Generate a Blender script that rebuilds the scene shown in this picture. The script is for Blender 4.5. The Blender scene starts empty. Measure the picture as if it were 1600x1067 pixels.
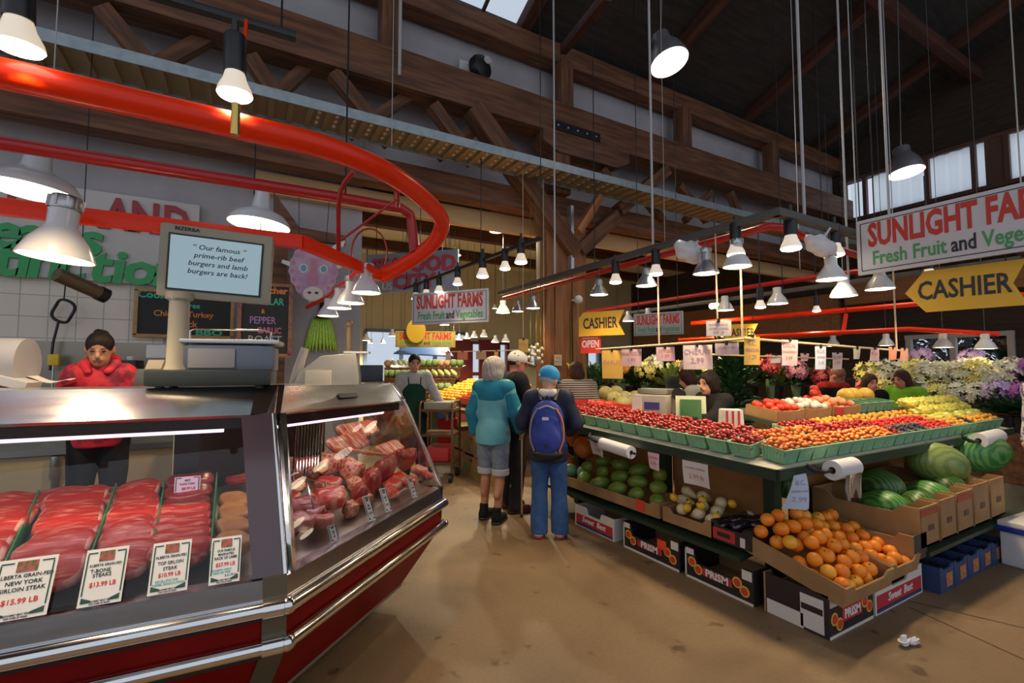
import bpy, bmesh, math, random
import numpy as np
from mathutils import Vector, Matrix, Euler

SC = bpy.context.scene
COL = SC.collection
PI = math.pi
RAD = math.radians
random.seed(7)
_ng = np.random.default_rng(7)

# ------------------------------------------------------------------ camera
FPX = 740.0                      # focal length in pixels of the 1600 px wide frame
CAMH, PITCH, YAW = 1.52, RAD(3.2), RAD(29.6)
cam_d = bpy.data.cameras.new('camera')
cam_d.sensor_width = 36.0
cam_d.lens = 36.0 * FPX / 1600.0
cam_d.clip_start = 0.02
cam_d.clip_end = 200
cam = bpy.data.objects.new('camera', cam_d)
COL.objects.link(cam)
cam.location = (0, 0, CAMH)
cam.rotation_euler = (PI / 2 + PITCH, 0, -YAW)
SC.camera = cam

# ------------------------------------------------------------------ daylight and exposure
world = bpy.data.worlds.new('daylight')
SC.world = world
world.use_nodes = True
bg = world.node_tree.nodes['Background']
bg.inputs[0].default_value = (0.80, 0.87, 1.0, 1)
bg.inputs[1].default_value = 0.75
SC.view_settings.view_transform = 'Standard'
SC.view_settings.look = 'None'
SC.view_settings.exposure = 0.0
SC.view_settings.gamma = 1.0
SC.view_settings.use_curve_mapping = False
LAMP_GAIN = 1.0
WARM = (1.0, 0.70, 0.40)

# pixel -> point on a real plane of the hall (surveying helpers)
_f = Vector((math.sin(YAW) * math.cos(PITCH), math.cos(YAW) * math.cos(PITCH), math.sin(PITCH)))
_r = Vector((math.cos(YAW), -math.sin(YAW), 0))
_u = _r.cross(_f)
_O = Vector((0, 0, CAMH))
def ray(x, y): return _f + _r * ((x - 800) / FPX) + _u * ((533.5 - y) / FPX)
def Pz(x, y, z): d = ray(x, y); return _O + d * ((z - CAMH) / d.z)
def Py(x, y, Y): d = ray(x, y); return _O + d * (Y / d.y)
def Px(x, y, X): d = ray(x, y); return _O + d * (X / d.x)
def Pd(x, y, t): return _O + ray(x, y) * t

# ------------------------------------------------------------------ mesh helpers
class MB:
    def __init__(s):
        s.v, s.f, s.m, s.mi = [], [], [], 0
    def add(s, vs, fs, T=None):
        o = len(s.v)
        s.v += [tuple(T @ Vector(p)) for p in vs] if T is not None else [tuple(p) for p in vs]
        s.f += [tuple(i + o for i in f) for f in fs]
        s.m += [s.mi] * len(fs)
        return s
    def box(s, c, d, rot=None, T=None):
        x, y, z = d[0] / 2, d[1] / 2, d[2] / 2
        vs = [Vector((a * x, b * y, e * z)) for e in (-1, 1) for b in (-1, 1) for a in (-1, 1)]
        if rot is not None:
            R = rot if isinstance(rot, Matrix) else Euler(rot).to_matrix()
            vs = [R @ p for p in vs]
        vs = [p + Vector(c) for p in vs]
        return s.add(vs, [(0, 2, 3, 1), (4, 5, 7, 6), (0, 1, 5, 4), (2, 6, 7, 3), (0, 4, 6, 2), (1, 3, 7, 5)], T)
    def tube(s, pts, r, n=8, closed=False, cap=True):
        pts = [Vector(p) for p in pts]
        k = len(pts)
        rr = r if isinstance(r, (list, tuple)) else [r] * k
        tang = []
        for i in range(k):
            a = pts[(i - 1) % k] if (closed or i > 0) else pts[i]
            b = pts[(i + 1) % k] if (closed or i < k - 1) else pts[i]
            tang.append((b - a).normalized())
        t0 = tang[0]
        nrm = t0.orthogonal().normalized()
        vs = []
        for i in range(k):
            t = tang[i]
            nrm = (nrm - t * nrm.dot(t))
            nrm = nrm.normalized() if nrm.length > 1e-6 else t.orthogonal().normalized()
            bn = t.cross(nrm)
            for j in range(n):
                a = 2 * PI * j / n
                vs.append(pts[i] + (nrm * math.cos(a) + bn * math.sin(a)) * rr[i])
        fs = []
        for i in range(k if closed else k - 1):
            i2 = (i + 1) % k
            for j in range(n):
                j2 = (j + 1) % n
                fs.append((i * n + j, i * n + j2, i2 * n + j2, i2 * n + j))
        if cap and not closed:
            fs.append(tuple(range(n - 1, -1, -1)))
            fs.append(tuple((k - 1) * n + j for j in range(n)))
        return s.add(vs, fs)
    def lathe(s, prof, n=24, T=None, cap0=False, cap1=False):
        vs, fs = [], []
        k = len(prof)
        for r, z in prof:
            for j in range(n):
                a = 2 * PI * j / n
                vs.append((r * math.cos(a), r * math.sin(a), z))
        for i in range(k - 1):
            for j in range(n):
                j2 = (j + 1) % n
                fs.append((i * n + j, i * n + j2, (i + 1) * n + j2, (i + 1) * n + j))
        if cap0: fs.append(tuple(range(n - 1, -1, -1)))
        if cap1: fs.append(tuple((k - 1) * n + j for j in range(n)))
        return s.add(vs, fs, T)
    def prism(s, poly, y0, y1, T=None):          # polygon in XZ, extruded along Y
        n = len(poly)
        vs = [(p[0], y0, p[1]) for p in poly] + [(p[0], y1, p[1]) for p in poly]
        fs = [tuple(range(n)), tuple(range(2 * n - 1, n - 1, -1))]
        for i in range(n):
            j = (i + 1) % n
            fs.append((i, i + n, j + n, j))
        return s.add(vs, fs, T)
    def quad(s, a, b, c, d): return s.add([a, b, c, d], [(0, 1, 2, 3)])
    def slab(s, a, b, c, d, t):                  # quad with thickness t against its normal
        a, b, c, d = map(Vector, (a, b, c, d))
        n = (b - a).cross(d - a).normalized() * -t
        return s.add([a, b, c, d, a + n, b + n, c + n, d + n],
                     [(0, 1, 2, 3), (7, 6, 5, 4), (0, 4, 5, 1), (1, 5, 6, 2), (2, 6, 7, 3), (3, 7, 4, 0)])
    def grid(s, fn, nu, nv):
        vs = [fn(i / nu, j / nv) for j in range(nv + 1) for i in range(nu + 1)]
        w = nu + 1
        fs = [(j * w + i, j * w + i + 1, (j + 1) * w + i + 1, (j + 1) * w + i) for j in range(nv) for i in range(nu)]
        return s.add(vs, fs)
    def ball(s, c, r, nu=10, nv=6, T=None):
        r = (r, r, r) if not isinstance(r, (tuple, list)) else r
        c = Vector(c)
        vs = [c + Vector((0, 0, -r[2]))]
        for j in range(1, nv):
            b = -PI / 2 + PI * j / nv
            for i in range(nu):
                a = 2 * PI * i / nu
                vs.append(c + Vector((r[0] * math.cos(b) * math.cos(a), r[1] * math.cos(b) * math.sin(a), r[2] * math.sin(b))))
        vs.append(c + Vector((0, 0, r[2])))
        fs = []
        for i in range(nu): fs.append((0, 1 + (i + 1) % nu, 1 + i))
        for j in range(nv - 2):
            for i in range(nu):
                i2 = (i + 1) % nu
                fs.append((1 + j * nu + i, 1 + j * nu + i2, 1 + (j + 1) * nu + i2, 1 + (j + 1) * nu + i))
        t = len(vs) - 1
        o = 1 + (nv - 2) * nu
        for i in range(nu): fs.append((t, o + i, o + (i + 1) % nu))
        return s.add(vs, fs, T)
    def mesh(s, name, mats, smooth=None, bevel=0):
        me = bpy.data.meshes.new(name)
        me.from_pydata(s.v, [], s.f)
        mats = mats if isinstance(mats, (list, tuple)) else [mats]
        for m in mats: me.materials.append(m)
        if len(mats) > 1: me.polygons.foreach_set('material_index', s.m)
        if bevel:
            bm = bmesh.new(); bm.from_mesh(me)
            bmesh.ops.bevel(bm, geom=bm.edges[:], offset=bevel, segments=2, affect='EDGES', profile=0.6, clamp_overlap=True)
            bm.to_mesh(me); bm.free()
            smooth = smooth or 40
        if smooth:
            me.polygons.foreach_set('use_smooth', [True] * len(me.polygons))
            if smooth < 180: me.set_sharp_from_angle(angle=RAD(smooth))
        me.update()
        return me
    def build(s, name, mats, parent=None, smooth=None, bevel=0, loc=None, rot=None):
        o = bpy.data.objects.new(name, s.mesh(name, mats, smooth, bevel))
        COL.objects.link(o)
        if parent is not None: o.parent = parent
        if loc is not None: o.location = loc
        if rot is not None: o.rotation_euler = rot
        return o

def tag(o, label=None, cat=None, group=None, kind=None):
    if label: o['label'] = label
    if cat: o['category'] = cat
    if group: o['group'] = group
    if kind: o['kind'] = kind
    return o
def thing(name, label, cat, loc=(0, 0, 0), rz=0.0, group=None, rot=None):
    o = bpy.data.objects.new(name, None)
    COL.objects.link(o)
    o.empty_display_size = 0.1
    o.location = loc
    o.rotation_euler = rot if rot is not None else (0, 0, rz)
    return tag(o, label, cat, group)
def struct(o, label=None):
    o['kind'] = 'structure'
    if label: o['label'] = label
    return o
KIDS = {}
def copy_tree(o, parent=None):
    c = o.copy(); COL.objects.link(c)
    if parent is not None: c.parent = parent
    for ch in o.children: copy_tree(ch, c)
    return c
def frame_from(x, y, z):
    M_ = Matrix.Identity(3)
    M_.col[0], M_.col[1], M_.col[2] = x, y, z
    return M_

# ------------------------------------------------------------------ materials
MATS = {}
def M(name, col, rough=0.5, metal=0.0, col2=None, scale=6.0, detail=4, bump=0.0, bscale=None, stretch=None,
      spec=0.5, coat=0.0, emit=0.0, ecol=None, lo=0.35, hi=0.65, kind='noise', sub=0.0, rvar=0.0):
    if name in MATS: return MATS[name]
    m = bpy.data.materials.new(name)
    m.use_nodes = True
    nt = m.node_tree
    b = nt.nodes['Principled BSDF']
    b.inputs['Base Color'].default_value = (*col, 1)
    b.inputs['Roughness'].default_value = rough
    b.inputs['Metallic'].default_value = metal
    b.inputs['Specular IOR Level'].default_value = spec
    if coat: b.inputs['Coat Weight'].default_value = coat; b.inputs['Coat Roughness'].default_value = 0.08
    if emit:
        b.inputs['Emission Color'].default_value = (*(ecol or col), 1)
        b.inputs['Emission Strength'].default_value = emit
    if col2 or bump or rvar:
        tc = nt.nodes.new('ShaderNodeTexCoord')
        mp = nt.nodes.new('ShaderNodeMapping')
        nt.links.new(tc.outputs['Object'], mp.inputs['Vector'])
        if stretch: mp.inputs['Scale'].default_value = stretch
        if kind == 'voronoi':
            tx = nt.nodes.new('ShaderNodeTexVoronoi'); out = tx.outputs['Distance']
        elif kind == 'wave':
            tx = nt.nodes.new('ShaderNodeTexWave'); out = tx.outputs['Fac']
            tx.bands_direction = 'Y'; tx.inputs['Distortion'].default_value = 4.0; tx.inputs['Detail'].default_value = detail
        else:
            tx = nt.nodes.new('ShaderNodeTexNoise'); out = tx.outputs['Fac']
            tx.inputs['Detail'].default_value = detail
        tx.inputs['Scale'].default_value = scale
        nt.links.new(mp.outputs[0], tx.inputs['Vector'])
        if col2:
            cr = nt.nodes.new('ShaderNodeValToRGB')
            cr.color_ramp.elements[0].position = lo; cr.color_ramp.elements[1].position = hi
            cr.color_ramp.elements[0].color = (*col, 1); cr.color_ramp.elements[1].color = (*col2, 1)
            nt.links.new(out, cr.inputs[0])
            nt.links.new(cr.outputs[0], b.inputs['Base Color'])
        if rvar:
            mr = nt.nodes.new('ShaderNodeMapRange')
            mr.inputs[3].default_value = max(0.02, rough - rvar); mr.inputs[4].default_value = rough + rvar
            nt.links.new(out, mr.inputs[0]); nt.links.new(mr.outputs[0], b.inputs['Roughness'])
        if bump:
            t2 = tx
            o2 = out
            if bscale:
                t2 = nt.nodes.new('ShaderNodeTexNoise'); t2.inputs['Scale'].default_value = bscale
                nt.links.new(mp.outputs[0], t2.inputs['Vector']); o2 = t2.outputs['Fac']
            bp = nt.nodes.new('ShaderNodeBump'); bp.inputs['Strength'].default_value = bump
            bp.inputs['Distance'].default_value = 0.01
            nt.links.new(o2, bp.inputs['Height']); nt.links.new(bp.outputs[0], b.inputs['Normal'])
    MATS[name] = m
    return m

def glass_mat(name, tint=(1, 1, 1), refl=1.0, rough=0.0):
    if name in MATS: return MATS[name]
    m = bpy.data.materials.new(name); m.use_nodes = True
    nt = m.node_tree; nt.nodes.remove(nt.nodes['Principled BSDF'])
    out = nt.nodes['Material Output']
    tr = nt.nodes.new('ShaderNodeBsdfTransparent'); tr.inputs[0].default_value = (*tint, 1)
    gl = nt.nodes.new('ShaderNodeBsdfGlossy'); gl.inputs['Roughness'].default_value = rough
    fr = nt.nodes.new('ShaderNodeFresnel'); fr.inputs[0].default_value = 1.5
    mu = nt.nodes.new('ShaderNodeMath'); mu.operation = 'MULTIPLY'; mu.inputs[1].default_value = refl
    mx = nt.nodes.new('ShaderNodeMixShader')
    nt.links.new(fr.outputs[0], mu.inputs[0]); nt.links.new(mu.outputs[0], mx.inputs[0])
    nt.links.new(tr.outputs[0], mx.inputs[1]); nt.links.new(gl.outputs[0], mx.inputs[2])
    nt.links.new(mx.outputs[0], out.inputs[0])
    MATS[name] = m
    return m

BEAM = M('beam timber', (0.085, 0.033, 0.014), 0.65, col2=(0.20, 0.082, 0.034), scale=3.0, stretch=(0.6, 6, 6), bump=0.25)
POST = M('post timber', (0.20, 0.075, 0.020), 0.5, col2=(0.34, 0.14, 0.04), scale=3.0, stretch=(0.5, 7, 7), bump=0.2)
DECK = M('roof deck', (0.018, 0.016, 0.014), 0.8, col2=(0.035, 0.03, 0.026), scale=2, stretch=(1, 8, 1))
RAFT = M('rafter timber', (0.05, 0.016, 0.009), 0.7, col2=(0.10, 0.034, 0.018), scale=3, stretch=(0.6, 6, 6))
PLASTER = M('painted panel', (0.36, 0.34, 0.35), 0.8, col2=(0.43, 0.41, 0.42), scale=1.6)
OLIVE = M('olive plaster', (0.58, 0.54, 0.33), 0.8, col2=(0.66, 0.61, 0.40), scale=1.2)
HEADER = M('tan header board', (0.62, 0.42, 0.19), 0.6, col2=(0.68, 0.48, 0.24), scale=2, stretch=(0.4, 4, 4))
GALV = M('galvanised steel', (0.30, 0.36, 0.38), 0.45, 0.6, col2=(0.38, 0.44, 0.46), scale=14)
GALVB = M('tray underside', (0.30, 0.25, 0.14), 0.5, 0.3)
BLACK = M('black plastic', (0.012, 0.012, 0.013), 0.4)
DARKMETAL = M('dark metal', (0.02, 0.02, 0.022), 0.45, 0.5)
STEEL = M('stainless steel', (0.58, 0.58, 0.60), 0.20, 1.0, rvar=0.05, scale=5, stretch=(1, 1, 12))
STEELR = M('brushed steel', (0.50, 0.50, 0.50), 0.34, 1.0)
CHROME = M('chrome', (0.78, 0.77, 0.75), 0.10, 1.0)
REDP = M('red laminate', (0.17, 0.003, 0.002), 0.5, col2=(0.21, 0.005, 0.003), scale=3, spec=.12)
REDPIPE = M('red gloss enamel', (0.90, 0.035, 0.003), 0.30, spec=.3)
REDDK = M('deep red enamel', (0.42, 0.014, 0.014), 0.3)
ENAMEL = M('white enamel', (0.72, 0.72, 0.72), 0.25, coat=0.3)
ENAMELIN = M('white reflector', (0.85, 0.82, 0.74), 0.4)
ALU = M('spun aluminium', (0.62, 0.62, 0.66), 0.3, 0.85)
BULB = M('lit bulb', (1, 0.86, 0.62), 0.4, emit=11.0, ecol=(1, 0.84, 0.58))
BULBW = M('lit white lens', (1, 0.97, 0.9), 0.4, emit=7.0, ecol=(1, 0.93, 0.80))
GLASS = glass_mat('clear glass', (0.96, 0.98, 0.97), 1.0)
PANE = glass_mat('window pane', (0.93, 0.97, 1.0), 0.7)

# concrete floor: large soft stains, dark spots, two saw cuts
def floor_material():
    m = bpy.data.materials.new('worn concrete'); m.use_nodes = True
    nt = m.node_tree; b = nt.nodes['Principled BSDF']
    N = nt.nodes.new; K = nt.links.new
    tc = N('ShaderNodeTexCoord')
    n1 = N('ShaderNodeTexNoise'); n1.inputs['Scale'].default_value = 0.9; n1.inputs['Detail'].default_value = 6
    n2 = N('ShaderNodeTexNoise'); n2.inputs['Scale'].default_value = 5.5; n2.inputs['Detail'].default_value = 3
    n3 = N('ShaderNodeTexNoise'); n3.inputs['Scale'].default_value = 40; n3.inputs['Detail'].default_value = 2
    for n in (n1, n2, n3): K(tc.outputs['Object'], n.inputs['Vector'])
    r1 = N('ShaderNodeValToRGB')
    r1.color_ramp.elements[0].position = 0.3; r1.color_ramp.elements[0].color = (0.155, 0.095, 0.044, 1)
    r1.color_ramp.elements[1].position = 0.7; r1.color_ramp.elements[1].color = (0.26, 0.172, 0.088, 1)
    K(n1.outputs['Fac'], r1.inputs[0])
    r2 = N('ShaderNodeValToRGB')
    r2.color_ramp.elements[0].position = 0.655; r2.color_ramp.elements[0].color = (1, 1, 1, 1)
    r2.color_ramp.elements[1].position = 0.73; r2.color_ramp.elements[1].color = (0.42, 0.33, 0.25, 1)
    K(n2.outputs['Fac'], r2.inputs[0])
    r3 = N('ShaderNodeValToRGB')
    r3.color_ramp.elements[0].position = 0.3; r3.color_ramp.elements[0].color = (0.90, 0.90, 0.90, 1)
    r3.color_ramp.elements[1].position = 0.6; r3.color_ramp.elements[1].color = (1, 1, 1, 1)
    K(n3.outputs['Fac'], r3.inputs[0])
    a = N('ShaderNodeMix'); a.data_type = 'RGBA'; a.blend_type = 'MULTIPLY'; a.inputs[0].default_value = 1
    c = N('ShaderNodeMix'); c.data_type = 'RGBA'; c.blend_type = 'MULTIPLY'; c.inputs[0].default_value = 1
    K(r1.outputs[0], a.inputs[6]); K(r2.outputs[0], a.inputs[7])
    K(a.outputs[2], c.inputs[6]); K(r3.outputs[0], c.inputs[7])
    K(c.outputs[2], b.inputs['Base Color'])
    rr = N('ShaderNodeMapRange'); rr.inputs[3].default_value = 0.42; rr.inputs[4].default_value = 0.75
    K(n1.outputs['Fac'], rr.inputs[0]); K(rr.outputs[0], b.inputs['Roughness'])
    bp = N('ShaderNodeBump'); bp.inputs['Strength'].default_value = 0.12; bp.inputs['Distance'].default_value = 0.01
    K(n3.outputs['Fac'], bp.inputs['Height']); K(bp.outputs[0], b.inputs['Normal'])
    return m

def tile_material():
    m = bpy.data.materials.new('white wall tile'); m.use_nodes = True
    nt = m.node_tree; b = nt.nodes['Principled BSDF']
    tc = nt.nodes.new('ShaderNodeTexCoord'); mp = nt.nodes.new('ShaderNodeMapping')
    mp.inputs['Rotation'].default_value = (PI / 2, 0, 0)
    br = nt.nodes.new('ShaderNodeTexBrick')
    br.inputs['Scale'].default_value = 1.0; br.offset = 0.0
    br.inputs['Brick Width'].default_value = 0.2; br.inputs['Row Height'].default_value = 0.2
    br.inputs['Mortar Size'].default_value = 0.004
    br.inputs['Color1'].default_value = (0.74, 0.67, 0.56, 1); br.inputs['Color2'].default_value = (0.70, 0.63, 0.53, 1)
    br.inputs['Mortar'].default_value = (0.38, 0.36, 0.33, 1)
    nt.links.new(tc.outputs['Object'], mp.inputs[0]); nt.links.new(mp.outputs[0], br.inputs['Vector'])
    nt.links.new(br.outputs['Color'], b.inputs['Base Color'])
    b.inputs['Roughness'].default_value = 0.14
    return m

# ------------------------------------------------------------------ text
def text_mesh(name, lines, mat, parent, depth=0.002, y=-0.001, rotm=None, flat=False):
    """lines: (body, x, z, size, xscale, bold, align[, shear]) on the sign's face (x right, z up, facing -y)"""
    mb = MB()
    for ln in lines:
        body, x, z, size, xs, bold, al = ln[:7]
        cu = bpy.data.curves.new('t', 'FONT')
        cu.body = body; cu.size = size; cu.align_x = al; cu.align_y = 'CENTER'
        cu.offset = bold * size; cu.extrude = depth / 2; cu.resolution_u = 2
        if len(ln) > 7: cu.shear = ln[7]
        ob = bpy.data.objects.new('t', cu)
        me = bpy.data.meshes.new_from_object(ob)
        if xs < 0:                                # fit the line to a width
            cx = [p.co.x for p in me.vertices]; xs = -xs / (max(cx) - min(cx))
        T = Matrix.Translation((x, y, z)) @ Matrix.Rotation(ln[8] if len(ln) > 8 else 0, 4, 'Y') @ Matrix.Rotation(PI / 2, 4, 'X') @ Matrix.Diagonal((xs, 1, 1, 1))
        mb.add([p.co for p in me.vertices], [tuple(p.vertices) for p in me.polygons], T)
        bpy.data.objects.remove(ob); bpy.data.meshes.remove(me); bpy.data.curves.remove(cu)
    return mb.build(name, mat, parent)

def spot(loc, power, color=WARM, size=130, blend=0.7, rad=0.05, aim=(0, 0, -1), parent=None, name='lamp_light'):
    l = bpy.data.lights.new(name, 'SPOT')
    l.energy = power * LAMP_GAIN; l.color = color; l.spot_size = RAD(size); l.spot_blend = blend; l.shadow_soft_size = rad
    o = bpy.data.objects.new(name, l); COL.objects.link(o)
    o.location = loc
    o.rotation_euler = Vector(aim).to_track_quat('-Z', 'Y').to_euler()
    if parent is not None: o.parent = parent
    return o
# ================================================================== THE HALL
YT = 5.5                                   # plane of the timber truss
mb = MB(); mb.slab((-7, -6, 0), (13, -6, 0), (13, 13, 0), (-7, 13, 0), 0.2)
struct(mb.build('floor', floor_material()))
# saw cuts in the concrete
CUT = M('saw cut', (0.09, 0.07, 0.05), 0.9)
for i, (a, b) in enumerate([((1418, 938), (1640, 990)), ((1420, 948), (1600, 1030))]):
    A, B = Pz(*a, 0.002), Pz(*b, 0.002)
    d = (B - A).normalized(); n = Vector((-d.y, d.x, 0)) * 0.004
    mb = MB(); mb.quad(A - n, B - n, B + n, A + n)
    struct(mb.build('trim_%d' % (i + 1), CUT), 'dark saw cut line in the concrete floor')

def beam(name, A, B, w, h, mat, parent=None, up=Vector((0, 0, 1))):
    """rectangular timber from A to B, w wide (sideways), h tall"""
    A, B = Vector(A), Vector(B)
    x = (B - A).normalized()
    y = up.cross(x)
    y = y.normalized() if y.length > 1e-4 else Vector((0, 1, 0))
    z = x.cross(y)
    mb = MB(); mb.box((0, 0, 0), ((B - A).length, w, h))
    o = mb.build(name, mat, parent, bevel=min(w, h) * 0.05)
    o.matrix_local = Matrix.Translation((A + B) / 2) @ frame_from(x, y, z).to_4x4()
    return o

# ---- roof with skylights (openings glazed), falling toward the truss wall
EAVE_Y, EAVE_Z, SLOPE = 5.9, 6.35, math.tan(RAD(21))
def roof_z(y): return EAVE_Z + (EAVE_Y - y) * SLOPE
def RP(x, y, o=0.0): return (x, y, roof_z(y) + o)
sa = Py(735, 0, 5.2); 
SKYL = [(2.05, 3.50, 4.75, 5.70), (-2.6, -0.6, -2.6, -0.9), (0.6, 2.6, -2.6, -0.9), (3.8, 5.8, -2.6, -0.9), (-3.3, -1.55, 3.32, 4.9), (-1.25, -.35, 3.32, 4.9)]
xs = sorted({-7, 12.2} | {v for s in SKYL for v in s[:2]})
ys = sorted({-6, EAVE_Y + .3} | {v for s in SKYL for v in s[2:]})
mb = MB()
for i in range(len(xs) - 1):
    for j in range(len(ys) - 1):
        cx, cy = (xs[i] + xs[i + 1]) / 2, (ys[j] + ys[j + 1]) / 2
        if any(s[0] < cx < s[1] and s[2] < cy < s[3] for s in SKYL): continue
        mb.slab(RP(xs[i], ys[j]), RP(xs[i], ys[j + 1]), RP(xs[i + 1], ys[j + 1]), RP(xs[i + 1], ys[j]), 0.12)
struct(mb.build('ceiling', DECK))
SKYMILK = bpy.data.materials.new('skylight glazing'); SKYMILK.use_nodes = True
_nt = SKYMILK.node_tree; _nt.nodes.remove(_nt.nodes['Principled BSDF'])
_tl = _nt.nodes.new('ShaderNodeBsdfTransparent'); _tl.inputs[0].default_value = (1, 1, 1, 1)
_nt.links.new(_tl.outputs[0], _nt.nodes['Material Output'].inputs[0])
for i, s in enumerate(SKYL):
    t = thing('window_%d' % (i + 1), 'skylight in the dark roof', 'skylight'); del t['category']; struct(t)
    f = MB()
    for xx in (s[0], (s[0] + s[1]) / 2, s[1]):
        f.slab(RP(xx - .02, s[2], .03), RP(xx - .02, s[3], .03), RP(xx + .02, s[3], .03), RP(xx + .02, s[2], .03), 0.05)
    f.build('window_frame', RAFT, t)
    mb = MB(); mb.quad(RP(s[0], s[2], .06), RP(s[1], s[2], .06), RP(s[1], s[3], .06), RP(s[0], s[3], .06))
    mb.build('window_pane', PANE, t)
# rafters and purlins
for i, x in enumerate([-4.2, -1.4, 0.9, 3.35, 5.9, 8.4, 10.9]):
    o = beam('ceiling_rafter', RP(x, EAVE_Y, -.105), RP(x, -6, -.105), 0.16, 0.19, RAFT); struct(o, 'dark timber roof rafter')
for y in (3.2, 0.6):
    o = beam('ceiling_purlin', RP(-7, y, -.34), RP(12, y, -.34), 0.14, 0.2, RAFT); struct(o, 'dark timber roof purlin')
# diagonal roof braces seen against the dark deck
for a, b in [((880, 78), (950, -8)), ((1190, 60), (1300, -8)), ((1275, 145), (1380, 55))]:
    A, B = Py(*a, 5.2), Py(*b, 3.9)
    struct(beam('ceiling_brace', A, B, 0.1, 0.12, RAFT), 'slanting timber roof brace')

# ---- truss
colx0 = Py(877, 450, YT).x - .06
tr = thing('timber_truss', 'long brown timber truss spanning the hall above the galvanised tray', 'truss', (0, YT, 0))
beam('upper_chord', (-7, 0, 5.06), (11.9, 0, 5.06), 0.34, 0.46, BEAM, tr)
beam('lower_chord', (-7, 0.08, 3.83), (11.4, 0.08, 3.83), 0.24, 0.30, BEAM, tr)
beam('eave_beam', (-7, 0.1, 6.13), (11.9, 0.1, 6.13), 0.25, 0.30, BEAM, tr)
for px, py in [(607, 80), (880, 168), (1067, 235), (1205, 270)]:
    X = Py(px, py, YT).x
    beam('post', (X, 0, 5.28), (X, 0, 6.0), 0.22, 0.22, BEAM, tr)
beam('post', (colx0, 0, 3.99), (colx0, 0, 4.82), .28, .28, BEAM, tr)
X = Py(160, 0, YT).x
beam('post', (X - 1.5, 0, 5.28), (X - 1.5, 0, 6.0), 0.22, 0.22, BEAM, tr)
def brace(a, b, w=0.16, dy=0.0):
    A, B = Py(*a, YT + dy), Py(*b, YT + dy)
    A.y -= YT; B.y -= YT
    beam('brace', A, B, w, w, BEAM, tr)
for a, b, w, dy in [((160, 15), (272, 150), .15, -.06), ((325, 60), (180, 140), .13, .08),
                    ((520, 115), (610, 225), .15, -.06), ((640, 150), (545, 210), .13, .08),
                    ((675, 165), (740, 255), .15, -.06), ((740, 205), (685, 245), .13, .08),
                    ((390, 90), (450, 180), .15, -.06), ((480, 105), (405, 175), .13, .08),
                    ((1060, 290), (1105, 345), .12, -.06), ((1110, 300), (1070, 345), .11, .08),
                    ((1140, 300), (1160, 350), .12, -.06), ((940, 265), (962, 300), .12, -.06),
                    ((1000, 300), (1035, 345), .12, -.06)]:
    brace(a, b, w, dy)
brace((738, 170), (896, 398), .24, -.12)
brace((1040, 266), (965, 330), .18, -.12)
brace((962, 338), (903, 392), .20, -.12)
plate = MB()
plate.box((0, 0, 0), (0.85, 0.015, 0.13))
pl = plate.build('steel_splice', DARKMETAL, tr)
pc = Py(902, 205, YT - .18); pl.location = (pc.x, -0.18, pc.z)
for k in range(5):
    b_ = MB(); b_.lathe([(0.0, 0.02), (0.014, 0.014), (0.018, 0)], 8, Matrix.Translation((-0.34 + k * .17, -0.008, 0)) @ Matrix.Rotation(PI / 2, 4, 'X'))
    b_.build('bolt', STEELR, pl)
# corbel blocks under the chord beside the column
c0 = Py(905, 235, YT)
mb = MB(); mb.prism([(-.75, .14), (.85, .14), (.85, -.02), (.6, -.14), (-.5, -.14), (-.75, -.02)], -.17, .17)
mb.build('corbel', BEAM, tr, loc=(c0.x, 0, 4.70), bevel=.01)

# ---- column carrying the truss
colx = Py(877, 450, YT).x
ct = thing('timber_column', 'thick built up timber column under the truss', 'column', (colx, YT, 0))
for dx, dy, w, h in [(-.06, 0, .28, 3.66), (-.265, .02, .13, 3.66), (.205, -.02, .24, 3.66)]:
    mb = MB(); mb.box((0, 0, 0), (h, .28, w))
    o = mb.build('post', POST, ct, bevel=.012); o.location = (dx, dy, h / 2); o.rotation_euler = (0, -PI / 2, 0)
s_ = MB(); s_.box((.03, -.19, 3.35), (.05, .09, .9)); s_.build('strut', ALU, ct)
# grey lean strut beside the column head
A, B = Py(937, 308, YT - .5), Py(903, 362, YT - .5)
o = beam('lean_strut', A, B, .1, .1, POST); o.parent = ct; o.matrix_basis = ct.matrix_basis.inverted() @ o.matrix_basis

# ---- walls
mb = MB()
mb.slab((-7, 5.80, 5.3), (12, 5.80, 5.3), (12, 5.80, 6.32), (-7, 5.80, 6.32), .08)
struct(mb.build('wall_clerestory', PLASTER))
# meat stall wall: tile below, painted panel above
WALL_Y = 6.0
wx1 = Py(565, 400, WALL_Y).x
TILE = tile_material()
mb = MB()
mb.slab((-7, WALL_Y, 0), (-.72, WALL_Y, 0), (-.72, WALL_Y, 2.42), (-7, WALL_Y, 2.42), .12)
mb.mi = 1
mb.slab((-.72, WALL_Y, 0), (wx1, WALL_Y, 0), (wx1, WALL_Y, 2.42), (-.72, WALL_Y, 2.42), .12)
mb.slab((-7, WALL_Y, 2.42), (wx1, WALL_Y, 2.42), (wx1, WALL_Y, 5.2), (-7, WALL_Y, 5.2), .12)
struct(mb.build('wall_stall', [TILE, PLASTER]))
mb = MB(); mb.slab((-7, WALL_Y - .02, .9), (-.55, WALL_Y - .02, .9), (-.55, WALL_Y - .02, 1.77), (-7, WALL_Y - .02, 1.77), .012)
o = mb.build('splashback', M('dull splashback steel', (.30, .27, .22), .32, .9)); tag(o, 'stainless splashback panel below the white wall tiles', 'splashback')
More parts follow.
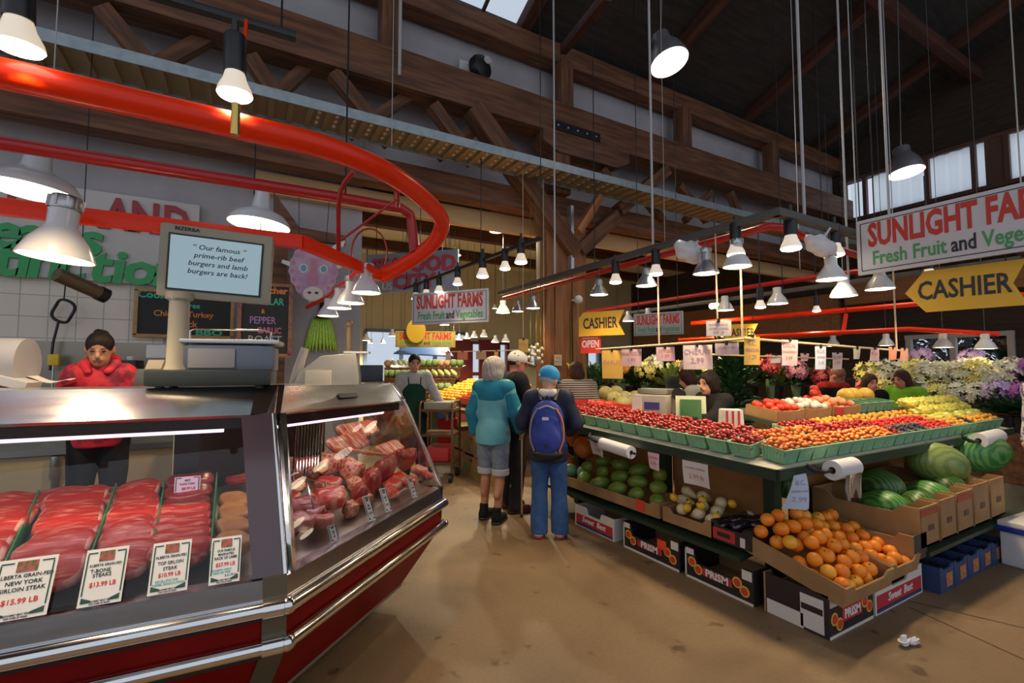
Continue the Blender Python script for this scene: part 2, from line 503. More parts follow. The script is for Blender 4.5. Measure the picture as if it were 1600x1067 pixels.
# upper wall behind the truss to the right of the stall, plus tan header
mb = MB(); mb.slab((wx1, 6.02, 3.85), (12, 6.02, 3.85), (12, 6.02, 5.25), (wx1, 6.02, 5.25), .1)
struct(mb.build('wall_upper', PLASTER))
mb = MB(); mb.box(((wx1 - 1.2 + 12) / 2, 5.93, 3.60), (12 - wx1 + 1.2, .1, .24))
struct(mb.build('trim_3', HEADER), 'tan header board under the truss')
# gable wall to the right, with its clerestory glazing
GX = 12.0
zt, zb = 5.75, 4.9
mb = MB()
for z0, z1, y0, y1 in [(0, 1.25, -6, 13), (2.15, zb, -6, 13), (zt, 11.5, -6, 6), (1.25, 2.15, -6, 2.95), (1.25, 2.15, 4.45, 13), (zb, zt, 5.55, 13)]:
    mb.slab((GX, y1, z0), (GX, y0, z0), (GX, y0, z1), (GX, y1, z1), .1)
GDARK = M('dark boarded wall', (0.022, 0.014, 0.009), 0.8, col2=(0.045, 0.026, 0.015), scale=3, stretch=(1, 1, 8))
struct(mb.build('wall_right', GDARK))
gw = thing('window_7', 'clerestory strip of pale corrugated glazing high on the gable', 'window'); del gw['category']; struct(gw)
CORR = bpy.data.materials.new('corrugated fibreglass'); CORR.use_nodes = True
_nt = CORR.node_tree; _b = _nt.nodes['Principled BSDF']
_b.inputs['Base Color'].default_value = (.74, .84, .86, 1); _b.inputs['Roughness'].default_value = .5
_tl = _nt.nodes.new('ShaderNodeBsdfTranslucent'); _tl.inputs[0].default_value = (.92, .97, 1.0, 1)
_mx = _nt.nodes.new('ShaderNodeMixShader'); _mx.inputs[0].default_value = .88
_nt.links.new(_b.outputs[0], _mx.inputs[1]); _nt.links.new(_tl.outputs[0], _mx.inputs[2])
_nt.links.new(_mx.outputs[0], _nt.nodes['Material Output'].inputs[0])
mb = MB()
mb.grid(lambda a, b: (GX - .02 + .018 * math.sin(a * 2 * PI * 48), 4.95 - a * 9.5, zb + b * (zt - zb)), 384, 1)
mb.build('glazing_panel', CORR, gw)
mb = MB(); mb.slab((GX - .01, 5.4, zb), (GX - .01, 5.15, zb), (GX - .01, 5.15, zt), (GX - .01, 5.4, zt), .02); mb.build('window_pane', PANE, gw)
f = MB()
f.box((GX - .05, .2, zt + .03), (.12, 10.8, .07)); f.box((GX - .05, .2, zb - .04), (.12, 10.8, .08))
for y in (5.5, 5.1, 4.0, 3.3, 3.1, 2.85, 1.6, .2): f.box((GX - .07, y, (zt + zb) / 2), (.10, .07 if y != 3.2 else .3, zt - zb))
f.box((GX - .07, 2.98, (zt + zb) / 2), (.05, .22, zt - zb))
f.build('window_frame', M('window post', (.10, .045, .03), .6), gw)
tb = thing('gable_truss', 'dark timber truss along the gable below the clerestory strip', 'truss', (GX - .4, 0, 0))
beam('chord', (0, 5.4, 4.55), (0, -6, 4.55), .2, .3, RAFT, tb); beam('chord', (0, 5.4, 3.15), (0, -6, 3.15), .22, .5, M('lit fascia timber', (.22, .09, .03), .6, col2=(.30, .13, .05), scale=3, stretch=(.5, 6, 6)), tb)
for k in range(8):
    y = 5.2 - k * 1.3
    beam('brace', (0, y, 3.4), (0, y - .65, 4.4), .12, .12, RAFT, tb); beam('brace', (0, y - .65, 4.4), (0, y - 1.3, 3.4), .12, .12, RAFT, tb)
# lower shop window in the gable wall
w7 = thing('window_8', 'low shop window behind the flower stand', 'window'); del w7['category']; struct(w7)
f = MB()
for y in (4.45, 3.75, 2.95): f.box((GX - .02, y, 1.7), (.12, .09, .9))
f.box((GX - .02, 3.7, 2.15), (.14, 1.6, .08)); f.box((GX - .02, 3.7, 1.25), (.14, 1.6, .08))
f.build('window_frame', M('grey window frame', (.42, .40, .38), .5), w7)
mb = MB(); mb.quad((GX, 4.45, 1.25), (GX, 2.95, 1.25), (GX, 2.95, 2.15), (GX, 4.45, 2.15)); mb.build('window_pane', PANE, w7)

# far hall under the truss
FARY = 12.5
mb = MB()
WFX = [(-.6, 2.55), (3.0, 3.9), (4.35, 5.15), (5.6, 6.3)]
def farx(px): return Py(px, 540, FARY).x
wins = [(farx(570), farx(728), 1.2, 2.5), (farx(735), farx(752), .1, 2.25), (farx(778), farx(792), .1, 2.25), (farx(826), farx(838), 1.6, 2.2), (farx(915), farx(935), 1.5, 2.1), (farx(955), farx(1035), 1.7, 2.15)]
xs = sorted({-7, 13} | {v for w in wins for v in w[:2]}); zs = sorted({0, 5.3} | {v for w in wins for v in w[2:]})
for i in range(len(xs) - 1):
    for j in range(len(zs) - 1):
        cx, cz = (xs[i] + xs[i + 1]) / 2, (zs[j] + zs[j + 1]) / 2
        if any(w[0] < cx < w[1] and w[2] < cz < w[3] for w in wins): continue
        mb.slab((xs[i], FARY, zs[j]), (xs[i + 1], FARY, zs[j]), (xs[i + 1], FARY, zs[j + 1]), (xs[i], FARY, zs[j + 1]), .15)
struct(mb.build('wall_far', OLIVE))
mb = MB(); mb.slab((-7, 13, 4.6), (13, 13, 4.6), (13, 5.9, 4.6), (-7, 5.9, 4.6), -.1)
struct(mb.build('ceiling_far', OLIVE))
FRB = M('dull blue window frame', (.10, .16, .28), .5)
DOORR = M('dark red door', (.16, .02, .02), .45)
for i, w in enumerate(wins):
    isdoor = w[2] < .5
    t = thing(('door_%d' % i) if isdoor else 'window_%d' % (9 + i), 'glazed door in the far wall' if isdoor else 'bright window in the far wall', 'x'); del t['category']; struct(t)
    f = MB(); wdt = .08
    for x in ((w[0], w[1]) if w[1] - w[0] < 1.2 else np.linspace(w[0], w[1], 4)): f.box((x, FARY - .03, (w[2] + w[3]) / 2), (wdt, .12, w[3] - w[2]))
    for z in (w[2], w[3]): f.box(((w[0] + w[1]) / 2, FARY - .03, z), (w[1] - w[0], .12, wdt))
    if isdoor:
        f.box(((w[0] + w[1]) / 2, FARY - .03, .55), (w[1] - w[0], .08, .9)); f.box(((w[0] + w[1]) / 2, FARY - .03, 1.35), (w[1] - w[0], .08, .1))
        f.box((w[0] - .35, FARY - .06, 1.2), (.6, .08, 2.3))
    f.build('door_frame' if isdoor else 'window_frame', DOORR if isdoor else FRB, t)
    mb = MB(); mb.quad((w[0], FARY, w[2]), (w[1], FARY, w[2]), (w[1], FARY, w[3]), (w[0], FARY, w[3])); mb.build('window_pane', PANE, t)
m = None
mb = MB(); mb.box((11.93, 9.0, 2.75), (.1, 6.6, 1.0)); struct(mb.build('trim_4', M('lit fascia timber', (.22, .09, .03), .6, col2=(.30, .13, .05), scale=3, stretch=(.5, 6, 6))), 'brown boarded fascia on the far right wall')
for y in (7.4, 9.2, 11.0): struct(beam('ceiling_beam', (-6, y, 4.42), (12, y, 4.42), .2, .3, RAFT), 'dark beam under the far ceiling')
struct(beam('ceiling_beam', (wx1, 6.9, 4.3), (wx1 + 2.2, 6.9, 4.3), .3, .5, BLACK), 'black block added for the dark gap behind the truss')  # black block stands in for the darkness above the far stalls

# ---- galvanised cable tray
ty0, ty1, tz = 4.84, 5.28, 4.04
ct_ = thing('cable_tray', 'long galvanised cable tray with ribbed perforated underside', 'tray', (0, 0, 0))
mb = MB()
for y in (ty0, ty1): mb.box((2.4, y, tz + .045), (18.6, .012, .10)); mb.box((2.4, y + (.02 if y == ty0 else -.02), tz + .095), (18.6, .04, .008))
mb.build('side_rail', GALV, ct_)
mb = MB(); mb.box((2.4, (ty0 + ty1) / 2, tz + .03), (18.6, ty1 - ty0 - .02, .006))
k = 0
x = -6.8
SLOT = M('slot', (.62, .62, .60), .6)
while x < 11.6:
    mb.mi = 0; mb.box((x, (ty0 + ty1) / 2, tz + .015), (.05, ty1 - ty0 - .02, .03))
    if .5 < x < 4.5:
        mb.mi = 1
        for j in range(3): mb.box((x + .085, ty0 + .1 + j * .11, tz + .024), (.03, .05, .006))
    x += .17
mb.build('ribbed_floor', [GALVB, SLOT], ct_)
# ================================================================== MEAT STALL
def wbuild(mb, name, mats, parent, **k):
    """build from world coordinates under a parent (at most one level of un-rotated or rotated parents)"""
    o = mb.build(name, mats, parent, **k)
    Mx = Matrix.Identity(4); p = parent
    while p is not None:
        Mx = p.matrix_basis @ Mx; p = p.parent
    o.data.transform(Mx.inverted())
    return o

GC = Vector((.17, 2.10))                       # glass foot at the case's corner
D1 = Vector((-.998, .06)); N1 = Vector((.06, .998))
D2 = Vector((.717, .697)); N2 = Vector((-.697, .717))
BIS = (N1 + N2) / (1 + N1.dot(N2))
LEN1, LEN2 = 2.9, 1.45
def s1(o, z, end):                             # point on the long case: end 0 = far left, 1 = corner
    p = GC + BIS * o if end else GC + D1 * LEN1 + N1 * o
    return Vector((p.x, p.y, z))
def s2(o, z, end, cut=0.0):
    p = GC + D2 * (LEN2 - cut) + N2 * o if end else GC + BIS * o
    return Vector((p.x, p.y, z))
TC, TA, TE = Vector((.13, 2.44, 1.31)), Vector((.13, 2.44, 1.31)) + Vector((D1.x, D1.y, 0)) * 2.9, Vector((.93, 3.09, 1.305))
UC, UA, UE = Vector((.155, 2.60, 1.430)), Vector((.155, 2.60, 1.430)) + Vector((D1.x, D1.y, 0)) * 2.9, Vector((.885, 3.20, 1.416))
BC_, BA, BE = Vector((-.02, 3.12, 1.425)), Vector((-.02, 3.12, 1.425)) + Vector((D1.x, D1.y, 0)) * 2.7, Vector((.50, 3.60, 1.415))

CASEBLACK = M('case black enamel', (.018, .013, .012), .3)
DECKST = M('deck steel', (.46, .45, .38), .3, .8)
KICK = M('kick base', (.16, .13, .09), .6)
PURPLE = M('smoked corner panel', (.055, .04, .055), .12, coat=.5)

def run_case(t, P, Pcut, TA_, TB_, UA_, UB_, BA_, BB_, seg):
    e0, e1 = 0, 1
    m = MB(); m.slab(P(.20, .10, e0), Pcut(.20, .10), Pcut(0, .44), P(0, .44, e0), .02); wbuild(m, 'lower_panel', REDP, t)
    m = MB(); m.slab(P(0, .47, e0), P(0, .47, e1), P(0, .585, e1), P(0, .585, e0), .02); wbuild(m, 'upper_panel', REDP, t)
    m = MB(); m.slab(P(.34, 0, e0), Pcut(.34, 0), Pcut(.34, .11), P(.34, .11, e0), .02)
    m.slab(P(.34, .10, e0), Pcut(.34, .10), Pcut(.19, .10), P(.19, .10, e0), .02); wbuild(m, 'kick_base', KICK, t)
    for z in (.46, .60):
        m = MB(); a, b = P(-.022, z, 0), P(-.022, z, 1); m.tube([a, b], .027 if z < .5 else .03, 14); wbuild(m, 'bumper_rail', CHROME, t, smooth=60)
        m = MB(); m.slab(P(-.004, z - .05, 0), P(-.004, z - .05, 1), P(-.004, z, 1), P(-.004, z, 0), .01); wbuild(m, 'bumper_backing', BLACK, t)
    m = MB(); m.slab(P(-.012, .615, 0), P(-.012, .615, 1), P(-.004, .705, 1), P(-.004, .705, 0), .02)
    m.slab(P(-.004, .705, 0), P(-.004, .705, 1), P(.05, .712, 1), P(.05, .712, 0), .012); wbuild(m, 'sill', STEEL, t)
    m = MB(); m.slab(P(.05, .70, 0), P(.05, .70, 1), P(.95, .85, 1), P(.95, .85, 0), .02); wbuild(m, 'display_deck', DECKST, t)
    m = MB(); m.quad(P(.01, .712, 0), P(.01, .712, 1), TB_, TA_); wbuild(m, 'front_glass', GLASS, t)
    m = MB(); m.slab(TA_, TB_, UB_, UA_, .015)
    m.slab(UA_, UB_, BB_, BA_, .02); wbuild(m, 'canopy', STEEL, t)
    m = MB(); dn = Vector((0, 0, -.05)); inn = Vector((N1.x if seg == 1 else N2.x, N1.y if seg == 1 else N2.y, 0))
    m.slab(TA_ + inn * .03 + dn * .1, TB_ + inn * .03 + dn * .1, TB_ + inn * .03 + dn * 1.2 , TA_ + inn * .03 + dn * 1.2, -.12)
    wbuild(m, 'light_housing', CASEBLACK, t)
    m = MB(); a, b = TA_ + inn * .10 + Vector((0, 0, -.07)), TB_ + inn * .10 + Vector((0, 0, -.07))
    if seg == 2: a = a.lerp(b, .05); b = a.lerp(b, .92)
    if seg == 1: b = a.lerp(b, .93)
    m.tube([a, b], .013, 8); tb = wbuild(m, 'fluorescent_tube', M('lit tube', (1, .82, .9), .4, emit=1.3, ecol=(1, .74, .92)), t, smooth=60)
    l = bpy.data.lights.new('tube_light', 'AREA'); l.shape = 'RECTANGLE'; l.size = (b - a).length; l.size_y = .03; l.energy = 2.1 * (b - a).length; l.color = (1, .78, .80)
    lo = bpy.data.objects.new('tube_light', l); COL.objects.link(lo); lo.parent = t
    x = (b - a).normalized(); zz = Vector((0, 0, 1)); y = zz.cross(x)
    lo.matrix_basis = t.matrix_basis.inverted() @ (Matrix.Translation((a + b) / 2 + Vector((0, 0, -.016))) @ frame_from(x, y, zz).to_4x4())

c1 = thing('display_case', 'long stainless and red meat display case filled with steaks', 'display case', (-.8, 2.6, 0))
run_case(c1, s1, lambda o, z: s1(o, z, 1), TA, TC, UA, UC, BA, BC_, 1)
c2 = thing('display_case', 'angled end section of the meat case holding roasts and ribs', 'display case', (.7, 2.9, 0))
run_case(c2, s2, lambda o, z: s2(o, z, 1, o * 1.0), TC, TE, UC, UE, BC_, BE, 2)
# corner posts and joiners (long case); end frame (angled case)
m = MB()
p0, p1 = s1(.0, .712, 1), TC
q0, q1 = p0 + Vector((D1.x, D1.y, 0)) * .115, p1 + Vector((D1.x, D1.y, 0)) * .13
m.slab(q0, p0, p1, q1, .02); wbuild(m, 'corner_panel', PURPLE, c1)
m = MB(); m.tube([p0, p1], .010, 8); wbuild(m, 'corner_trim', CHROME, c1, smooth=60)
m = MB(); m.slab(s2(-.002, .712, 0) + Vector((D2.x, D2.y, 0)) * .035, s2(-.002, .712, 0) + Vector((D2.x, D2.y, 0)) * .06, TC + Vector((.055, .04, 0)), TC + Vector((.03, .02, 0)), .02)
wbuild(m, 'glass_channel', CHROME, c2)
m = MB(); w = Vector((D1.x, D1.y, 0)) * .085
for z0, z1, o0, o1 in [(.10, .43, .185, -.012), (.43, .625, -.015, -.015), (.625, .712, -.018, -.01)]:
    a, b = s1(o0, z0, 1), s1(o1, z1, 1)
    m.slab(a + w, a, b, b + w, .012)
wbuild(m, 'corner_plate', M('olive corner plate', (.13, .11, .07), .35, .4), c1)
for z in (.46, .60):
    m = MB(); a = s1(-.022, z, 1); m.tube([a + w * 1.0, a + w * .15], .036, 14); wbuild(m, 'rail_sleeve', CHROME, c1, smooth=60)
    m = MB(); m.ball(a, .034, 14, 10); wbuild(m, 'rail_elbow', CHROME, c2, smooth=180)
    m = MB(); m.ball(s2(-.022, z, 1), .030, 14, 10); wbuild(m, 'rail_cap', CHROME, c2, smooth=180)
m = MB(); m.slab(TC + w * 1.1, TC + Vector((.03, .02, 0)), UC + Vector((.03, .02, .004)), UC + w * 1.1 + Vector((0, 0, .004)), .02)
m2 = wbuild(m, 'canopy_joiner', CASEBLACK, c1)
m2.location = (0, -.006, .004)
# chrome end frame, end glass, dark base end
m = MB(); a, b = s2(0, .712, 1), TE
m.tube([a, b], .014, 8); m.tube([b, UE + Vector((0, 0, -.01)), BE + Vector((0, 0, -.02))], .014, 8); wbuild(m, 'end_frame', CHROME, c2, smooth=60)
m = MB(); e1_, e2_ = s2(0, .712, 1), s2(.8, .82, 1); m.quad(e1_, e2_, BE, TE); wbuild(m, 'end_glass', glass_mat('end glass', (.96, .98, .97), .3), c2)
m = MB(); m.slab(s2(0, .45, 1), s2(.9, .45, 1), s2(.9, .712, 1), s2(-.012, .712, 1), .02)
m.mi = 1; m.slab(s2(.2, .10, 1, .2), s2(.9, .10, 1, .2), s2(.9, .45, 1), s2(0, .45, 1), .02); wbuild(m, 'end_panel', [CASEBLACK, REDP], c2)
# back frames with sliding windows
m = MB()
def backp(P, x, z): return P
for f0, f1, z0, z1 in [(0, 1, .84, .895), (0, 1, 1.17, 1.40), (-.02, .03, .84, 1.3), (.635, .66, .84, 1.3), (.30, .325, .84, 1.3), (.955, 1.0, .84, 1.3)]:
    a, b = s1(.95, 0, 0), s1(.95, 0, 1)
    p, q = a.lerp(b, f0), a.lerp(b, f1)
    m.slab(Vector((p.x, p.y, z0)), Vector((q.x, q.y, z0)), Vector((q.x, q.y, z1)), Vector((p.x, p.y, z1)), .04)
wbuild(m, 'back_frame', CASEBLACK, c1)
m = MB(); a, b = s1(.94, .90, 0), s1(.94, .90, 1)
p = a.lerp(b, .655); q = a.lerp(b, .955); m.tube([p + Vector((0, 0, .27)), p, q], .006, 6); wbuild(m, 'window_trim', CHROME, c1, smooth=60)
m = MB(); a, b = s2(.95, 0, 0), s2(.95, 0, 1)
m.slab(a.xy.to_3d() + Vector((0, 0, .84)), b.xy.to_3d() + Vector((0, 0, .84)), b.xy.to_3d() + Vector((0, 0, 1.38)), a.xy.to_3d() + Vector((0, 0, 1.38)), .03)
wbuild(m, 'back_panel', CASEBLACK, c2)
text_o = text_mesh('lettering', [('HUSSMANN', 0, 0, .022, 1.2, .01, 'CENTER')], STEELR, None)
bpy.data.objects.remove(text_o)
m = MB(); mid = TC.lerp(TE, .50).lerp(UC.lerp(UE, .50), .45)
xd = (TE - TC).normalized(); up = (UC.lerp(UE, .5) - TC.lerp(TE, .5)); up = (up - xd * up.dot(xd)).normalized(); nn = up.cross(xd)
m.box((0, 0, 0), (.15, .008, .030)); bd = m.build('maker_badge', BLACK, c2)
if nn.dot(Vector((0, -1, 0))) > 0: nn = -nn
bd.matrix_basis = c2.matrix_basis.inverted() @ (Matrix.Translation(mid - nn * .006) @ frame_from(xd, nn, xd.cross(nn)).to_4x4())

# ---------------------------------------------------------------- meat
MEAT = M('fresh beef', (.46, .022, .010), .35, col2=(.66, .20, .12), scale=9, stretch=(1.0, 7, 7), lo=.53, hi=.66, bump=.25, spec=.4)
MEATD = M('dark beef', (.22, .012, .010), .3, col2=(.34, .03, .02), scale=6, bump=.15, spec=.6)
MEATP = M('pale pink meat', (.42, .09, .07), .35, col2=(.62, .26, .20), scale=9, lo=.45, hi=.7, bump=.1)
FAT = M('fat edge', (.50, .06, .03), .4, col2=(.66, .34, .24), scale=16, lo=.46, hi=.66)
CRUST = M('marinated crust', (.36, .14, .035), .5, col2=(.52, .24, .06), scale=16, bump=.3)
GREENDIV = M('green divider', (.02, .22, .06), .4)

def slab_blob(L, W, T, seed, n=30, mats=None, ex=3.0, wob=.06):
    rg = random.Random(seed)
    ph = [rg.uniform(0, 6.28) for _ in range(5)]
    def R(a):
        c, s = abs(math.cos(a)), abs(math.sin(a))
        r = 1 / ((c ** ex + s ** ex) ** (1 / ex))
        return r * (1 + wob * (math.sin(2 * a + ph[0]) + .6 * math.sin(3 * a + ph[1]) + .4 * math.sin(5 * a + ph[2])))
    m = MB(); prof = [(.0, -.5), (.80, -.5), (.97, -.30), (1.0, 0), (.97, .28), (.86, .46), (.5, .56), (0, .58)]
    vs, fs = [], []
    for pr, pz in prof:
        for j in range(n):
            a = 2 * PI * j / n
            r = R(a) * pr
            vs.append((L / 2 * r * math.cos(a), W / 2 * r * math.sin(a), T * (pz + .10 * math.sin(3 * r * math.cos(a) + ph[3]) + .08 * math.sin(4 * r * math.sin(a) + ph[4]))))
    for i in range(len(prof) - 1):
        for j in range(n):
            fs.append((i * n + j, i * n + (j + 1) % n, (i + 1) * n + (j + 1) % n, (i + 1) * n + j))
    m.add(vs, fs)
    if mats and len(mats) > 1:
        for q in range(len(fs)):
            i, j = divmod(q, n)
            a = 2 * PI * (j + .5) / n
            if 1 <= i <= 4 and (math.sin(a) < -.35 or abs(math.cos(a)) > .93): m.m[q] = 1
    return m

def deck_z(Yv): return .715 + max(0, (Yv - 2.14)) * .165
steak_me = [slab_blob(.235, .20, .038, 11 + k, mats=[MEAT, FAT], wob=.05).mesh('steak', [MEAT, FAT], 50) for k in range(5)]
def put(me, name, loc, rot, label, cat, group=None, sc=None):
    o = bpy.data.objects.new(name, me); COL.objects.link(o)
    o.location = loc; o.rotation_euler = rot
    if sc: o.scale = sc
    return tag(o, label, cat, group)
trays = [(-.80, .21, 'deep red steak stacked in the leftmost tray of the case'),
         (-.565, .22, 'red steak with white fat edge fanned in the tray behind the new york sign'),
         (-.355, .18, 'marbled red steak fanned in the tray behind the t-bone sign')]
for k, (x0, wd, lab) in enumerate(trays):
    for i in range(6):
        y = 2.295 + i * .118
        z = deck_z(y) + .062 + .016 * (i % 2)
        put(steak_me[(i + k * 2) % 5], 'steak', (x0 + (y - 2.2) * -.10 + random.uniform(-.008, .008), y, z), (RAD(27 + random.uniform(-4, 4)), RAD(random.uniform(-4, 4)), RAD(random.uniform(-6, 4))),
            lab, 'steak', 'steaks ' + lab[lab.index('in the'):], (wd / .235, 1, 1.05))
for i, (x, y, z, s) in enumerate([(-.46, 2.93, .06, .9), (-.64, 2.96, .07, 1.0)]):
    put(steak_me[i], 'steak', (x - .08, y, deck_z(y) + z), (RAD(8), 0, RAD(8)), ['thick steak lying at the back of the t-bone tray', 'thick steak lying at the back of the new york tray'][i], 'steak', None, (s, 1, 1.3))
sir = slab_blob(.22, .15, .055, 31, ex=2.5, wob=.03).mesh('sirloin', MEAT, 60)
sird = slab_blob(.22, .13, .06, 37, ex=2.3, wob=.05).mesh('roast', MEATD, 60)
for i in range(5):
    y = 2.29 + i * .085
    put(sir, 'sirloin_steak', (-.185 - (y - 2.2) * .08, y, deck_z(y) + .062), (RAD(24), 0, RAD(-3 + 2 * (i % 3))), 'plain red sirloin steak overlapping its row behind the top sirloin sign', 'steak', 'top sirloin steaks')
for i in range(3):
    y = 2.72 + i * .10
    put(sird, 'beef_flank', (-.215, y, deck_z(y) + .055 + .02 * i), (RAD(16), 0, RAD(4 - 3 * i)), 'dark red boneless beef piece heaped beneath the pink flank steak sign', 'beef', 'dark beef pieces')
lamb = slab_blob(.13, .15, .06, 41, ex=2.2, wob=.08).mesh('lamb', CRUST, 60)
for i in range(4):
    y = 2.29 + i * .14
    put(lamb, 'marinated_lamb_rack', (-.015, y, deck_z(y) + .055), (RAD(20), RAD(8), RAD(10 * (i % 2))), 'brown marinated lamb rack beside the dark corner panel', 'lamb rack', 'marinated lamb racks')
for i, (a, b) in enumerate([((-.455, 2.2), (-.515, 2.98)), ((-.27, 2.2), (-.32, 2.95)), ((-.085, 2.2), (-.10, 3.0)), ((-.68, 2.2), (-.79, 2.98))]):
    A, B = Vector((a[0], a[1], deck_z(a[1]))), Vector((b[0], b[1], deck_z(b[1])))
    m = MB(); m.slab(A, B, B + Vector((0, 0, .11)), A + Vector((0, 0, .09)), .006)
    o = m.build('tray_divider', GREENDIV); tag(o, ['green plastic divider between new york and t-bone steaks', 'green plastic divider between t-bone and sirloin steaks', 'green plastic divider between sirloin steaks and lamb', 'green plastic divider left of the new york steaks'][i], 'divider')
m = MB(); A = Vector((-.30, 2.66, deck_z(2.66))); m.slab(A, A + Vector((.17, 0, 0)), A + Vector((.17, .01, .10)), A + Vector((0, .01, .10)), .006)
tag(m.build('tray_divider', GREENDIV), 'short green divider between sirloin and dark beef', 'divider')

# ---------------------------------------------------------------- price cards
CARD = M('white card', (.78, .80, .78), .5)
CARDP = M('pink card', (.80, .60, .72), .5)
INKG = M('dark green print', (.02, .09, .06), .5)
INKK = M('black ink', (.012, .012, .014), .6)
INKR = M('red ink', (.65, .03, .02), .6)
INKT = M('teal ink', (.05, .42, .42), .6)
INKB = M('blue ink', (.05, .07, .30), .6)
PICT = M('small meat photo', (.10, .12, .03), .6, col2=(.45, .10, .10), scale=60, lo=.4, hi=.6)
def price_card(loc, rz, tilt, w, h, label, black, red, extra=(), mat=CARD, pic=True, roll=0, foot=True):
    t = thing('price_card', label, 'price card', loc, group=None, rot=(tilt, roll, rz))
    m = MB(); m.box((0, 0, h / 2), (w, .003, h)); m.build('card', mat, t)
    m = MB(); g = .006; e = w * .44
    m.box((-e, -.0025, h * .55), (.004, .001, h * .72)); m.box((e, -.0025, h * .55), (.004, .001, h * .72))
    m.box((-e + w * .1, -.0025, h * .93), (w * .22, .001, .004)); m.box((e - w * .1, -.0025, h * .93), (w * .22, .001, .004))
    for s in (-1, 1): m.prism([(s * e, h * .06), (s * (e - w * .25), h * .06), (s * (e - w * .22), h * .10), (s * e, h * .16)][::s], -.003, -.002)
    m.build('printed_border', INKG, t)
    if pic:
        m = MB(); m.box((0, -.003, h * .86), (w * .36, .001, h * .18)); m.build('printed_photo', PICT, t)
    if black: text_mesh('lettering', [(b, x * w, z * h, s * h, xs, .012, 'CENTER') for b, x, z, s, xs in black], INKK, t, .0006, -.0028)
    if red: text_mesh('price_lettering', [(b, x * w, z * h, s * h, xs, .02, 'CENTER') for b, x, z, s, xs in red], INKR, t, .0006, -.0028)
    for b, x, z, s, xs, mt in extra: text_mesh('note_lettering', [(b, x * w, z * h, s * h, xs, .01, 'CENTER')], mt, t, .0006, -.0028)
    return t
FT = [('YOUR GOURMET MEAT SPECIALIST', 0, .075, .045, .75), ('FOR OVER 20 YEARS', 0, .03, .045, .75)]
CY = 2.128
ra = RAD(-3.4)
def cx1(px, py): return Pz(px, py, .74)
price_card((-.610, 2.142, .716), ra, RAD(-27), .150, .185, 'white card for new york sirloin steak at the case\'s left', [('ALBERTA GRAIN-FED', 0, .70, .085, .95), ('NEW YORK', 0, .59, .095, 1), ('SIRLOIN STEAK', 0, .48, .095, .95)] + FT, [('$15.99 LB', 0, .29, .12, 1)])
price_card((-.402, 2.134, .716), ra, RAD(-27), .118, .182, 'white card reading t-bone steaks at 13.99', [('ALBERTA GRAIN-FED', 0, .70, .065, .80), ('T-BONE', -.1, .60, .09, .95), ('STEAKS', -.05, .52, .09, .95)] + FT, [('$13.99 LB', 0, .36, .115, .85)])
price_card((-.212, 2.124, .716), ra, RAD(-27), .118, .175, 'white card reading top sirloin steak at 10.99', [('ALBERTA GRAIN-FED', 0, .70, .075, .75), ('TOP SIRLOIN', 0, .58, .09, .85), ('STEAK', .0, .47, .09, .95)] + FT, [('$10.99 LB', 0, .35, .11, .85)], [('EXCELLENT FOR', -.05, .235, .065, .8, INKT), ('KABOBS, ROASTS & STEAKS', 0, .175, .06, .75, INKT)])
price_card((-.038, 2.114, .716), ra, RAD(-27), .100, .165, 'white card reading rack of lamb at 27.99', [('OUR FAMOUS', 0, .70, .075, .75), ('MARINATED', 0, .62, .075, .75), ('RACK OF LAMB', 0, .54, .085, .75)] + FT, [('$27.99 LB', 0, .40, .11, .85)], [('ROSEMARY, GARLIC', -.1, .29, .06, .7, INKT), ('DIJON, RED WINE', -.1, .23, .06, .7, INKT), ('$ 61.75 kg', .2, .16, .07, .8, INKB)])
pp = Py(292, 772, 2.80)
price_card(tuple(pp), ra, RAD(-8), .105, .083, 'small pink card reading beef flank steak at 8.99', [('BEEF', 0, .78, .16, .9), ('FLANK STEAK', 0, .58, .16, .75)], [('$8.99 LB', .05, .32, .22, .85)], mat=CARDP, pic=False)

# ---------------------------------------------------------------- contents of the angled case
def along2(a, o, z=0): 
    p = GC + D2 * a + N2 * o
    return Vector((p.x, p.y, .715 + max(0, o) * .165 + z))
NET = M('netted roast', (.40, .06, .04), .45, col2=(.62, .30, .18), scale=34, kind='voronoi', lo=.25, hi=.55, bump=.5)
RIB = M('rib rack', (.44, .05, .04), .35, col2=(.78, .45, .36), scale=5, stretch=(7, .8, 1), lo=.45, hi=.6, bump=.3)
SAUS = M('smoked sausage', (.42, .15, .05), .35, col2=(.55, .22, .08), scale=10)
roast = slab_blob(.24, .17, .15, 51, ex=2.2, wob=.05).mesh('roast', MEATD, 60)
roastn = slab_blob(.22, .15, .12, 52, ex=2.2, wob=.04).mesh('roast', NET, 60)
pale = slab_blob(.20, .16, .07, 53, ex=2.6, wob=.08).mesh('meat', MEATP, 60)
chop = slab_blob(.17, .11, .05, 54, ex=2.2, wob=.1, mats=[MEAT, FAT]).mesh('chop', [MEAT, FAT], 60)
ribm = slab_blob(.46, .16, .04, 55, ex=5, wob=.02).mesh('ribs', RIB, 60)
r2 = math.atan2(D2.y, D2.x)
def in2(px, py, o):
    """point of the vertical plane at depth o behind the angled glass"""
    A_ = GC + N2 * o; n_ = Vector((-D2.y, D2.x)); d_ = ray(px, py)
    return _O + d_ * (n_.dot(A_) / n_.dot(d_.xy))
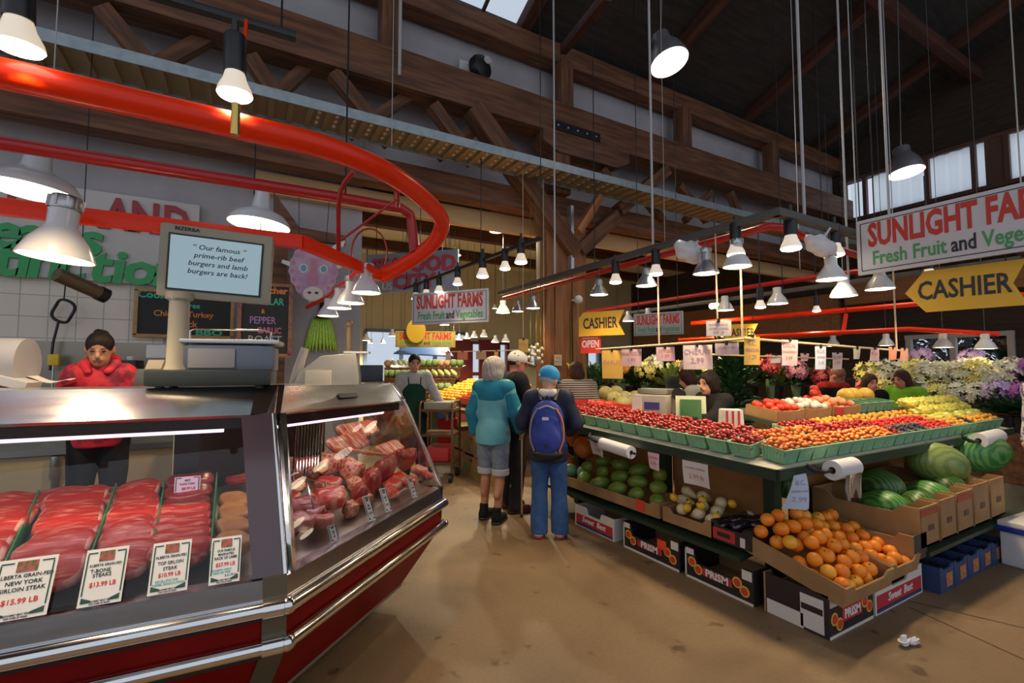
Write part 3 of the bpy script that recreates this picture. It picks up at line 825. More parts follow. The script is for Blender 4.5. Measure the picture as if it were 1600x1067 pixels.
for me, nm, px, py, o, rx, ry, rz, lab, cat, sc in [
    (roast, 'beef_roast', 600, 732, .34, 25, 0, 10, 'large dark red roast in the middle of the angled case', 'roast', .85),
    (roast, 'beef_roast', 632, 715, .46, 20, 8, -20, 'dark rolled roast behind the rightmost white price card', 'roast', .8),
    (roast, 'beef_roast', 580, 752, .28, 18, 0, 25, 'dark red roast above the first white price cards', 'roast', .75),
    (roast, 'beef_roast', 562, 770, .22, 18, 0, 40, 'small dark roast behind the first upright card', 'roast', .55),
    (roastn, 'netted_roast', 548, 795, .17, 15, -5, 12, 'pale netted roast low beside the lowest price card', 'roast', .55),
    (roastn, 'netted_roast', 550, 735, .44, 20, 5, 20, 'tan netted roast beneath the hanging rib racks', 'roast', 1.0),
    (roastn, 'netted_roast', 520, 725, .55, 15, 0, -8, 'pink netted roast left of the tan netted roast', 'roast', .9),
    (pale, 'pork_piece', 466, 815, .12, 12, 0, 0, 'pink pork piece nearest the corner post', 'pork', .7),
    (pale, 'pork_piece', 500, 812, .15, 10, 0, 15, 'pink pork piece just above the low price card', 'pork', .7),
    (pale, 'pork_piece', 482, 790, .28, 16, 0, -10, 'wrapped pink pork behind the front pork pieces', 'pork', .9),
    (pale, 'pork_piece', 655, 735, .25, 16, 0, 10, 'pale pork piece by the end glass', 'pork', .7),
    (chop, 'lamb_chop', 668, 742, .14, 18, 0, 25, 'small chop in the front corner by the end glass', 'chop', .8),
    (chop, 'lamb_chop', 640, 752, .16, 22, 0, -15, 'small chop behind the rightmost card', 'chop', .9),
    (chop, 'lamb_chop', 612, 768, .15, 20, 0, 15, 'small chop left of the rightmost card', 'chop', .9),
    (chop, 'lamb_chop', 518, 778, .22, 20, 0, -5, 'dark chop behind the pale netted roast', 'chop', 1.3),
    (ribm, 'rib_rack', 545, 692, .72, 38, 0, 3, 'long rack of ribs leaning on the back of the angled case', 'ribs', 1.0),
    (ribm, 'rib_rack', 560, 672, .80, 40, 0, -3, 'topmost rack of ribs at the back of the angled case', 'ribs', 1.0),
    (ribm, 'rib_rack', 610, 700, .60, 34, 0, 4, 'lower rack of ribs toward the end glass', 'ribs', .8)]:
    p = in2(px, py, o)
    put(me, nm, p, (RAD(rx), RAD(ry), r2 + RAD(rz)), lab, cat, None, (sc, sc, sc))
fill = random.Random(21)
spots = []
while len(spots) < 24:
    a_, o_ = fill.uniform(.12, 1.34), fill.uniform(.16, .86)
    if a_ > .12 + .58 * o_ and all((a_ - q[0]) ** 2 + (o_ - q[1]) ** 2 > .017 for q in spots): spots.append((a_, o_))
FNAMES = ['dark cut of beef', 'streaky red chop', 'pale netted joint']
for i, (a_, o_) in enumerate(spots):
    k = fill.choice([0, 0, 1, 1, 2]); me = (roast, chop, roastn)[k]; sc = (.50, 1.0, .55)[k]
    put(me, ('beef_cut', 'chop', 'netted_joint')[k], along2(a_, o_, .045 if k != 1 else .03), (RAD(12), RAD(fill.uniform(-8, 8)), fill.uniform(0, 6)), FNAMES[k] + ' packed on the deck of the angled case', 'meat', FNAMES[k] + 's on the angled deck', (sc, sc, sc))
for i in range(5):
    m = MB(); p = in2(520 + i * 22, 700 + i * 3, .52); q = in2(542 + i * 22, 703 + i * 3, .52)
    m.tube([p, p.lerp(q, .2), p.lerp(q, .8), q], [.006, .015, .015, .006], 10)
    tag(m.build('sausage', M('orange sausage', (.55, .17, .06), .35), smooth=60), 'orange sausage link lying in a line across the case', 'sausage', 'orange sausage links')
rk = thing('wire_rack', 'chromed wire rack hanging in the angled case by the corner channel', 'rack', tuple(in2(480, 740, .5)))
c_ = [in2(x, y, o) for x, y, o in ((462, 660, .62), (505, 650, .62), (500, 735, .42), (458, 752, .42))]
m = MB(); m.tube(c_, .006, 6, closed=True); wbuild(m, 'rack_frame', CHROME, rk, smooth=60)
for k in range(1, 9):
    m = MB(); m.tube([c_[0].lerp(c_[1], k / 9), c_[3].lerp(c_[2], k / 9)], .0035, 5); wbuild(m, 'wire', CHROME, rk, smooth=60)
wk = thing('wire_tray', 'bent chrome wire tray among the pink pork pieces', 'tray', tuple(in2(485, 770, .3)))
for k in range(4):
    m = MB(); m.tube([in2(462, 752 + k * 13, .30 - k * .03), in2(482, 748 + k * 13, .32 - k * .03), in2(520, 757 + k * 11, .30 - k * .03)], .004, 5); wbuild(m, 'wire', CHROME, wk, smooth=60)
m = MB(); m.tube([in2(478, 746, .3), in2(490, 795, .2)], .004, 5); m.tube([in2(508, 752, .3), in2(512, 790, .2)], .004, 5); wbuild(m, 'crossbar', CHROME, wk)
for pxy, w, h, lab, tx in [((524, 846), .055, .075, 'small low white card by the pink pork', 'GROUND PORK'), ((582, 818), .062, .135, 'first upright white card in the angled case', 'BEEF ROAST'), ((608, 800), .062, .135, 'second upright white card in the angled case', 'CROSS RIB'), ((649, 776), .062, .125, 'rightmost upright white card by the end glass', 'LEG OF LAMB')]:
    A_, B_ = GC + N2 * .03, GC + D2 + N2 * .03
    d_ = ray(*pxy); n_ = Vector((-(B_ - A_).y, (B_ - A_).x)); tt = n_.dot(A_) / n_.dot(d_.xy); p = _O + d_ * tt
    price_card((p.x, p.y, .715), r2, RAD(-24), w, h, lab, [(tx.split()[0], 0, .60, .11, .55), (' '.join(tx.split()[1:]), 0, .48, .11, .55)], [('$6.99 LB', 0, .30, .12, .5)], roll=RAD(6))

# ---------------------------------------------------------------- scale with screen on the case
GREYP = M('warm grey plastic', (.33, .30, .22), .4)
GREYB = M('blue grey panel', (.12, .14, .18), .3, .3)
DKGREEN = M('dark green grey plastic', (.020, .026, .022), .4)
SCREEN = M('lit screen', (.10, .13, .14), .3, emit=.36, ecol=(.62, .88, 1.0))
sp = Pd(338, 596, 2.30)
scl = thing('counter_scale', 'grey counter scale with tall screen advertising burgers on top of the meat case', 'scale', (sp.x, sp.y, 1.43), RAD(-9))
m = MB(); m.box((0, 0, .045), (.50, .30, .075)); m.build('base', DKGREEN, scl, bevel=.012)
for sx in (-.2, .2):
    for sy in (-.1, .1):
        m = MB(); m.lathe([(.02, 0), (.018, .015)], 10, Matrix.Translation((sx, sy, -.006)), True, True); m.build('foot', BLACK, scl)
m = MB(); m.prism([(-.13, .075), (.26, .075), (.26, .19), (.20, .20), (-.10, .20), (-.15, .17)], -.10, .10); m.build('housing', GREYB, scl, bevel=.01)
m = MB(); m.box((-.0, -.105, .135), (.19, .012, .09)); m.build('printer_door', M('pale flap', (.24, .24, .25), .4), scl, bevel=.004)
m = MB(); m.box((.06, .02, .215), (.44, .26, .022)); m.build('weighing_platform', STEELR, scl, bevel=.006)
m = MB(); m.tube([(-.14, .10, .225), (-.14, .10, .275), (-.12, .10, .285), (.20, .10, .285), (.22, .10, .275), (.22, .10, .225)], .005, 6); m.build('platform_rail', CHROME, scl, smooth=60)
m = MB(); m.lathe([(.055, .07), (.05, .09), (.044, .11), (.040, .40), (.055, .41), (.055, .44)], 20, Matrix.Translation((-.145, -.07, 0)), False, True); m.build('pole', GREYP, scl, smooth=40)
dsp = thing('display', None, None, (-.0, -.08, .58)); dsp.parent = scl; dsp.rotation_euler = (RAD(6), RAD(3.0), RAD(0))
m = MB(); m.box((0, .03, 0), (.47, .07, .34)); m.build('screen_housing', GREYP, dsp, bevel=.016)
m = MB(); m.box((0, -.007, -.005), (.392, .006, .262)); m.build('screen_bezel', BLACK, dsp)
m = MB(); m.box((0, -.0095, -.005), (.375, .004, .245)); m.build('screen', SCREEN, dsp)
text_mesh('lettering', [('“ Our famous ”', .01, .072, .032, 1.1, .012, 'CENTER', .2), ('prime-rib beef', .01, .034, .032, 1.1, .012, 'CENTER', .2), ('burgers and lamb', .01, -.004, .032, 1.1, .012, 'CENTER', .2), ('burgers are back!', .01, -.042, .032, 1.1, .012, 'CENTER', .2)], M('screen text', (.02, .05, .07), .5), dsp, .001, -.0125)
text_mesh('maker_lettering', [('BIZERBA', -.125, .149, .022, 1.2, .03, 'CENTER')], INKK, dsp, .001, -.0056)

# black screen turned away, card reader and monitor arm behind the angled case
bp_ = Pd(556, 596, 3.3)
bx = thing('black_display', 'low wide black display with thin steel edges on the angled case', 'display', (bp_.x, bp_.y, 1.418), RAD(-12))
m = MB(); m.box((0, 0, .065), (.36, .05, .115)); m.build('screen_panel', M('dead screen', (.004, .004, .005), .25), bx, bevel=.004)
m = MB(); m.box((-.185, 0, .065), (.012, .06, .125)); m.box((.185, 0, .065), (.008, .06, .125)); m.build('edge_trim', CHROME, bx)
m = MB(); m.box((0, .02, .006), (.40, .12, .012)); m.build('base', CASEBLACK, bx)
tp = Pd(508, 597, 3.15)
pm = thing('payment_terminal', 'pale grey till terminal leaning behind the angled case', 'till', (tp.x, tp.y, 1.40), RAD(-20))
m = MB(); m.prism([(-.19, .0), (.22, 0), (.22, .05), (.20, .22), (-.02, .20), (-.16, .09)], -.05, .10); m.build('body', M('pale grey plastic', (.40, .38, .33), .4), pm, bevel=.012)
m = MB(); m.box((-.03, -.06, .055), (.16, .02, .10)); m.build('receipt_box', M('cream box', (.62, .56, .42), .5), pm, bevel=.004)
m = MB(); m.tube([(-.20, 0, 0), (-.17, 0, .12), (-.13, 0, .25)], [.03, .03, .025], 10); m.build('monitor_arm', M('grey arm', (.36, .34, .30), .4), pm, smooth=60)
m = MB(); m.box((.20, .02, .225), (.16, .12, .012)); m.build('paper_tray', CARD, pm)

# ---------------------------------------------------------------- service area behind the case
m = MB(); m.slab((-6.9, 5.25, .86), (-.35, 5.25, .86), (-.35, 5.98, .86), (-6.9, 5.98, .86), .05)
bc = thing('back_counter', 'stainless work counter against the tiled stall wall', 'counter', (-2, 5.6, 0))
wbuild(m, 'worktop', STEELR, bc)
m = MB(); m.slab((-6.9, 5.3, .1), (-.4, 5.3, .1), (-.4, 5.3, .80), (-6.9, 5.3, .80), .5); wbuild(m, 'cupboard_front', M('cream cupboard', (.58, .47, .28), .5), bc)
for k, X0 in enumerate((-2.2, -1.3)):
    m = MB(); m.tube([(X0, 5.27, .0), (X0, 5.27, .6), (X0, 5.27, .62), (X0, 5.27, .80)], [.04, .035, .05, .045], 12); wbuild(m, 'leg', STEELR, bc, smooth=50)
# white fridge and red fire point seen through the case's back windows
m = MB(); m.box((-.28, 4.75, .62), (.34, .5, 1.24)); o = m.build('white_cabinet', M('cream white enamel', (.62, .58, .50), .4), bevel=.012); tag(o, 'cream white cabinet behind the case under the scale', 'cabinet')
m = MB(); m.lathe([(.0, 0), (.07, 0), (.07, .42), (.05, .5), (.02, .52), (.02, .58), (0, .58)], 16); o = m.build('fire_extinguisher', M('extinguisher red', (.6, .05, .02), .3), smooth=50); o.location = (-.62, 4.9, .0)
tag(o, 'red fire extinguisher on the floor behind the meat case', 'fire extinguisher')
# label printer / keypad on the wall side
kp = Pd(118, 560, 4.6)
kt = thing('till_keypad', 'black till keypad with green screen on a post behind the case', 'keypad', (kp.x, kp.y, kp.z), RAD(-28), rot=(0, RAD(3), RAD(-15)))
m = MB(); m.box((0, 0, 0), (.235, .03, .21)); m.build('body', BLACK, kt, bevel=.01)
m = MB(); m.box((0, -.018, .065), (.17, .004, .05)); m.build('screen', M('green lcd', (.12, .22, .13), .3), kt)
for j in range(4):
    for i in range(6): 
        m = MB(); m.box((-.075 + i * .03, -.018, .015 - j * .028), (.02, .006, .018)); m.build('key', M('grey key', (.35, .35, .33), .5), kt)
m = MB(); m.tube([(0, .02, -.1), (0, .05, kp.z * -1 + .9)], .02, 8); m.build('post', DARKMETAL, kt, smooth=60)
yp = Pd(84, 562, 4.3)
m = MB(); m.box((0, 0, 0), (.075, .05, .10)); yt = thing('yellow_tag_box', 'small yellow box on a thin stand behind the case', 'box', tuple(yp)); m.build('box', M('yellow plastic', (.80, .55, .02), .4), yt, bevel=.006)
m = MB(); m.tube([(0, 0, -.05), (0, 0, .88 - yp.z)], .008, 6); m.build('stand', STEELR, yt)
pp = Pd(203, 572, 4.4)
pt = thing('black_printer', 'black label printer right of the person in the red jacket', 'printer', (pp.x, pp.y, pp.z - .09), RAD(-20))
m = MB(); m.box((0, 0, .07), (.17, .14, .15)); m.build('body', BLACK, pt, bevel=.015)
m = MB(); m.lathe([(.02, .14), (.03, .17), (.02, .18)], 12, None, True, True); m.build('paper_roll', CARD, pt)
m = MB(); m.tube([(0, 0, 0), (0, .03, .88 - pt.location.z)], .025, 8); m.build('stand', DARKMETAL, pt)
np_ = Pd(234, 588, 2.62)
nb = thing('note_box', 'grey box holding cream note slips on the meat case', 'box', (np_.x, np_.y, 1.425), RAD(-20))
m = MB(); m.prism([(-.06, 0), (.07, 0), (.055, .09), (-.045, .09)], -.04, .04); m.build('holder', M('grey holder', (.16, .16, .13), .5), nb, bevel=.004)
m = MB(); m.slab((-.03, .0, .08), (.05, .0, .08), (.06, .02, .14), (-.02, .02, .14), .02); m.build('note_slips', M('cream slips', (.70, .56, .36), .6), nb)
# bread slicer cover and papers at the far left of the case top
lp = Pd(20, 580, 2.9)
sl = thing('wrapping_machine', 'grey wrapping machine at the far left end of the case top', 'machine', (lp.x - .12, lp.y, 1.43), RAD(-8))
m = MB(); m.lathe([(0, -.15), (.16, -.15), (.16, .15), (0, .15)], 24, Matrix.Translation((-.02, .15, .12)) @ Matrix.Rotation(PI / 2, 4, 'Y')); m.build('film_roll', M('grey film', (.42, .42, .44), .4), sl, smooth=40)
m = MB(); m.slab((-.25, -.05, .15), (.22, -.05, .0), (.22, .12, .0), (-.25, .12, .15), .05); m.build('sloping_tray', ENAMEL, sl)
pc_ = Pd(70, 601, 3.1)
m = MB(); m.grid(lambda a, b: (a * .28, b * .12, .012 + .03 * math.sin(a * 7) * (1 - a) ** .5 + .01 * b), 12, 3); o = m.build('crumpled_paper', CARD, smooth=60); o.location = (pc_.x - .14, pc_.y - .06, 1.428); tag(o, 'crumpled white wrapping sheet on the case top', 'paper')
pn = Pd(244, 547, 6.9)
m = MB(); q = Py(244, 549, 5.97); m.box((q.x, q.y, q.z), (.16, .006, .13)); o = m.build('wall_notice', CARD); tag(o, 'small white notice stuck on the splashback', 'notice')

# wall sign of the stall
GREENL = M('green sign letters', (.03, .36, .10), .4)
REDL = M('maroon sign letters', (.34, .02, .03), .4)
BOARD = M('sign board white', (.56, .53, .50), .6, col2=(.62, .59, .56), scale=1.5)
sy = WALL_Y - .05
bl, br = -4.6, Py(312, 330, sy).x
sg = thing('stall_sign', 'big white stall sign with maroon and green raised letters on the wall', 'sign', (br, sy, 2.36))
m = MB(); m.box(((bl - br) / 2, 0, .44), (br - bl, .05, .88)); m.build('board', BOARD, sg)
m = MB()
def SX(px, py=330): return Py(px, py, sy).x - br
t1 = [('GRANVILLE ISLAND', SX(300), .70, .36, 1.25, .02, 'RIGHT')]
# letters sit where the boards show them
lets = [('L', 118), ('A', 186), ('N', 229), ('D', 277), ('S', 72), ('I', 20)]
text_mesh('raised_lettering', [(c, SX(px), .665, .40, .78, .03, 'CENTER') for c, px in lets], REDL, sg, .03, -.04)
mser = MB()
for c, px, offs in [('L', 118, (-.06,)), ('A', 186, (-.10, .10)), ('N', 229, (-.085, .085)), ('D', 277, (-.08,))]:
    for o_ in offs: mser.box((SX(px) + o_, -.044, .535), (.10, .026, .035))
mser.build('letter_serifs', REDL, sg)
def spaced(row, py, z): return [(c, SX(px, py), z, .46, 1.05, .028, 'CENTER', .12) for c, px in row]
text_mesh('raised_green_lettering', spaced([('M', -75), ('e', 8), ('a', 52), ('t', 98), ('s', 142)], 372, .385) + spaced([('D', -105), ('i', -62), ('s', -32), ('t', 8), ('i', 36), ('n', 70), ('c', 112), ('t', 156), ('i', 185), ('o', 218), ('n', 260)], 427, .135), GREENL, sg, .03, -.04)
# chalkboards
FRAME = M('pine frame', (.36, .20, .07), .5, col2=(.44, .26, .10), scale=4, stretch=(1, 5, 5))
FRAMEC = M('painted frame', (.28, .12, .04), .5, col2=(.20, .05, .10), scale=22, lo=.5, hi=.6)
CHALKB = M('chalkboard', (.018, .020, .020), .7)
CG, CO, CP, CW, CPK = (M('chalk ' + n, c, .8) for n, c in [('green', (.05, .50, .30)), ('orange', (.70, .22, .06)), ('violet', (.42, .22, .50)), ('grey', (.36, .38, .44)), ('pink', (.60, .15, .25))])
def chalkboard(label, px0, py0, px1, py1, Yp, fr, rz=0, tilt=0):
    a, b = Py(px0, py0, Yp), Py(px1, py1, Yp)
    w, h = b.x - a.x, a.z - b.z
    t = thing('chalkboard', label, 'chalkboard', ((a.x + b.x) / 2, Yp, (a.z + b.z) / 2), rot=(tilt, 0, rz))
    m = MB(); m.box((0, 0, 0), (w, .02, h)); m.build('slate', CHALKB, t)
    m = MB(); e = .035
    m.box((0, -.005, h / 2), (w + e, .04, e)); m.box((0, -.005, -h / 2), (w + e, .04, e)); m.box((-w / 2, -.005, 0), (e, .04, h)); m.box((w / 2, -.005, 0), (e, .04, h))
    m.build('board_frame', fr, t, bevel=.004)
    return t, w, h
t, w, h = chalkboard('wide black chalkboard with green and orange chalk behind the scale pole', 214, 452, 362, 528, WALL_Y - .06, FRAME)
text_mesh('green_chalk', [('Cooked', -.29 * w, .40 * h, .22 * h, 1, .03, 'CENTER'), ('Oil Free', .0 * w, .20 * h, .17 * h, .9, .02, 'CENTER'), ('BBQ', .25 * w, -.40 * h, .18 * h, 1.5, .03, 'CENTER')], CG, t, .002, -.011)
text_mesh('orange_chalk', [('Chicken Turkey', -.02 * w, .0 * h, .18 * h, .95, .02, 'CENTER'), ('Duck', .0, -.22 * h, .2 * h, 1, .02, 'CENTER')], CO, t, .002, -.011)
t, w, h = chalkboard('tall chalkboard listing roasts in coloured chalk in a painted frame', 376, 442, 452, 556, WALL_Y - .9, FRAMEC, RAD(-6))
text_mesh('orange_chalk', [('Butcher', .1 * w, .42 * h, .13 * h, 1, .04, 'CENTER')], CO, t, .002, -.011)
text_mesh('green_chalk', [('REGULAR', .0, .26 * h, .14 * h, .75, .02, 'CENTER')], CG, t, .002, -.011)
text_mesh('orange_ampersand', [('&', -.05 * w, .12 * h, .09 * h, .8, .02, 'CENTER')], CO, t, .002, -.011)
text_mesh('violet_chalk', [('PEPPER', -.05 * w, -.01 * h, .14 * h, .75, .01, 'CENTER')], CP, t, .002, -.011)
text_mesh('pink_chalk', [('GARLIC', .08 * w, -.15 * h, .12 * h, .75, .02, 'CENTER')], CPK, t, .002, -.011)
text_mesh('grey_chalk', [('ROAST', .0, -.28 * h, .15 * h, .9, .01, 'CENTER')], CW, t, .002, -.011)
m = MB(); m.tube([(-w * .3, .02, h / 2), (-w * .3, .02, 1.9)], .006, 5); m.build('hanging_rod', DARKMETAL, t); 
m = MB(); m.tube([(0, .02, -h / 2), (0, .02, -t.location.z + .0)], .02, 8); m.build('stand_post', BEAM, t)
# post of the stall to the left of the bull's head
A = Py(430, 600, WALL_Y - .12); 
m = MB(); m.box((A.x, WALL_Y - .12, 1.55), (.17, .12, 3.1)); o = m.build('timber_post', BEAM); tag(o, 'dark timber post at the stall wall behind the tall chalkboard', 'post')
m = MB(); pz_ = [Py(x, y, WALL_Y - .3) for x, y in [(428, 300), (468, 355), (540, 368), (540, 382), (462, 372), (428, 330)]]
m.add([tuple(p) for p in pz_] + [(p.x, p.y + .08, p.z) for p in pz_], [(5, 4, 3, 2, 1, 0), (6, 7, 8, 9, 10, 11)] + [(i, (i + 1) % 6, 6 + (i + 1) % 6, 6 + i) for i in range(6)])
o = m.build('timber_bracket', BEAM); tag(o, 'dark curved timber bracket above the painted bull head', 'bracket')

# painted bull's head cutout
bh = Pd(490, 425, 5.15)
bt = thing('bull_head_cutout', 'flat painted bull head cutout with ruffled pink outline hanging above the case', 'cutout', tuple(bh), RAD(-14))
BULLP = M('painted pink hide', (.62, .40, .48), .6, col2=(.46, .26, .40), scale=9)
bt.scale = (1.2, 1.2, 1.2)
CREAM = M('cream paint', (.72, .68, .58), .6); BULLB = M('blue paint', (.16, .34, .50), .6); BULLR = M('rose paint', (.55, .22, .30), .6); BULLK = M('dark paint', (.06, .05, .07), .6)
def disc(poly, y0, y1): m = MB(); m.prism(poly, y0, y1); return m
pts = []
for k in range(72):
    a = 2 * PI * k / 72
    rx, rz_ = .205, .275
    rr = 1 + .035 * math.cos(k * 2 * PI / 4)
    nar = 1 - .28 * max(0, -math.sin(a)) ** 1.5
    pts.append((rx * math.cos(a) * rr * nar, rz_ * math.sin(a) * rr))
disc(pts, 0, .02).build('head_board', [BULLP], bt)
for s in (-1, 1):
    m = MB(); hp = [(s * .17, .20), (s * .20, .24), (s * .25, .25), (s * .265, .31), (s * .235, .30), (s * .19, .275), (s * .15, .24)]
    m.prism(hp[::-s] if s > 0 else hp, .0, .02); m.build('horn', CREAM, bt)
    m = MB(); ep = [(s * .19, .08), (s * .26, .10), (s * .27, .07), (s * .20, .04)]; m.prism(ep[::-s], .0, .02); m.build('ear', CREAM, bt)
    m = MB(); m.prism([(s * .085 + .036 * math.cos(a), .03 + .042 * math.sin(a)) for a in np.linspace(0, 2 * PI, 20)[:-1]], -.004, 0); ey = m.build('eye', CREAM, bt)
    m = MB(); m.prism([(s * .085 + .024 * math.cos(a), .03 + .030 * math.sin(a)) for a in np.linspace(0, 2 * PI, 20)[:-1]], -.007, -.004); m.build('iris', BULLB, ey)
    m = MB(); m.prism([(s * .03 + .016 * math.cos(a), -.19 + .012 * math.sin(a)) for a in np.linspace(0, 2 * PI, 16)[:-1]], -.008, -.005); m.build('nostril', BULLK, bt)
m = MB(); m.prism([(.085 * math.cos(a), -.20 + .065 * math.sin(a)) for a in np.linspace(0, 2 * PI, 28)[:-1]], -.005, 0); m.build('muzzle', CREAM, bt)
m = MB(); m.prism([(-.02, .12), (.02, .12), (.045, -.12), (-.045, -.12)], -.003, 0); m.build('nose_bridge', BULLR, bt)
m = MB()
for k in range(20):
    a = 2 * PI * k / 20; nar = 1 - .28 * max(0, -math.sin(a)) ** 1.5
    m.prism([(.18 * math.cos(a) * nar + .016 * math.cos(b), .245 * math.sin(a) + .02 * math.sin(b)) for b in np.linspace(0, 2 * PI, 10)[:-1]], -.003, 0)
m.build('painted_curl', BULLR, bt)
m = MB(); m.tube([(-.13, .01, .25), (-.14, .01, .75)], .003, 5); m.build('hanging_wire', DARKMETAL, bt)
m = MB(); m.tube([(.10, .01, .27), (.12, .01, .70)], .003, 5); m.build('hanging_wire', DARKMETAL, bt)

# green tinsel skirt on a stand beyond the case
gp = Pd(502, 520, 5.6)
TIN = M('lime tinsel', (.30, .55, .02), .35, col2=(.45, .70, .06), scale=30, coat=.3)
gt = thing('green_tinsel_skirt', 'bright lime green tinsel skirt hanging behind the case', 'tinsel', tuple(gp))
for k in range(14):
    a = PI * k / 13; 
    m = MB(); x = -.16 * math.cos(a); y = -.07 * math.sin(a)
    m.tube([(x * .55, y * .5, .17), (x * .8, y, .05), (x, y * 1.2, -.12), (x * 1.12, y * 1.25, -.21 - .02 * (k % 2))], [.010, .017, .020, .004], 6); m.build('tinsel_strand', TIN, gt, smooth=60)
m = MB(); m.lathe([(.02, .17), (.10, .165), (.03, .21), (.012, .5)], 10); m.build('hanger', BLACK, gt, smooth=60)

# ---------------------------------------------------------------- red hanging rails
rails = thing('red_lamp_rail', 'curved glossy red tube rail hanging over the meat case', 'rail', (0, 2.6, 2.47))
big = [Vector(p) for p in [(-3.2, 2.10, 2.47), (-1.5, 2.10, 2.47), (-.6, 2.10, 2.47), (.0, 2.11, 2.47), (.28, 2.13, 2.47), (.57, 2.25, 2.47), (.85, 2.50, 2.465)]]
for px, py, d in [(690, 345, 2.98), (678, 378, 3.15), (640, 408, 3.25), (595, 432, 3.3)]: big.append(Pd(px, py, d))
def smooth_path(p, n=6):
    out = []
    P = [p[0] * 2 - p[1]] + list(p) + [p[-1] * 2 - p[-2]]
    for i in range(1, len(P) - 2):
        for k in range(n):
            t = k / n
            a, b, c, d = P[i - 1], P[i], P[i + 1], P[i + 2]
            out.append(.5 * ((2 * b) + (c - a) * t + (2 * a - 5 * b + 4 * c - d) * t * t + (3 * b - a - 3 * c + d) * t ** 3))
    out.append(P[-2]); return out
m = MB(); m.tube(smooth_path(big), .05, 18); wbuild(m, 'main_tube', REDPIPE, rails, smooth=60)
bar = [Vector((-3.2, 2.80, 2.2)), Vector((.26, 2.76, 2.2)), big[-1]]
for a, b in zip(bar, bar[1:]):
    o = beam('lower_bar', a, b, .045, .07, REDPIPE); o.parent = rails; o.matrix_basis = rails.matrix_basis.inverted() @ o.matrix_basis
pi = [Vector((-3.2, 3.2, 2.6)), Vector((0.5, 3.11, 2.6)), Vector((.90, 3.11, 2.6)), Vector((.97, 3.12, 2.57)), Vector((.985, 3.13, 2.5)), Pd(648, 395, 3.2)]
m = MB(); m.tube(pi, .034, 12); wbuild(m, 'upper_pipe', REDDK, rails, smooth=60)
st = [Pd(552, 268, 2.62), Pd(536, 290, 2.66), Pd(529, 320, 2.7), Pd(529, 392, 2.85)]
m = MB(); m.tube(smooth_path(st, 4), .014, 8); wbuild(m, 'hoop_strut', REDDK, rails, smooth=60)
m = MB(); m.tube([Pd(532, 376, 2.85), Pd(622, 310, 2.75)], .008, 6); wbuild(m, 'diagonal_rod', REDDK, rails)
m = MB(); m.tube([Pd(620, 298, 2.8), Pd(620, 322, 2.9)], .018, 8); wbuild(m, 'short_strut', REDDK, rails)
m = MB(); m.tube([Pd(548, 432, 3.4) if a < -1 else Pd(577 - 28 * math.cos(a), 395 - 38 * math.sin(a), 3.5) for a in np.linspace(-.9, PI + .5, 14)], .007, 6); wbuild(m, 'wire_hoop', REDDK, rails, smooth=60)
m = MB(); ra2 = [Pd(590, 428, 3.02), Pd(572, 413, 3.1), Pd(548, 434, 3.7), Pd(530, 447, 4.3), Pd(513, 463, 4.9), Pd(480, 480, 5.3)]; m.tube(ra2, .022, 8); wbuild(m, 'lamp_branch', REDPIPE, rails, smooth=60)
m = MB(); p = big[4]
for px, py0, d in [(386, 35, 2.05)]:
    a, b = Pd(px - 1, py0, 2.12), Pd(px - 12, 178, 1.93); o = beam('hanger_strap', a, b, .012, .035, REDPIPE); o.parent = rails; o.matrix_basis = rails.matrix_basis.inverted() @ o.matrix_basis
clip = MB(); q = Pd(368, 188, 1.72); clip.tube([q + Vector((0, 0, .06)), q + Vector((0, -.005, 0)), q + Vector((0, 0, -.055))], [.016, .015, .018], 8); wbuild(clip, 'brass_clip', M('brass', (.65, .45, .12), .25, .9), rails, smooth=50)
for X in (-1.6, .55):
    m = MB(); m.tube([(X, 3.16, 2.6), (X, 3.16, roof_z(3.16) - .1)], .006, 5); wbuild(m, 'suspension_rod', DARKMETAL, rails)

# black light track over the counter
A, B = Pd(205, -18, 2.25), Pd(462, 58, 2.6)
ltk = thing('light_track', 'black track carrying reflector bulbs above the red rail', 'track', tuple((A + B) / 2))
o = beam('track', A + (A - B) * 1.5, B, .05, .035, BLACK); o.parent = ltk; o.matrix_basis = ltk.matrix_basis.inverted() @ o.matrix_basis
for f in (.1, .9):
    q = A.lerp(B, f); m = MB(); m.tube([q, Vector((q.x, q.y, roof_z(q.y) - .1))], .006, 5); wbuild(m, 'suspension_rod', DARKMETAL, ltk)
# ================================================================== PRODUCE STALL
TX, TY_ = 2.87, 1.76                            # outer corner of the L-shaped produce table
def TZ(x, y):                                   # gently raked top
    left = .885 + max(0, y - 1.8) * .030 + (x - TX) * .16
    right = .885 + (y - TY_) * .16
    return min(left, right) if x - TX > y - TY_ else left
TGREEN = M('dark green paint', (.018, .040, .022), .45)
TOPW = M('white table top', (.72, .66, .55), .4)
PLY = M('plywood board', (.34, .15, .04), .6, col2=(.42, .20, .065), scale=2.5, stretch=(1, 1, 4))
CARDB = M('brown cardboard', (.30, .16, .06), .75, col2=(.37, .21, .085), scale=5)
CARDW = M('white cardboard', (.66, .62, .56), .6)
CARDK = M('black printed cardboard', (.022, .018, .018), .45)
CARDR = M('red printed cardboard', (.50, .03, .04), .5)
CARDBL = M('blue printed cardboard', (.025, .055, .15), .5)
PULP = M('green pulp basket', (.17, .36, .21), .8, col2=(.22, .43, .26), scale=30)
ARM_X1, ARM_Y1 = 3.72, 4.62
lt = thing('produce_table', 'dark green produce table arm along the aisle carrying cherries', 'table', (3.3, 3.2, 0))
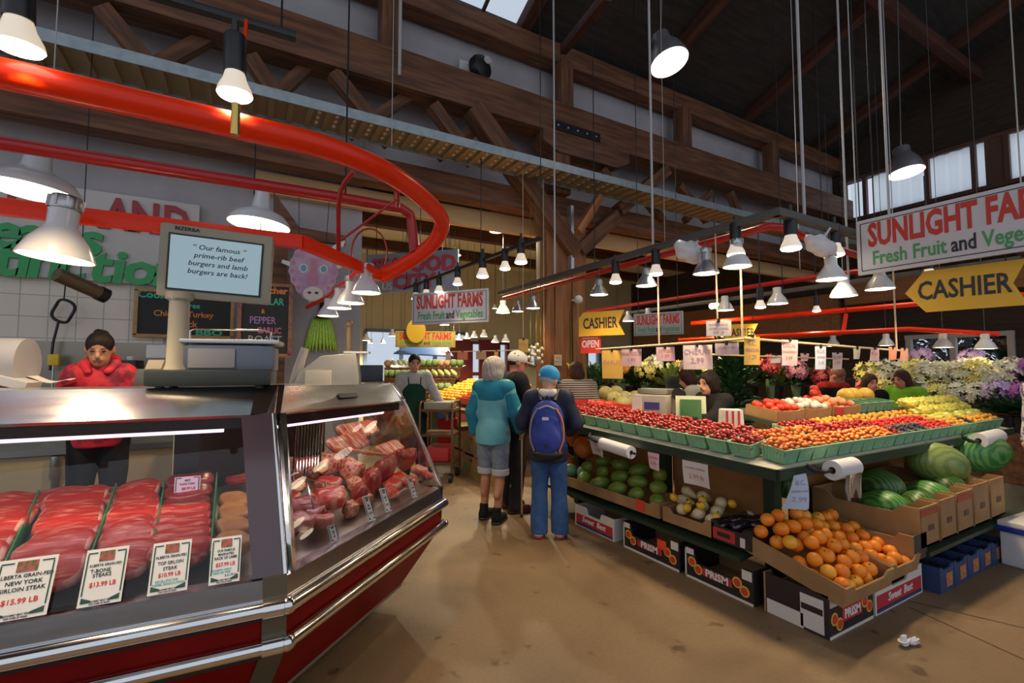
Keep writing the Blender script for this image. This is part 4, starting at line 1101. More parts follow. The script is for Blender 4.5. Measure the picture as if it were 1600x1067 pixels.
def top_grid(x0, x1, y0, y1, parent):
    m = MB(); g = lambda dz: (lambda a, b: (x0 + (x1 - x0) * a, y0 + (y1 - y0) * b, TZ(x0 + (x1 - x0) * a, y0 + (y1 - y0) * b) + dz))
    m.grid(g(0), 16, 16); m.grid(g(-.02), 16, 16); wbuild(m, 'table_top', TOPW, parent)
top_grid(TX, ARM_X1, TY_, ARM_Y1, lt)
def rail(A, B, name, parent, h=.055):
    A, B = Vector(A), Vector(B); m = MB()
    d = (B - A).normalized(); n = Vector((d.y, -d.x, 0)) * .02
    m.slab(A - Vector((0, 0, h)) + n, B - Vector((0, 0, h)) + n, B + n + Vector((0, 0, .012)), A + n + Vector((0, 0, .012)), .02)
    return wbuild(m, name, TGREEN, parent)
rail((TX, ARM_Y1, TZ(TX, ARM_Y1)), (TX, TY_, TZ(TX, TY_)), 'edge_rail', lt)
rail((TX, TY_, TZ(TX, TY_)), (ARM_X1, TY_, TZ(ARM_X1, TY_)), 'edge_rail', lt)
for (x, y) in [(3.36, 4.37), (3.36, 3.1), (3.36, 2.1), (3.68, 4.37), (3.68, 3.1)]:
    m = MB(); m.box((x, y, (TZ(x, y) - .03) / 2), (.085, .085, TZ(x, y) - .03)); lg = wbuild(m, 'leg', TGREEN, lt)
    if y == 4.37 and x < 3.5:
        m = MB(); m.box((x, y, TZ(x, y) - .17), (.092, .092, .12)); wbuild(m, 'red_band', CARDR, lg)
for y0, y1 in [(2.16, 3.04), (3.16, 4.32)]:
    m = MB(); m.box((3.42, (y0 + y1) / 2, .50), (.02, y1 - y0, .74)); wbuild(m, 'back_board', PLY, lt)
m = MB(); m.slab((2.86, 2.02, .28), (3.31, 2.02, .34), (3.31, 4.45, .34), (2.86, 4.45, .28), .03); wbuild(m, 'lower_shelf', TGREEN, lt)
for y in (2.3, 4.3): m = MB(); m.box((3.29, y, .155), (.04, .04, .31)); wbuild(m, 'shelf_leg', TGREEN, lt)
ARM_XE = 7.02
rt = thing('produce_table', 'dark green produce table arm turned away from the aisle above melon cartons', 'table', (4.8, 2.1, 0))
top_grid(ARM_X1 + .006, ARM_XE, TY_, 2.27, rt)
rail((ARM_X1 + .006, TY_, TZ(ARM_X1, TY_)), (ARM_XE, TY_, TZ(6, TY_)), 'edge_rail', rt)
for (x, y) in [(4.6, 2.18), (6.2, 2.18), (3.8, 2.18), (6.9, 2.18)]:
    m = MB(); m.box((x, y, (TZ(x, y) - .03) / 2), (.085, .085, TZ(x, y) - .03)); wbuild(m, 'leg', TGREEN, rt)
for x0, x1 in [(3.86, 4.55), (4.66, 6.1)]:
    m = MB(); m.box(((x0 + x1) / 2, 2.235, .50), (x1 - x0, .02, .74)); wbuild(m, 'back_board', PLY, rt)
m = MB(); m.slab((3.98, 1.42, .30), (6.9, 1.42, .30), (6.9, 2.12, .36), (3.98, 2.12, .36), .03); wbuild(m, 'lower_shelf', TGREEN, rt)
for x in (4.04, 6.8):
    m = MB(); m.box((x, 2.06, .16), (.05, .05, .30)); wbuild(m, 'shelf_leg', TGREEN, rt)

# ---- cartons
def carton(name, label, cat, loc, rz, L, W, Hh, outer, dip=.35, t=.012, inner=None, tilt=0, group=None, corner=.14):
    """open crate: long front (facing -y) and back with a dipped middle, ends with full height"""
    o = thing(name, label, cat, loc, rot=(tilt, 0, rz), group=group)
    c = L * corner; d = Hh * (1 - dip)
    prof = [(-L / 2, 0), (L / 2, 0), (L / 2, Hh), (L / 2 - c, Hh), (L / 2 - c - .03, d), (-L / 2 + c + .03, d), (-L / 2 + c, Hh), (-L / 2, Hh)]
    m = MB(); m.prism(prof, -W / 2, -W / 2 + t); m.build('front_panel', outer, o)
    m = MB(); m.prism(prof, W / 2 - t, W / 2); m.build('rear_panel', inner or outer, o)
    for s in (-1, 1): m = MB(); m.box((s * (L / 2 - t / 2), 0, Hh / 2), (t, W - 2 * t, Hh)); m.build('end_panel', outer, o)
    m = MB(); m.box((0, 0, .006), (L - 2 * t, W - 2 * t, .012)); m.build('bottom', inner or CARDB, o)
    return o
def peaches(o, x, z, y, r=.035):
    for k, (dx, dz) in enumerate([(-.3, .3), (.45, -.25)]):
        m = MB(); m.prism([(x + dx * r * 2 + r * math.cos(a), z + dz * r * 2 + r * math.sin(a)) for a in np.linspace(0, 2 * PI, 18)[:-1]], y - .002, y); m.build('printed_peach_halo', M('peach yellow', (.75, .45, .05), .5), o)
        m = MB(); m.prism([(x + dx * r * 2 + r * .72 * math.cos(a), z + dz * r * 2 + r * .72 * math.sin(a)) for a in np.linspace(0, 2 * PI, 18)[:-1]], y - .004, y - .002); m.build('printed_peach', M('peach red', (.62, .05, .03), .5), o)
def strip(o, name, mat, x, z, w, h, y): m = MB(); m.box((x, y, z), (w, .003, h)); return m.build(name, mat, o)
WLET = M('white print', (.75, .74, .70), .5)
# rz=-90 deg: local front faces -x (the aisle), local x runs toward -y
AIS = -PI / 2
def lug_black(label, y0, y1, redtag=False):
    L = y0 - y1; o = carton('fruit_carton', label, 'carton', (2.87 + .19, (y0 + y1) / 2, .0), AIS, L - .01, .38, .215, CARDK, .42, inner=CARDB)
    f = -.19
    strip(o, 'white_base_edge', CARDW, 0, .008, L - .02, .016, f - .001); strip(o, 'white_side_edge', CARDW, -L / 2 + .014, .1, .012, .19, f - .001)
    strip(o, 'white_corner', CARDW, -L / 2 + .05, .19, .07, .04, f - .001); strip(o, 'white_corner', CARDW, L / 2 - .05, .18, .07, .06, f - .001)
    peaches(o, -L / 2 + .09, .10, f); peaches(o, L / 2 - .10, .09, f)
    strip(o, 'red_flash', CARDR, 0, .085, L * .42, .05, f - .002)
    text_mesh('lettering', [('PRISM', 0, .085, .07, 1.0, .03, 'CENTER')], WLET, o, .002, f - .005)
    if redtag: strip(o, 'orange_price_tag', M('orange tag', (.85, .08, .02), .5), L * .22, .15, .09, .07, f - .006)
    return o
def lug_red(label, loc, rz, L, W=.38):
    o = carton('fruit_carton', label, 'carton', loc, rz, L - .01, W, .19, CARDW, .30, inner=CARDB, corner=.30)
    f = -W / 2
    strip(o, 'red_print', CARDR, 0, .072, L - .05, .085, f - .001); strip(o, 'blue_print', CARDBL, 0, .022, L - .05, .022, f - .001)
    text_mesh('lettering', [('Sweet  Best', 0, .078, .07, 1.0, .02, 'CENTER', .2)], WLET, o, .002, f - .004)
    return o
lug_red('red and white fruit carton on the floor beside the jeans of the backpack wearer', (2.87 + .19, 3.52, 0), AIS, .57)
lug_black('black peach carton with an orange tag on the floor by the aisle', 3.13, 2.52, True)
lug_black('black peach carton without a tag on the floor below the eggplants', 2.48, 1.93)
oc = carton('fruit_carton', 'black and white carton at the table corner under the orange trays', 'carton', (3.14, 1.69, 0), 0, .50, .38, .24, CARDK, .35, inner=CARDB)
peaches(oc, -.17, .08, -.19, .036); peaches(oc, .17, .10, -.19, .036)
strip(oc, 'red_flash', CARDR, 0, .105, .22, .075, -.192); strip(oc, 'white_base_edge', CARDW, 0, .008, .49, .016, -.191); strip(oc, 'white_corner', CARDW, -.19, .2, .09, .06, -.191); strip(oc, 'white_corner', CARDW, .19, .2, .09, .06, -.191)
text_mesh('lettering', [('PRISM', 0, .105, .07, 1.0, .03, 'CENTER')], WLET, oc, .002, -.195)
m = MB(); m.box((-.2515, -.10, .11), (.002, .13, .19)); m.build('white_label_panel', CARDW, oc)
m = MB(); m.box((-.2525, -.10, .135), (.002, .12, .035)); m.build('black_label_bar', CARDK, oc)
m = MB(); m.box((-.2515, .06, .045), (.002, .22, .085)); m.build('white_end_skirt', CARDW, oc)
lug_red('red and white fruit carton on the floor right of the corner carton', (3.74, 1.69, 0), 0, .66)
for i in range(5):
    bx0 = 4.12 + i * .235
    o = carton('berry_carton', 'blue cardboard berry carton on the floor in the row under the melons', 'carton', (bx0 + .11, 1.60, 0), 0, .225, .36, .17, CARDBL, .12, inner=CARDBL, group='blue berry cartons')
    strip(o, 'printed_panel', M('orange berry print', (.55, .24, .07), .6, col2=(.30, .12, .06), scale=40), .03, .075, .10, .09, -.182)
    m = MB(); m.grid(lambda a, b: (-.10 + .2 * a, -.16 + .32 * b, .13 + .02 * math.sin(a * 19 + i) * math.sin(b * 23)), 10, 14); m.build('plastic_clamshells', M('clamshell plastic', (.03, .025, .04), .15, spec=.8), o, smooth=60)
co = thing('foam_cooler', 'white foam cooler with a blue lid band on the floor', 'cooler', (5.52, 1.08, 0), RAD(-4))
m = MB(); m.box((0, 0, .13), (.72, .60, .26)); m.build('box', ENAMEL, co, bevel=.012)
m = MB(); m.box((0, 0, .275), (.75, .63, .045)); m.build('lid_band', M('blue band', (.02, .04, .30), .4), co, bevel=.006)
m = MB(); m.box((0, 0, .315), (.74, .62, .04)); m.build('lid', ENAMEL, co, bevel=.010)

# ---- oranges in two trays at the corner
ORANGE = M('orange peel', (.95, .32, .015), .42, col2=(.90, .22, .01), scale=5, bump=.10, bscale=220)
ORANGEY = M('ripe orange peel', (.95, .42, .03), .42, bump=.10, bscale=220)
CAL = M('orange calyx', (.10, .13, .02), .7)
def orange_mesh(mat):
    m = MB(); m.ball((0, 0, 0), (.043, .043, .041), 18, 12); me = m.mesh('orange', mat, 180); return me
om, om2 = orange_mesh(ORANGE), orange_mesh(ORANGEY)
mcal = MB(); mcal.lathe([(0, .0415), (.006, .0415), (.007, .039)], 8); calme = mcal.mesh('calyx', CAL)
def fruit_thing(me, name, loc, label, cat, group, cal=None, rot=None, sc=None):
    o = put(me, name, loc, rot or (random.uniform(-.6, .6), random.uniform(-.6, .6), random.uniform(0, 6)), label, cat, group, sc)
    if cal:
        c = bpy.data.objects.new('calyx', cal); COL.objects.link(c); c.parent = o
    return o
trA = carton('orange_tray', 'cardboard tray heaped with oranges at the table corner', 'tray', (3.17, 1.72, .27), 0, .56, .60, .11, CARDB, .30, tilt=RAD(12))
trB = carton('orange_tray', 'smaller cardboard tray of oranges right of the heaped tray', 'tray', (3.66, 1.72, .27), 0, .40, .56, .11, CARDB, .30, tilt=RAD(12))
def scatter(L, W, hump, r, rg, layers=2, jz=.0):
    """random close packing on a mounded surface: (x, y, z)"""
    out = []
    for lay in range(layers):
        tries = 0
        while tries < 1500:
            tries += 1
            x, y = rg.uniform(-L / 2 + r * .8, L / 2 - r * .8), rg.uniform(-W / 2 + r * .8, W / 2 - r * .8)
            z = hump(x / L + .5, y / W + .5) - lay * r * 1.5
            if all((x - q[0]) ** 2 + (y - q[1]) ** 2 + (z - q[2]) ** 2 > (2.02 * r) ** 2 for q in out): out.append((x, y, z))
    return out
def fill_tray(tr, L, W, hump, r, label, group):
    for x, y, z in scatter(L, W, hump, r, random.Random(len(label)), 2):
        if z < .04: z = .045
        fruit_thing(om if random.random() < .8 else om2, 'orange', tr.matrix_basis @ Vector((x, y, z)), label, 'orange', group, calme)
fill_tray(trA, .52, .56, lambda u, v: .075 + .20 * max(0, v - .10) * (1 - .5 * abs(u - .5)) + .05 * math.sin(u * PI) * math.sin(v * PI), .042, 'orange in the heaped tray at the table corner', 'oranges in the heaped tray')
fill_tray(trB, .36, .54, lambda u, v: .07 + .10 * max(0, v - .3), .042, 'orange in the smaller tray right of the heap', 'oranges in the smaller tray')

# ---- melons in tall cartons
def watermelon_mat(name, c1, c2, sc=9):
    return M(name, c1, .35, col2=c2, scale=sc, kind='wave', detail=3, lo=.35, hi=.6)
WM1 = watermelon_mat('striped melon rind', (.02, .07, .015), (.07, .17, .03), 14)
WM2 = watermelon_mat('pale melon rind', (.15, .22, .05), (.22, .29, .08), 10)
WM3 = watermelon_mat('green melon rind', (.03, .16, .03), (.10, .28, .06), 12)
def melon(name, mat, loc, r, rot, label, group=None):
    o = thing(name, label, 'melon', loc, rot=rot, group=group)
    m = MB(); m.ball((0, 0, 0), r, 28, 18); m.build('rind', mat, o, smooth=180)
    m = MB(); m.lathe([(.012, 0), (.010, .012), (.004, .018)], 8, Matrix.Translation((r[0] * .99, 0, 0)) @ Matrix.Rotation(PI / 2, 4, 'Y'), False, True); m.build('stem_scar', CAL, o)
    return o
def bin_carton(label, x, w, y0, y1, z0, h, band):
    o = thing('melon_carton', label, 'carton', (x, y0, z0))
    for nm, a, b in [('side_panel', (-w / 2, 0), (-w / 2, y1 - y0)), ('side_panel', (w / 2, 0), (w / 2, y1 - y0))]:
        m = MB(); L = y1 - y0; pr = [(0, 0), (0, h), (.10, h), (.16, h * .80), (L - .16, h * .80), (L - .1, h), (L, h), (L, 0)]
        m.add([(a[0] - .005, p[0], p[1]) for p in pr] + [(a[0] + .005, p[0], p[1]) for p in pr], [tuple(range(8)), tuple(range(15, 7, -1))] + [(i, i + 8, (i + 1) % 8 + 8, (i + 1) % 8) for i in range(8)])
        m.build(nm, CARDB, o)
    m = MB(); m.box((0, .005, h / 2), (w, .01, h)); m.build('front_panel', CARDB, o)
    m = MB(); m.box((0, y1 - y0, h / 2), (w, .01, h)); m.build('rear_panel', CARDB, o)
    m = MB(); m.box((0, (y1 - y0) / 2, .006), (w, y1 - y0, .012)); m.build('bottom', CARDB, o)
    if band: m = MB(); m.box((0, -.002, h * .86), (w * .98, .004, h * .16)); m.build('printed_band', M('rust band', (.40, .07, .03), .6), o)
    m = MB(); m.box((w * .05, -.002, h * .45), (w * .3, .003, h * .14)); m.build('printed_stamp', M('brown stamp', (.12, .06, .03), .6), o)
    return o
specs = [(4.06, .28, .36, .26, True, 'melon carton nearest the oranges with a rust band'), (4.36, .26, .36, .27, False, 'second melon carton from the oranges with a dark stamp'), (4.66, .28, .36, .28, True, 'third melon carton from the oranges'), (4.98, .30, .36, .30, False, 'fourth melon carton from the oranges'), (5.32, .30, .36, .30, False, 'melon carton farthest from the oranges')]
for x, w, z0, h, bnd, lab in specs: bin_carton(lab, x, w, 1.44, 2.12, z0 - .03, h, bnd)
blk = carton('mango_carton', 'dark printed carton between the oranges and the melon cartons', 'carton', (3.90, 1.72, .27), PI / 2, .56, .0 + .20, .16, M('dark brown print', (.06, .045, .03), .6), .2, inner=CARDB)
strip(blk, 'printed_sun', M('tan sun print', (.38, .22, .06), .6), .06, .07, .10, .10, -.102)
for (p, r, rt_, mat, lab) in [((4.09, 1.72, .52), (.17, .12, .11), (0, RAD(10), RAD(75)), WM3, 'bright green striped melon in the carton nearest the oranges'),
                     ((4.36, 1.86, .60), (.18, .14, .13), (0, 0, RAD(80)), WM1, 'dark striped melon standing high in the second carton'),
                     ((4.34, 1.60, .52), (.12, .11, .10), (0, 0, RAD(60)), WM1, 'dark small melon low in the second carton'),
                     ((4.68, 1.66, .53), (.16, .12, .11), (0, 0, RAD(80)), WM3, 'green striped melon low in the third carton'),
                     ((5.10, 1.74, .72), (.25, .17, .17), (0, RAD(14), RAD(-25)), WM2, 'large pale green melon lying on top of the cartons'),
                     ((5.02, 1.66, .55), (.14, .12, .11), (0, 0, RAD(70)), WM1, 'dark melon inside the fourth carton'),
                     ((5.95, 1.72, .74), (.36, .18, .18), (0, 0, RAD(-10)), WM3, 'long deep green watermelon on the farthest carton'),
                     ((3.60, 2.14, .66), (.15, .12, .12), (0, 0, RAD(50)), WM1, 'dark melon behind the orange heap under the table')]:
    melon('watermelon', mat, p, r, rt_, lab)

# ---- lower shelf along the aisle
lw = carton('melon_tray', 'long low cardboard tray of green papayas and cabbages on the lower shelf', 'tray', (3.08, 3.45, .335), AIS, 1.45, .40, .12, CARDB, .25, tilt=0, corner=.05)
strip(lw, 'red_price_tag', M('red tag', (.70, .06, .03), .5), .52, .055, .10, .09, -.203)
PAP = M('green papaya skin', (.10, .20, .025), .4, col2=(.26, .30, .04), scale=4)
CAB = M('pale cabbage', (.20, .36, .18), .5, col2=(.10, .24, .10), scale=6, bump=.4)
PUMP = M('pumpkin skin', (.62, .17, .02), .4, col2=(.50, .11, .015), scale=4)
rg = random.Random(3)
for i in range(14):
    x, y = 2.98 + .10 * (i % 3), 2.84 + .088 * i * .9
    melon('papaya', PAP, (x, y, .43 + .05 * ((i * 7) % 3) * .6 + .05 * (i % 3)), (.095, .062, .06), (rg.uniform(-.4, .4), rg.uniform(-.3, .5), rg.uniform(0, 3)), 'green papaya heaped in the long tray on the lower shelf', 'green papayas')
for (x, y, z) in [(2.98, 4.02, .46), (3.06, 3.90, .45), (2.95, 4.28, .50)]:
    o = thing('cabbage', 'small round pale cabbage at the tray\'s far end', 'cabbage', (x, y, z), group='pale cabbages'); m = MB(); m.ball((0, 0, 0), (.075, .075, .07), 20, 12); m.build('head', CAB, o, smooth=180)
    m = MB(); m.grid(lambda a, b: (.08 * math.cos(a * 2.2) * math.cos(b - .4), .08 * math.sin(a * 2.2) * math.cos(b - .4), .075 * math.sin(b * 1.2 - .4)), 8, 6); m.build('outer_leaf', CAB, o, smooth=180)
def pumpkin(loc, r, label):
    o = thing('pumpkin', label, 'pumpkin', loc, rot=(RAD(50), RAD(20), 0)); vs = MB()
    vs.grid(lambda a, b: (r * (1 + .07 * abs(math.sin(a * 5 * PI * 2 / 2))) * math.cos(b * PI - PI / 2) * math.cos(a * 2 * PI), r * (1 + .07 * abs(math.sin(a * 5 * PI * 2 / 2))) * math.cos(b * PI - PI / 2) * math.sin(a * 2 * PI), r * .85 * math.sin(b * PI - PI / 2)), 60, 14)
    vs.build('body', PUMP, o, smooth=180); m = MB(); m.tube([(0, 0, r * .8), (.005, 0, r * 1.0), (.02, 0, r * 1.1)], [.018, .012, .012], 7); m.build('stem', CAL, o, smooth=60)
pumpkin((3.16, 4.02, .68), .115, 'upper orange pumpkin leaning on the board under the table')
pumpkin((3.20, 4.24, .74), .09, 'rear orange pumpkin partly hidden under the table')
pumpkin((3.10, 4.24, .50), .095, 'lower orange pumpkin beside the pale cabbages')
lb = carton('squash_tray', 'brown cardboard tray of pale squash and yellow peppers', 'tray', (3.08, 2.46, .335), AIS, .46, .40, .11, CARDB, .3)
SQ = M('pale squash', (.70, .60, .38), .45, col2=(.62, .50, .25), scale=5); YEL = M('yellow pepper', (.80, .50, .03), .3, col2=(.80, .36, .02), scale=5)
for i in range(9):
    o = thing('squash', 'pale cream squash lying in the brown tray', 'squash', (2.98 + .11 * (i % 3), 2.30 + .055 * i * .9, .43 + .035 * (i % 3)), rot=(rg.uniform(-.5, .5), rg.uniform(-.5, .5), rg.uniform(0, 3)), group='pale squash')
    m = MB(); m.lathe([(0, -.07), (.03, -.065), (.045, -.03), (.036, .01), (.022, .05), (.018, .07), (0, .075)], 12, Matrix.Rotation(PI / 2, 4, 'X')); m.build('body', SQ, o, smooth=180)
for i in range(10):
    o = thing('yellow_pepper', 'small yellow pepper among the pale squash', 'pepper', (2.96 + .12 * ((i * 2) % 3), 2.27 + .042 * i, .46 + .05 * (i % 2)), rot=(rg.uniform(-.8, .8), 0, rg.uniform(0, 3)), group='yellow peppers')
    m = MB(); m.ball((0, 0, 0), (.032, .03, .034), 12, 8); m.build('body', YEL, o, smooth=180); m = MB(); m.tube([(0, 0, .03), (.004, 0, .045)], .006, 6); m.build('stem', CAL, o)
er = carton('eggplant_carton', 'red and dark carton of black eggplants beside the orange heap', 'carton', (3.08, 2.10, .335), AIS, .30, .40, .13, CARDK, .25, inner=CARDW)
strip(er, 'red_print', CARDR, -.05, .05, .17, .075, -.202); strip(er, 'black_lettering_bar', CARDK, -.05, .05, .10, .03, -.204); strip(er, 'white_code_label', CARDW, .09, .04, .035, .06, -.202)
EGG = M('eggplant skin', (.012, .006, .016), .15, coat=.5)
for i in range(9):
    o = thing('eggplant', 'glossy black eggplant piled in the red and dark carton', 'eggplant', (3.0 + .11 * (i % 3), 1.99 + .10 * (i // 3) * 1.0, .42 + .03 * (i % 2)), rot=(RAD(88), rg.uniform(-.2, .3), rg.uniform(-.5, .5) + 1.2), group='black eggplants')
    m = MB(); m.lathe([(0, -.11), (.03, -.10), (.042, -.05), (.036, .02), (.022, .08), (.012, .10), (0, .102)], 14); m.build('body', EGG, o, smooth=180)
    m = MB(); m.lathe([(.024, .075), (.016, .10), (.006, .12), (0, .125)], 8); m.build('calyx', M('eggplant cap', (.20, .22, .10), .6), o, smooth=60)

# ---- green baskets of cherries
def basket_mesh(w=.168, d=.164, h=.088):
    m = MB(); tp = .82
    def wall(a, b):
        A0, B0 = Vector((a[0] * tp, a[1] * tp, 0)), Vector((b[0] * tp, b[1] * tp, 0)); A1, B1 = Vector((*a, h)), Vector((*b, h))
        n = 14
        dirn = (Vector((b[1] - a[1], -(b[0] - a[0]), 0))).normalized()
        def fn(u, v):
            p = A0.lerp(B0, u).lerp(A1.lerp(B1, u), v)
            return p + dirn * (.002 * math.cos(u * n * PI) if .12 < v < .95 else .003)
        m.grid(fn, n * 2, 4)
        m.slab(A1 + dirn * .004, B1 + dirn * .004, B1 - dirn * .006, A1 - dirn * .006, -.006)
    x, y = w / 2, d / 2
    wall((-x, -y), (x, -y)); wall((x, -y), (x, y)); wall((x, y), (-x, y)); wall((-x, y), (-x, -y))
    m.quad((-x * tp, -y * tp, .004), (x * tp, -y * tp, .004), (x * tp, y * tp, .004), (-x * tp, y * tp, .004))
    m.quad((-x, -y, h * .9), (x, -y, h * .9), (x, y, h * .9), (-x, y, h * .9)) if False else None
    return m.mesh('basket', PULP)
bme = basket_mesh()
CHD = M('dark red cherry', (.32, .012, .012), .15, col2=(.48, .03, .02), scale=40, spec=.7)
CHG = M('golden red cherry', (.80, .36, .06), .2, col2=(.68, .06, .025), scale=32, lo=.40, hi=.62, spec=.6)
STEM = M('cherry stalk', (.20, .28, .05), .6)
def cherry_mesh(mat, name): m = MB(); m.ball((0, 0, 0), (.0152, .0152, .0142), 9, 6); return m.mesh(name, mat, 180)
chd, chg = cherry_mesh(CHD, 'cherry'), cherry_mesh(CHG, 'golden_cherry')
def heap(w, d, z0, hump, r, rg):
    f = lambda u, v: z0 + hump * (max(0, math.sin(u * PI)) * max(0, math.sin(v * PI))) ** .7
    return scatter(w, d, f, r, rg, 2)
counts = {'cherry': 0, 'golden_cherry': 0}
def basket(x, y, z, fruit, label, rz=0, rake=(0, 0), rest=None):
    o = put(bme, 'pulp_basket', (x, y, z), (rake[0], rake[1], rz), label, 'basket', 'green pulp baskets of fruit')
    pts = [(x + p[0], y + p[1], z + p[2] + p[0] * -math.tan(rake[1]) + p[1] * math.tan(rake[0])) for p in heap(.168, .168, .082, .050, .0152, rg)]
    for p in pts:
        if fruit in counts and counts[fruit] < 290:
            lab = 'dark red cherry heaped in the green baskets along the aisle' if fruit == 'cherry' else 'golden red cherry heaped in the green baskets at the table corner'
            put(chd if fruit == 'cherry' else chg, fruit, p, (0, 0, 0), lab, 'cherry', 'dark cherries in baskets' if fruit == 'cherry' else 'golden cherries in baskets')
            counts[fruit] += 1
        elif rest is not None: rest.append(p)
    return o
restD, restG = [], []
rk_l, rk_r = RAD(0), RAD(9)
for i in range(12):
    y = 2.06 + i * .178
    x = 3.03
    basket(x, y, TZ(x, y) + .012, 'cherry' if i < 12 else 'none', 'green pulp basket of dark cherries in the row along the aisle', 0, (RAD(1.7), RAD(-9)), restD)
for i in range(11):
    y = 2.20 + i * .178; x = 3.20
    basket(x, y, TZ(x, y) + .012, 'x', 'green pulp basket in the second row behind the aisle row', 0, (RAD(1.7), RAD(-9)), restD)
for i in range(9):
    x = 3.10 + i * .168; y = 1.885
    basket(x, y, TZ(x, y) + .008, 'golden_cherry', 'green pulp basket of golden cherries in the front corner row', 0, (RAD(9), 0), restG)
for i in range(9):
    x = 3.22 + i * .168; y = 2.055
    basket(x, y, TZ(x, y) + .010, 'golden_cherry' if i < 3 else 'x', 'green pulp basket of cherries behind the front corner row', 0, (RAD(9), 0), restG if i < 4 else restD)
def fruit_mass(name, label, pts, r, mat, cat='fruit', squash=.95, seg=(8, 5)):
    m = MB()
    for p in pts: m.ball(p, (r, r, r * squash), *seg)
    o = m.build(name, mat, smooth=180); return tag(o, label, cat, kind='stuff')
fruit_mass('cherries', 'remaining dark red cherries filling the baskets farther back', restD, .0152, CHD, 'cherries')
fruit_mass('golden_cherries', 'remaining golden red cherries in the corner baskets', restG, .0152, CHG, 'cherries')
# farther fruit of the right arm: baskets of berries and apricots
RASP = M('raspberry red', (.75, .035, .03), .3); APRI = M('apricot orange', (.85, .38, .04), .45); BLUEB = M('blueberry', (.05, .045, .075), .45); GRAPEY = M('yellow grape', (.62, .62, .10), .25, col2=(.70, .58, .10), scale=9); GRAPER = M('red grape', (.36, .03, .04), .25); TOMR = M('tomato red', (.70, .05, .02), .25)
masses = {k: [] for k in ('rasp', 'apri', 'blue', 'dark')}
for row in range(3):
    for i in range(-5 if row == 2 else 0, 14):
        x = 4.62 + i * .168; y = 1.885 + row * .17
        if x > (5.85 if row else 6.9): continue
        kind = [['dark', 'blue', 'blue', 'blue', 'rasp', 'rasp', 'rasp', 'apri', 'apri', 'blue', 'apri', 'apri', 'apri', 'apri'], ['dark', 'rasp', 'rasp', 'rasp', 'rasp', 'rasp', 'rasp', 'apri', 'apri', 'apri', 'apri'], ['apri', 'apri', 'apri', 'apri', 'apri', 'apri', 'apri', 'apri', 'rasp', 'rasp', 'apri']][row][i if i >= 0 else 0]
        if row == 2 and i < -2: kind = 'dark'
        put(bme, 'pulp_basket', (x, y, TZ(x, y) + .01), (RAD(9), 0, 0), 'green pulp basket of %s on the far half of the turned table arm' % {'rasp': 'raspberries', 'apri': 'apricots', 'blue': 'blueberries', 'dark': 'dark cherries'}[kind], 'basket', 'green pulp baskets of ' + kind)
        r = {'rasp': .013, 'apri': .02, 'blue': .012, 'dark': .0152}[kind]
        masses[kind] += [(x + p[0], y + p[1], TZ(x, y) + p[2] + p[1] * .16) for p in heap(.165, .165, .08, .045, r, rg)]
fruit_mass('raspberries', 'bright red raspberries filling baskets on the turned table arm', masses['rasp'], .013, RASP, 'raspberries')
fruit_mass('apricots', 'small orange apricots filling baskets on the turned table arm', masses['apri'], .02, APRI, 'apricots')
fruit_mass('dark_cherries', 'dark cherries filling a few baskets among the berries', masses['dark'], .0152, CHD, 'cherries')
fruit_mass('blueberries', 'dark blueberries filling baskets on the turned table arm', masses['blue'], .012, BLUEB, 'blueberries')

# ---- second tier behind: cartons of tomatoes, turnips, peaches, then grapes
tier = thing('tier_shelf', 'raised shelf behind the turned table arm holding fruit cartons', 'shelf', (4.9, 2.5, 0))
m = MB(); m.slab((3.76, 2.31, 1.08), (6.15, 2.31, 1.08), (6.15, 2.78, 1.15), (3.76, 2.78, 1.15), .03); wbuild(m, 'shelf_top', TGREEN, tier)
for x in (3.84, 5.0, 6.08):
    for y in (2.36, 2.73): m = MB(); m.box((x, y, .53), (.05, .05, 1.06)); wbuild(m, 'leg', TGREEN, tier)
m = MB(); m.slab((3.76, 2.315, .70), (6.15, 2.315, .70), (6.15, 2.315, 1.05), (3.76, 2.315, 1.05), .02); wbuild(m, 'front_board', PLY, tier)
PEACH = M('peach skin', (.80, .40, .18), .6, col2=(.72, .16, .08), scale=9, lo=.4, hi=.6); WHTF = M('cream turnip', (.78, .70, .58), .4, col2=(.60, .20, .34), scale=6, lo=.55, hi=.7)
def tier_box(label, x, L, fruits, mat, r, cat, flabel, group, outer=CARDB, y=2.46, z=1.10, h=.09, hump=.05, W=.28):
    o = carton('fruit_tray', label, 'tray', (x, y, z), 0, L, W, h, outer, .1, tilt=RAD(8))
    m = MB(); m.ball((0, 0, 0), (r, r, r * .93), 12, 8); me = m.mesh(fruits, mat, 180)
    for p in heap(L - .02, W - .02, h * .85, hump, r, rg): put(me, fruits, (x + p[0], y + p[1], z + p[2] + p[1] * .14), (0, 0, rg.uniform(0, 6)), flabel, cat, group)
    return o
tier_box('brown tray of red tomatoes on the raised shelf nearest the cashier', 4.0, .40, 'tomato', TOMR, .034, 'tomato', 'red tomato in the tray nearest the cashier', 'tomatoes nearest the cashier')
tier_box('brown tray of cream and pink turnips on the raised shelf', 4.42, .42, 'turnip', WHTF, .032, 'turnip', 'cream and pink turnip in the raised tray', 'cream and pink turnips')
pb = tier_box('brown tray of pale peaches on the raised shelf', 4.90, .50, 'peach', PEACH, .036, 'peach', 'pale peach in the raised tray', 'pale peaches')
strip(pb, 'red_label', CARDR, -.14, .045, .16, .07, -.142)
tier_box('red tray with a mound of tomatoes at the back of the raised shelf', 5.06, .30, 'tomato', TOMR, .042, 'tomato', 'large tomato mounded behind the peaches', 'tomatoes mounded behind', CARDR, 2.685, 1.14, .08, .10, .17)
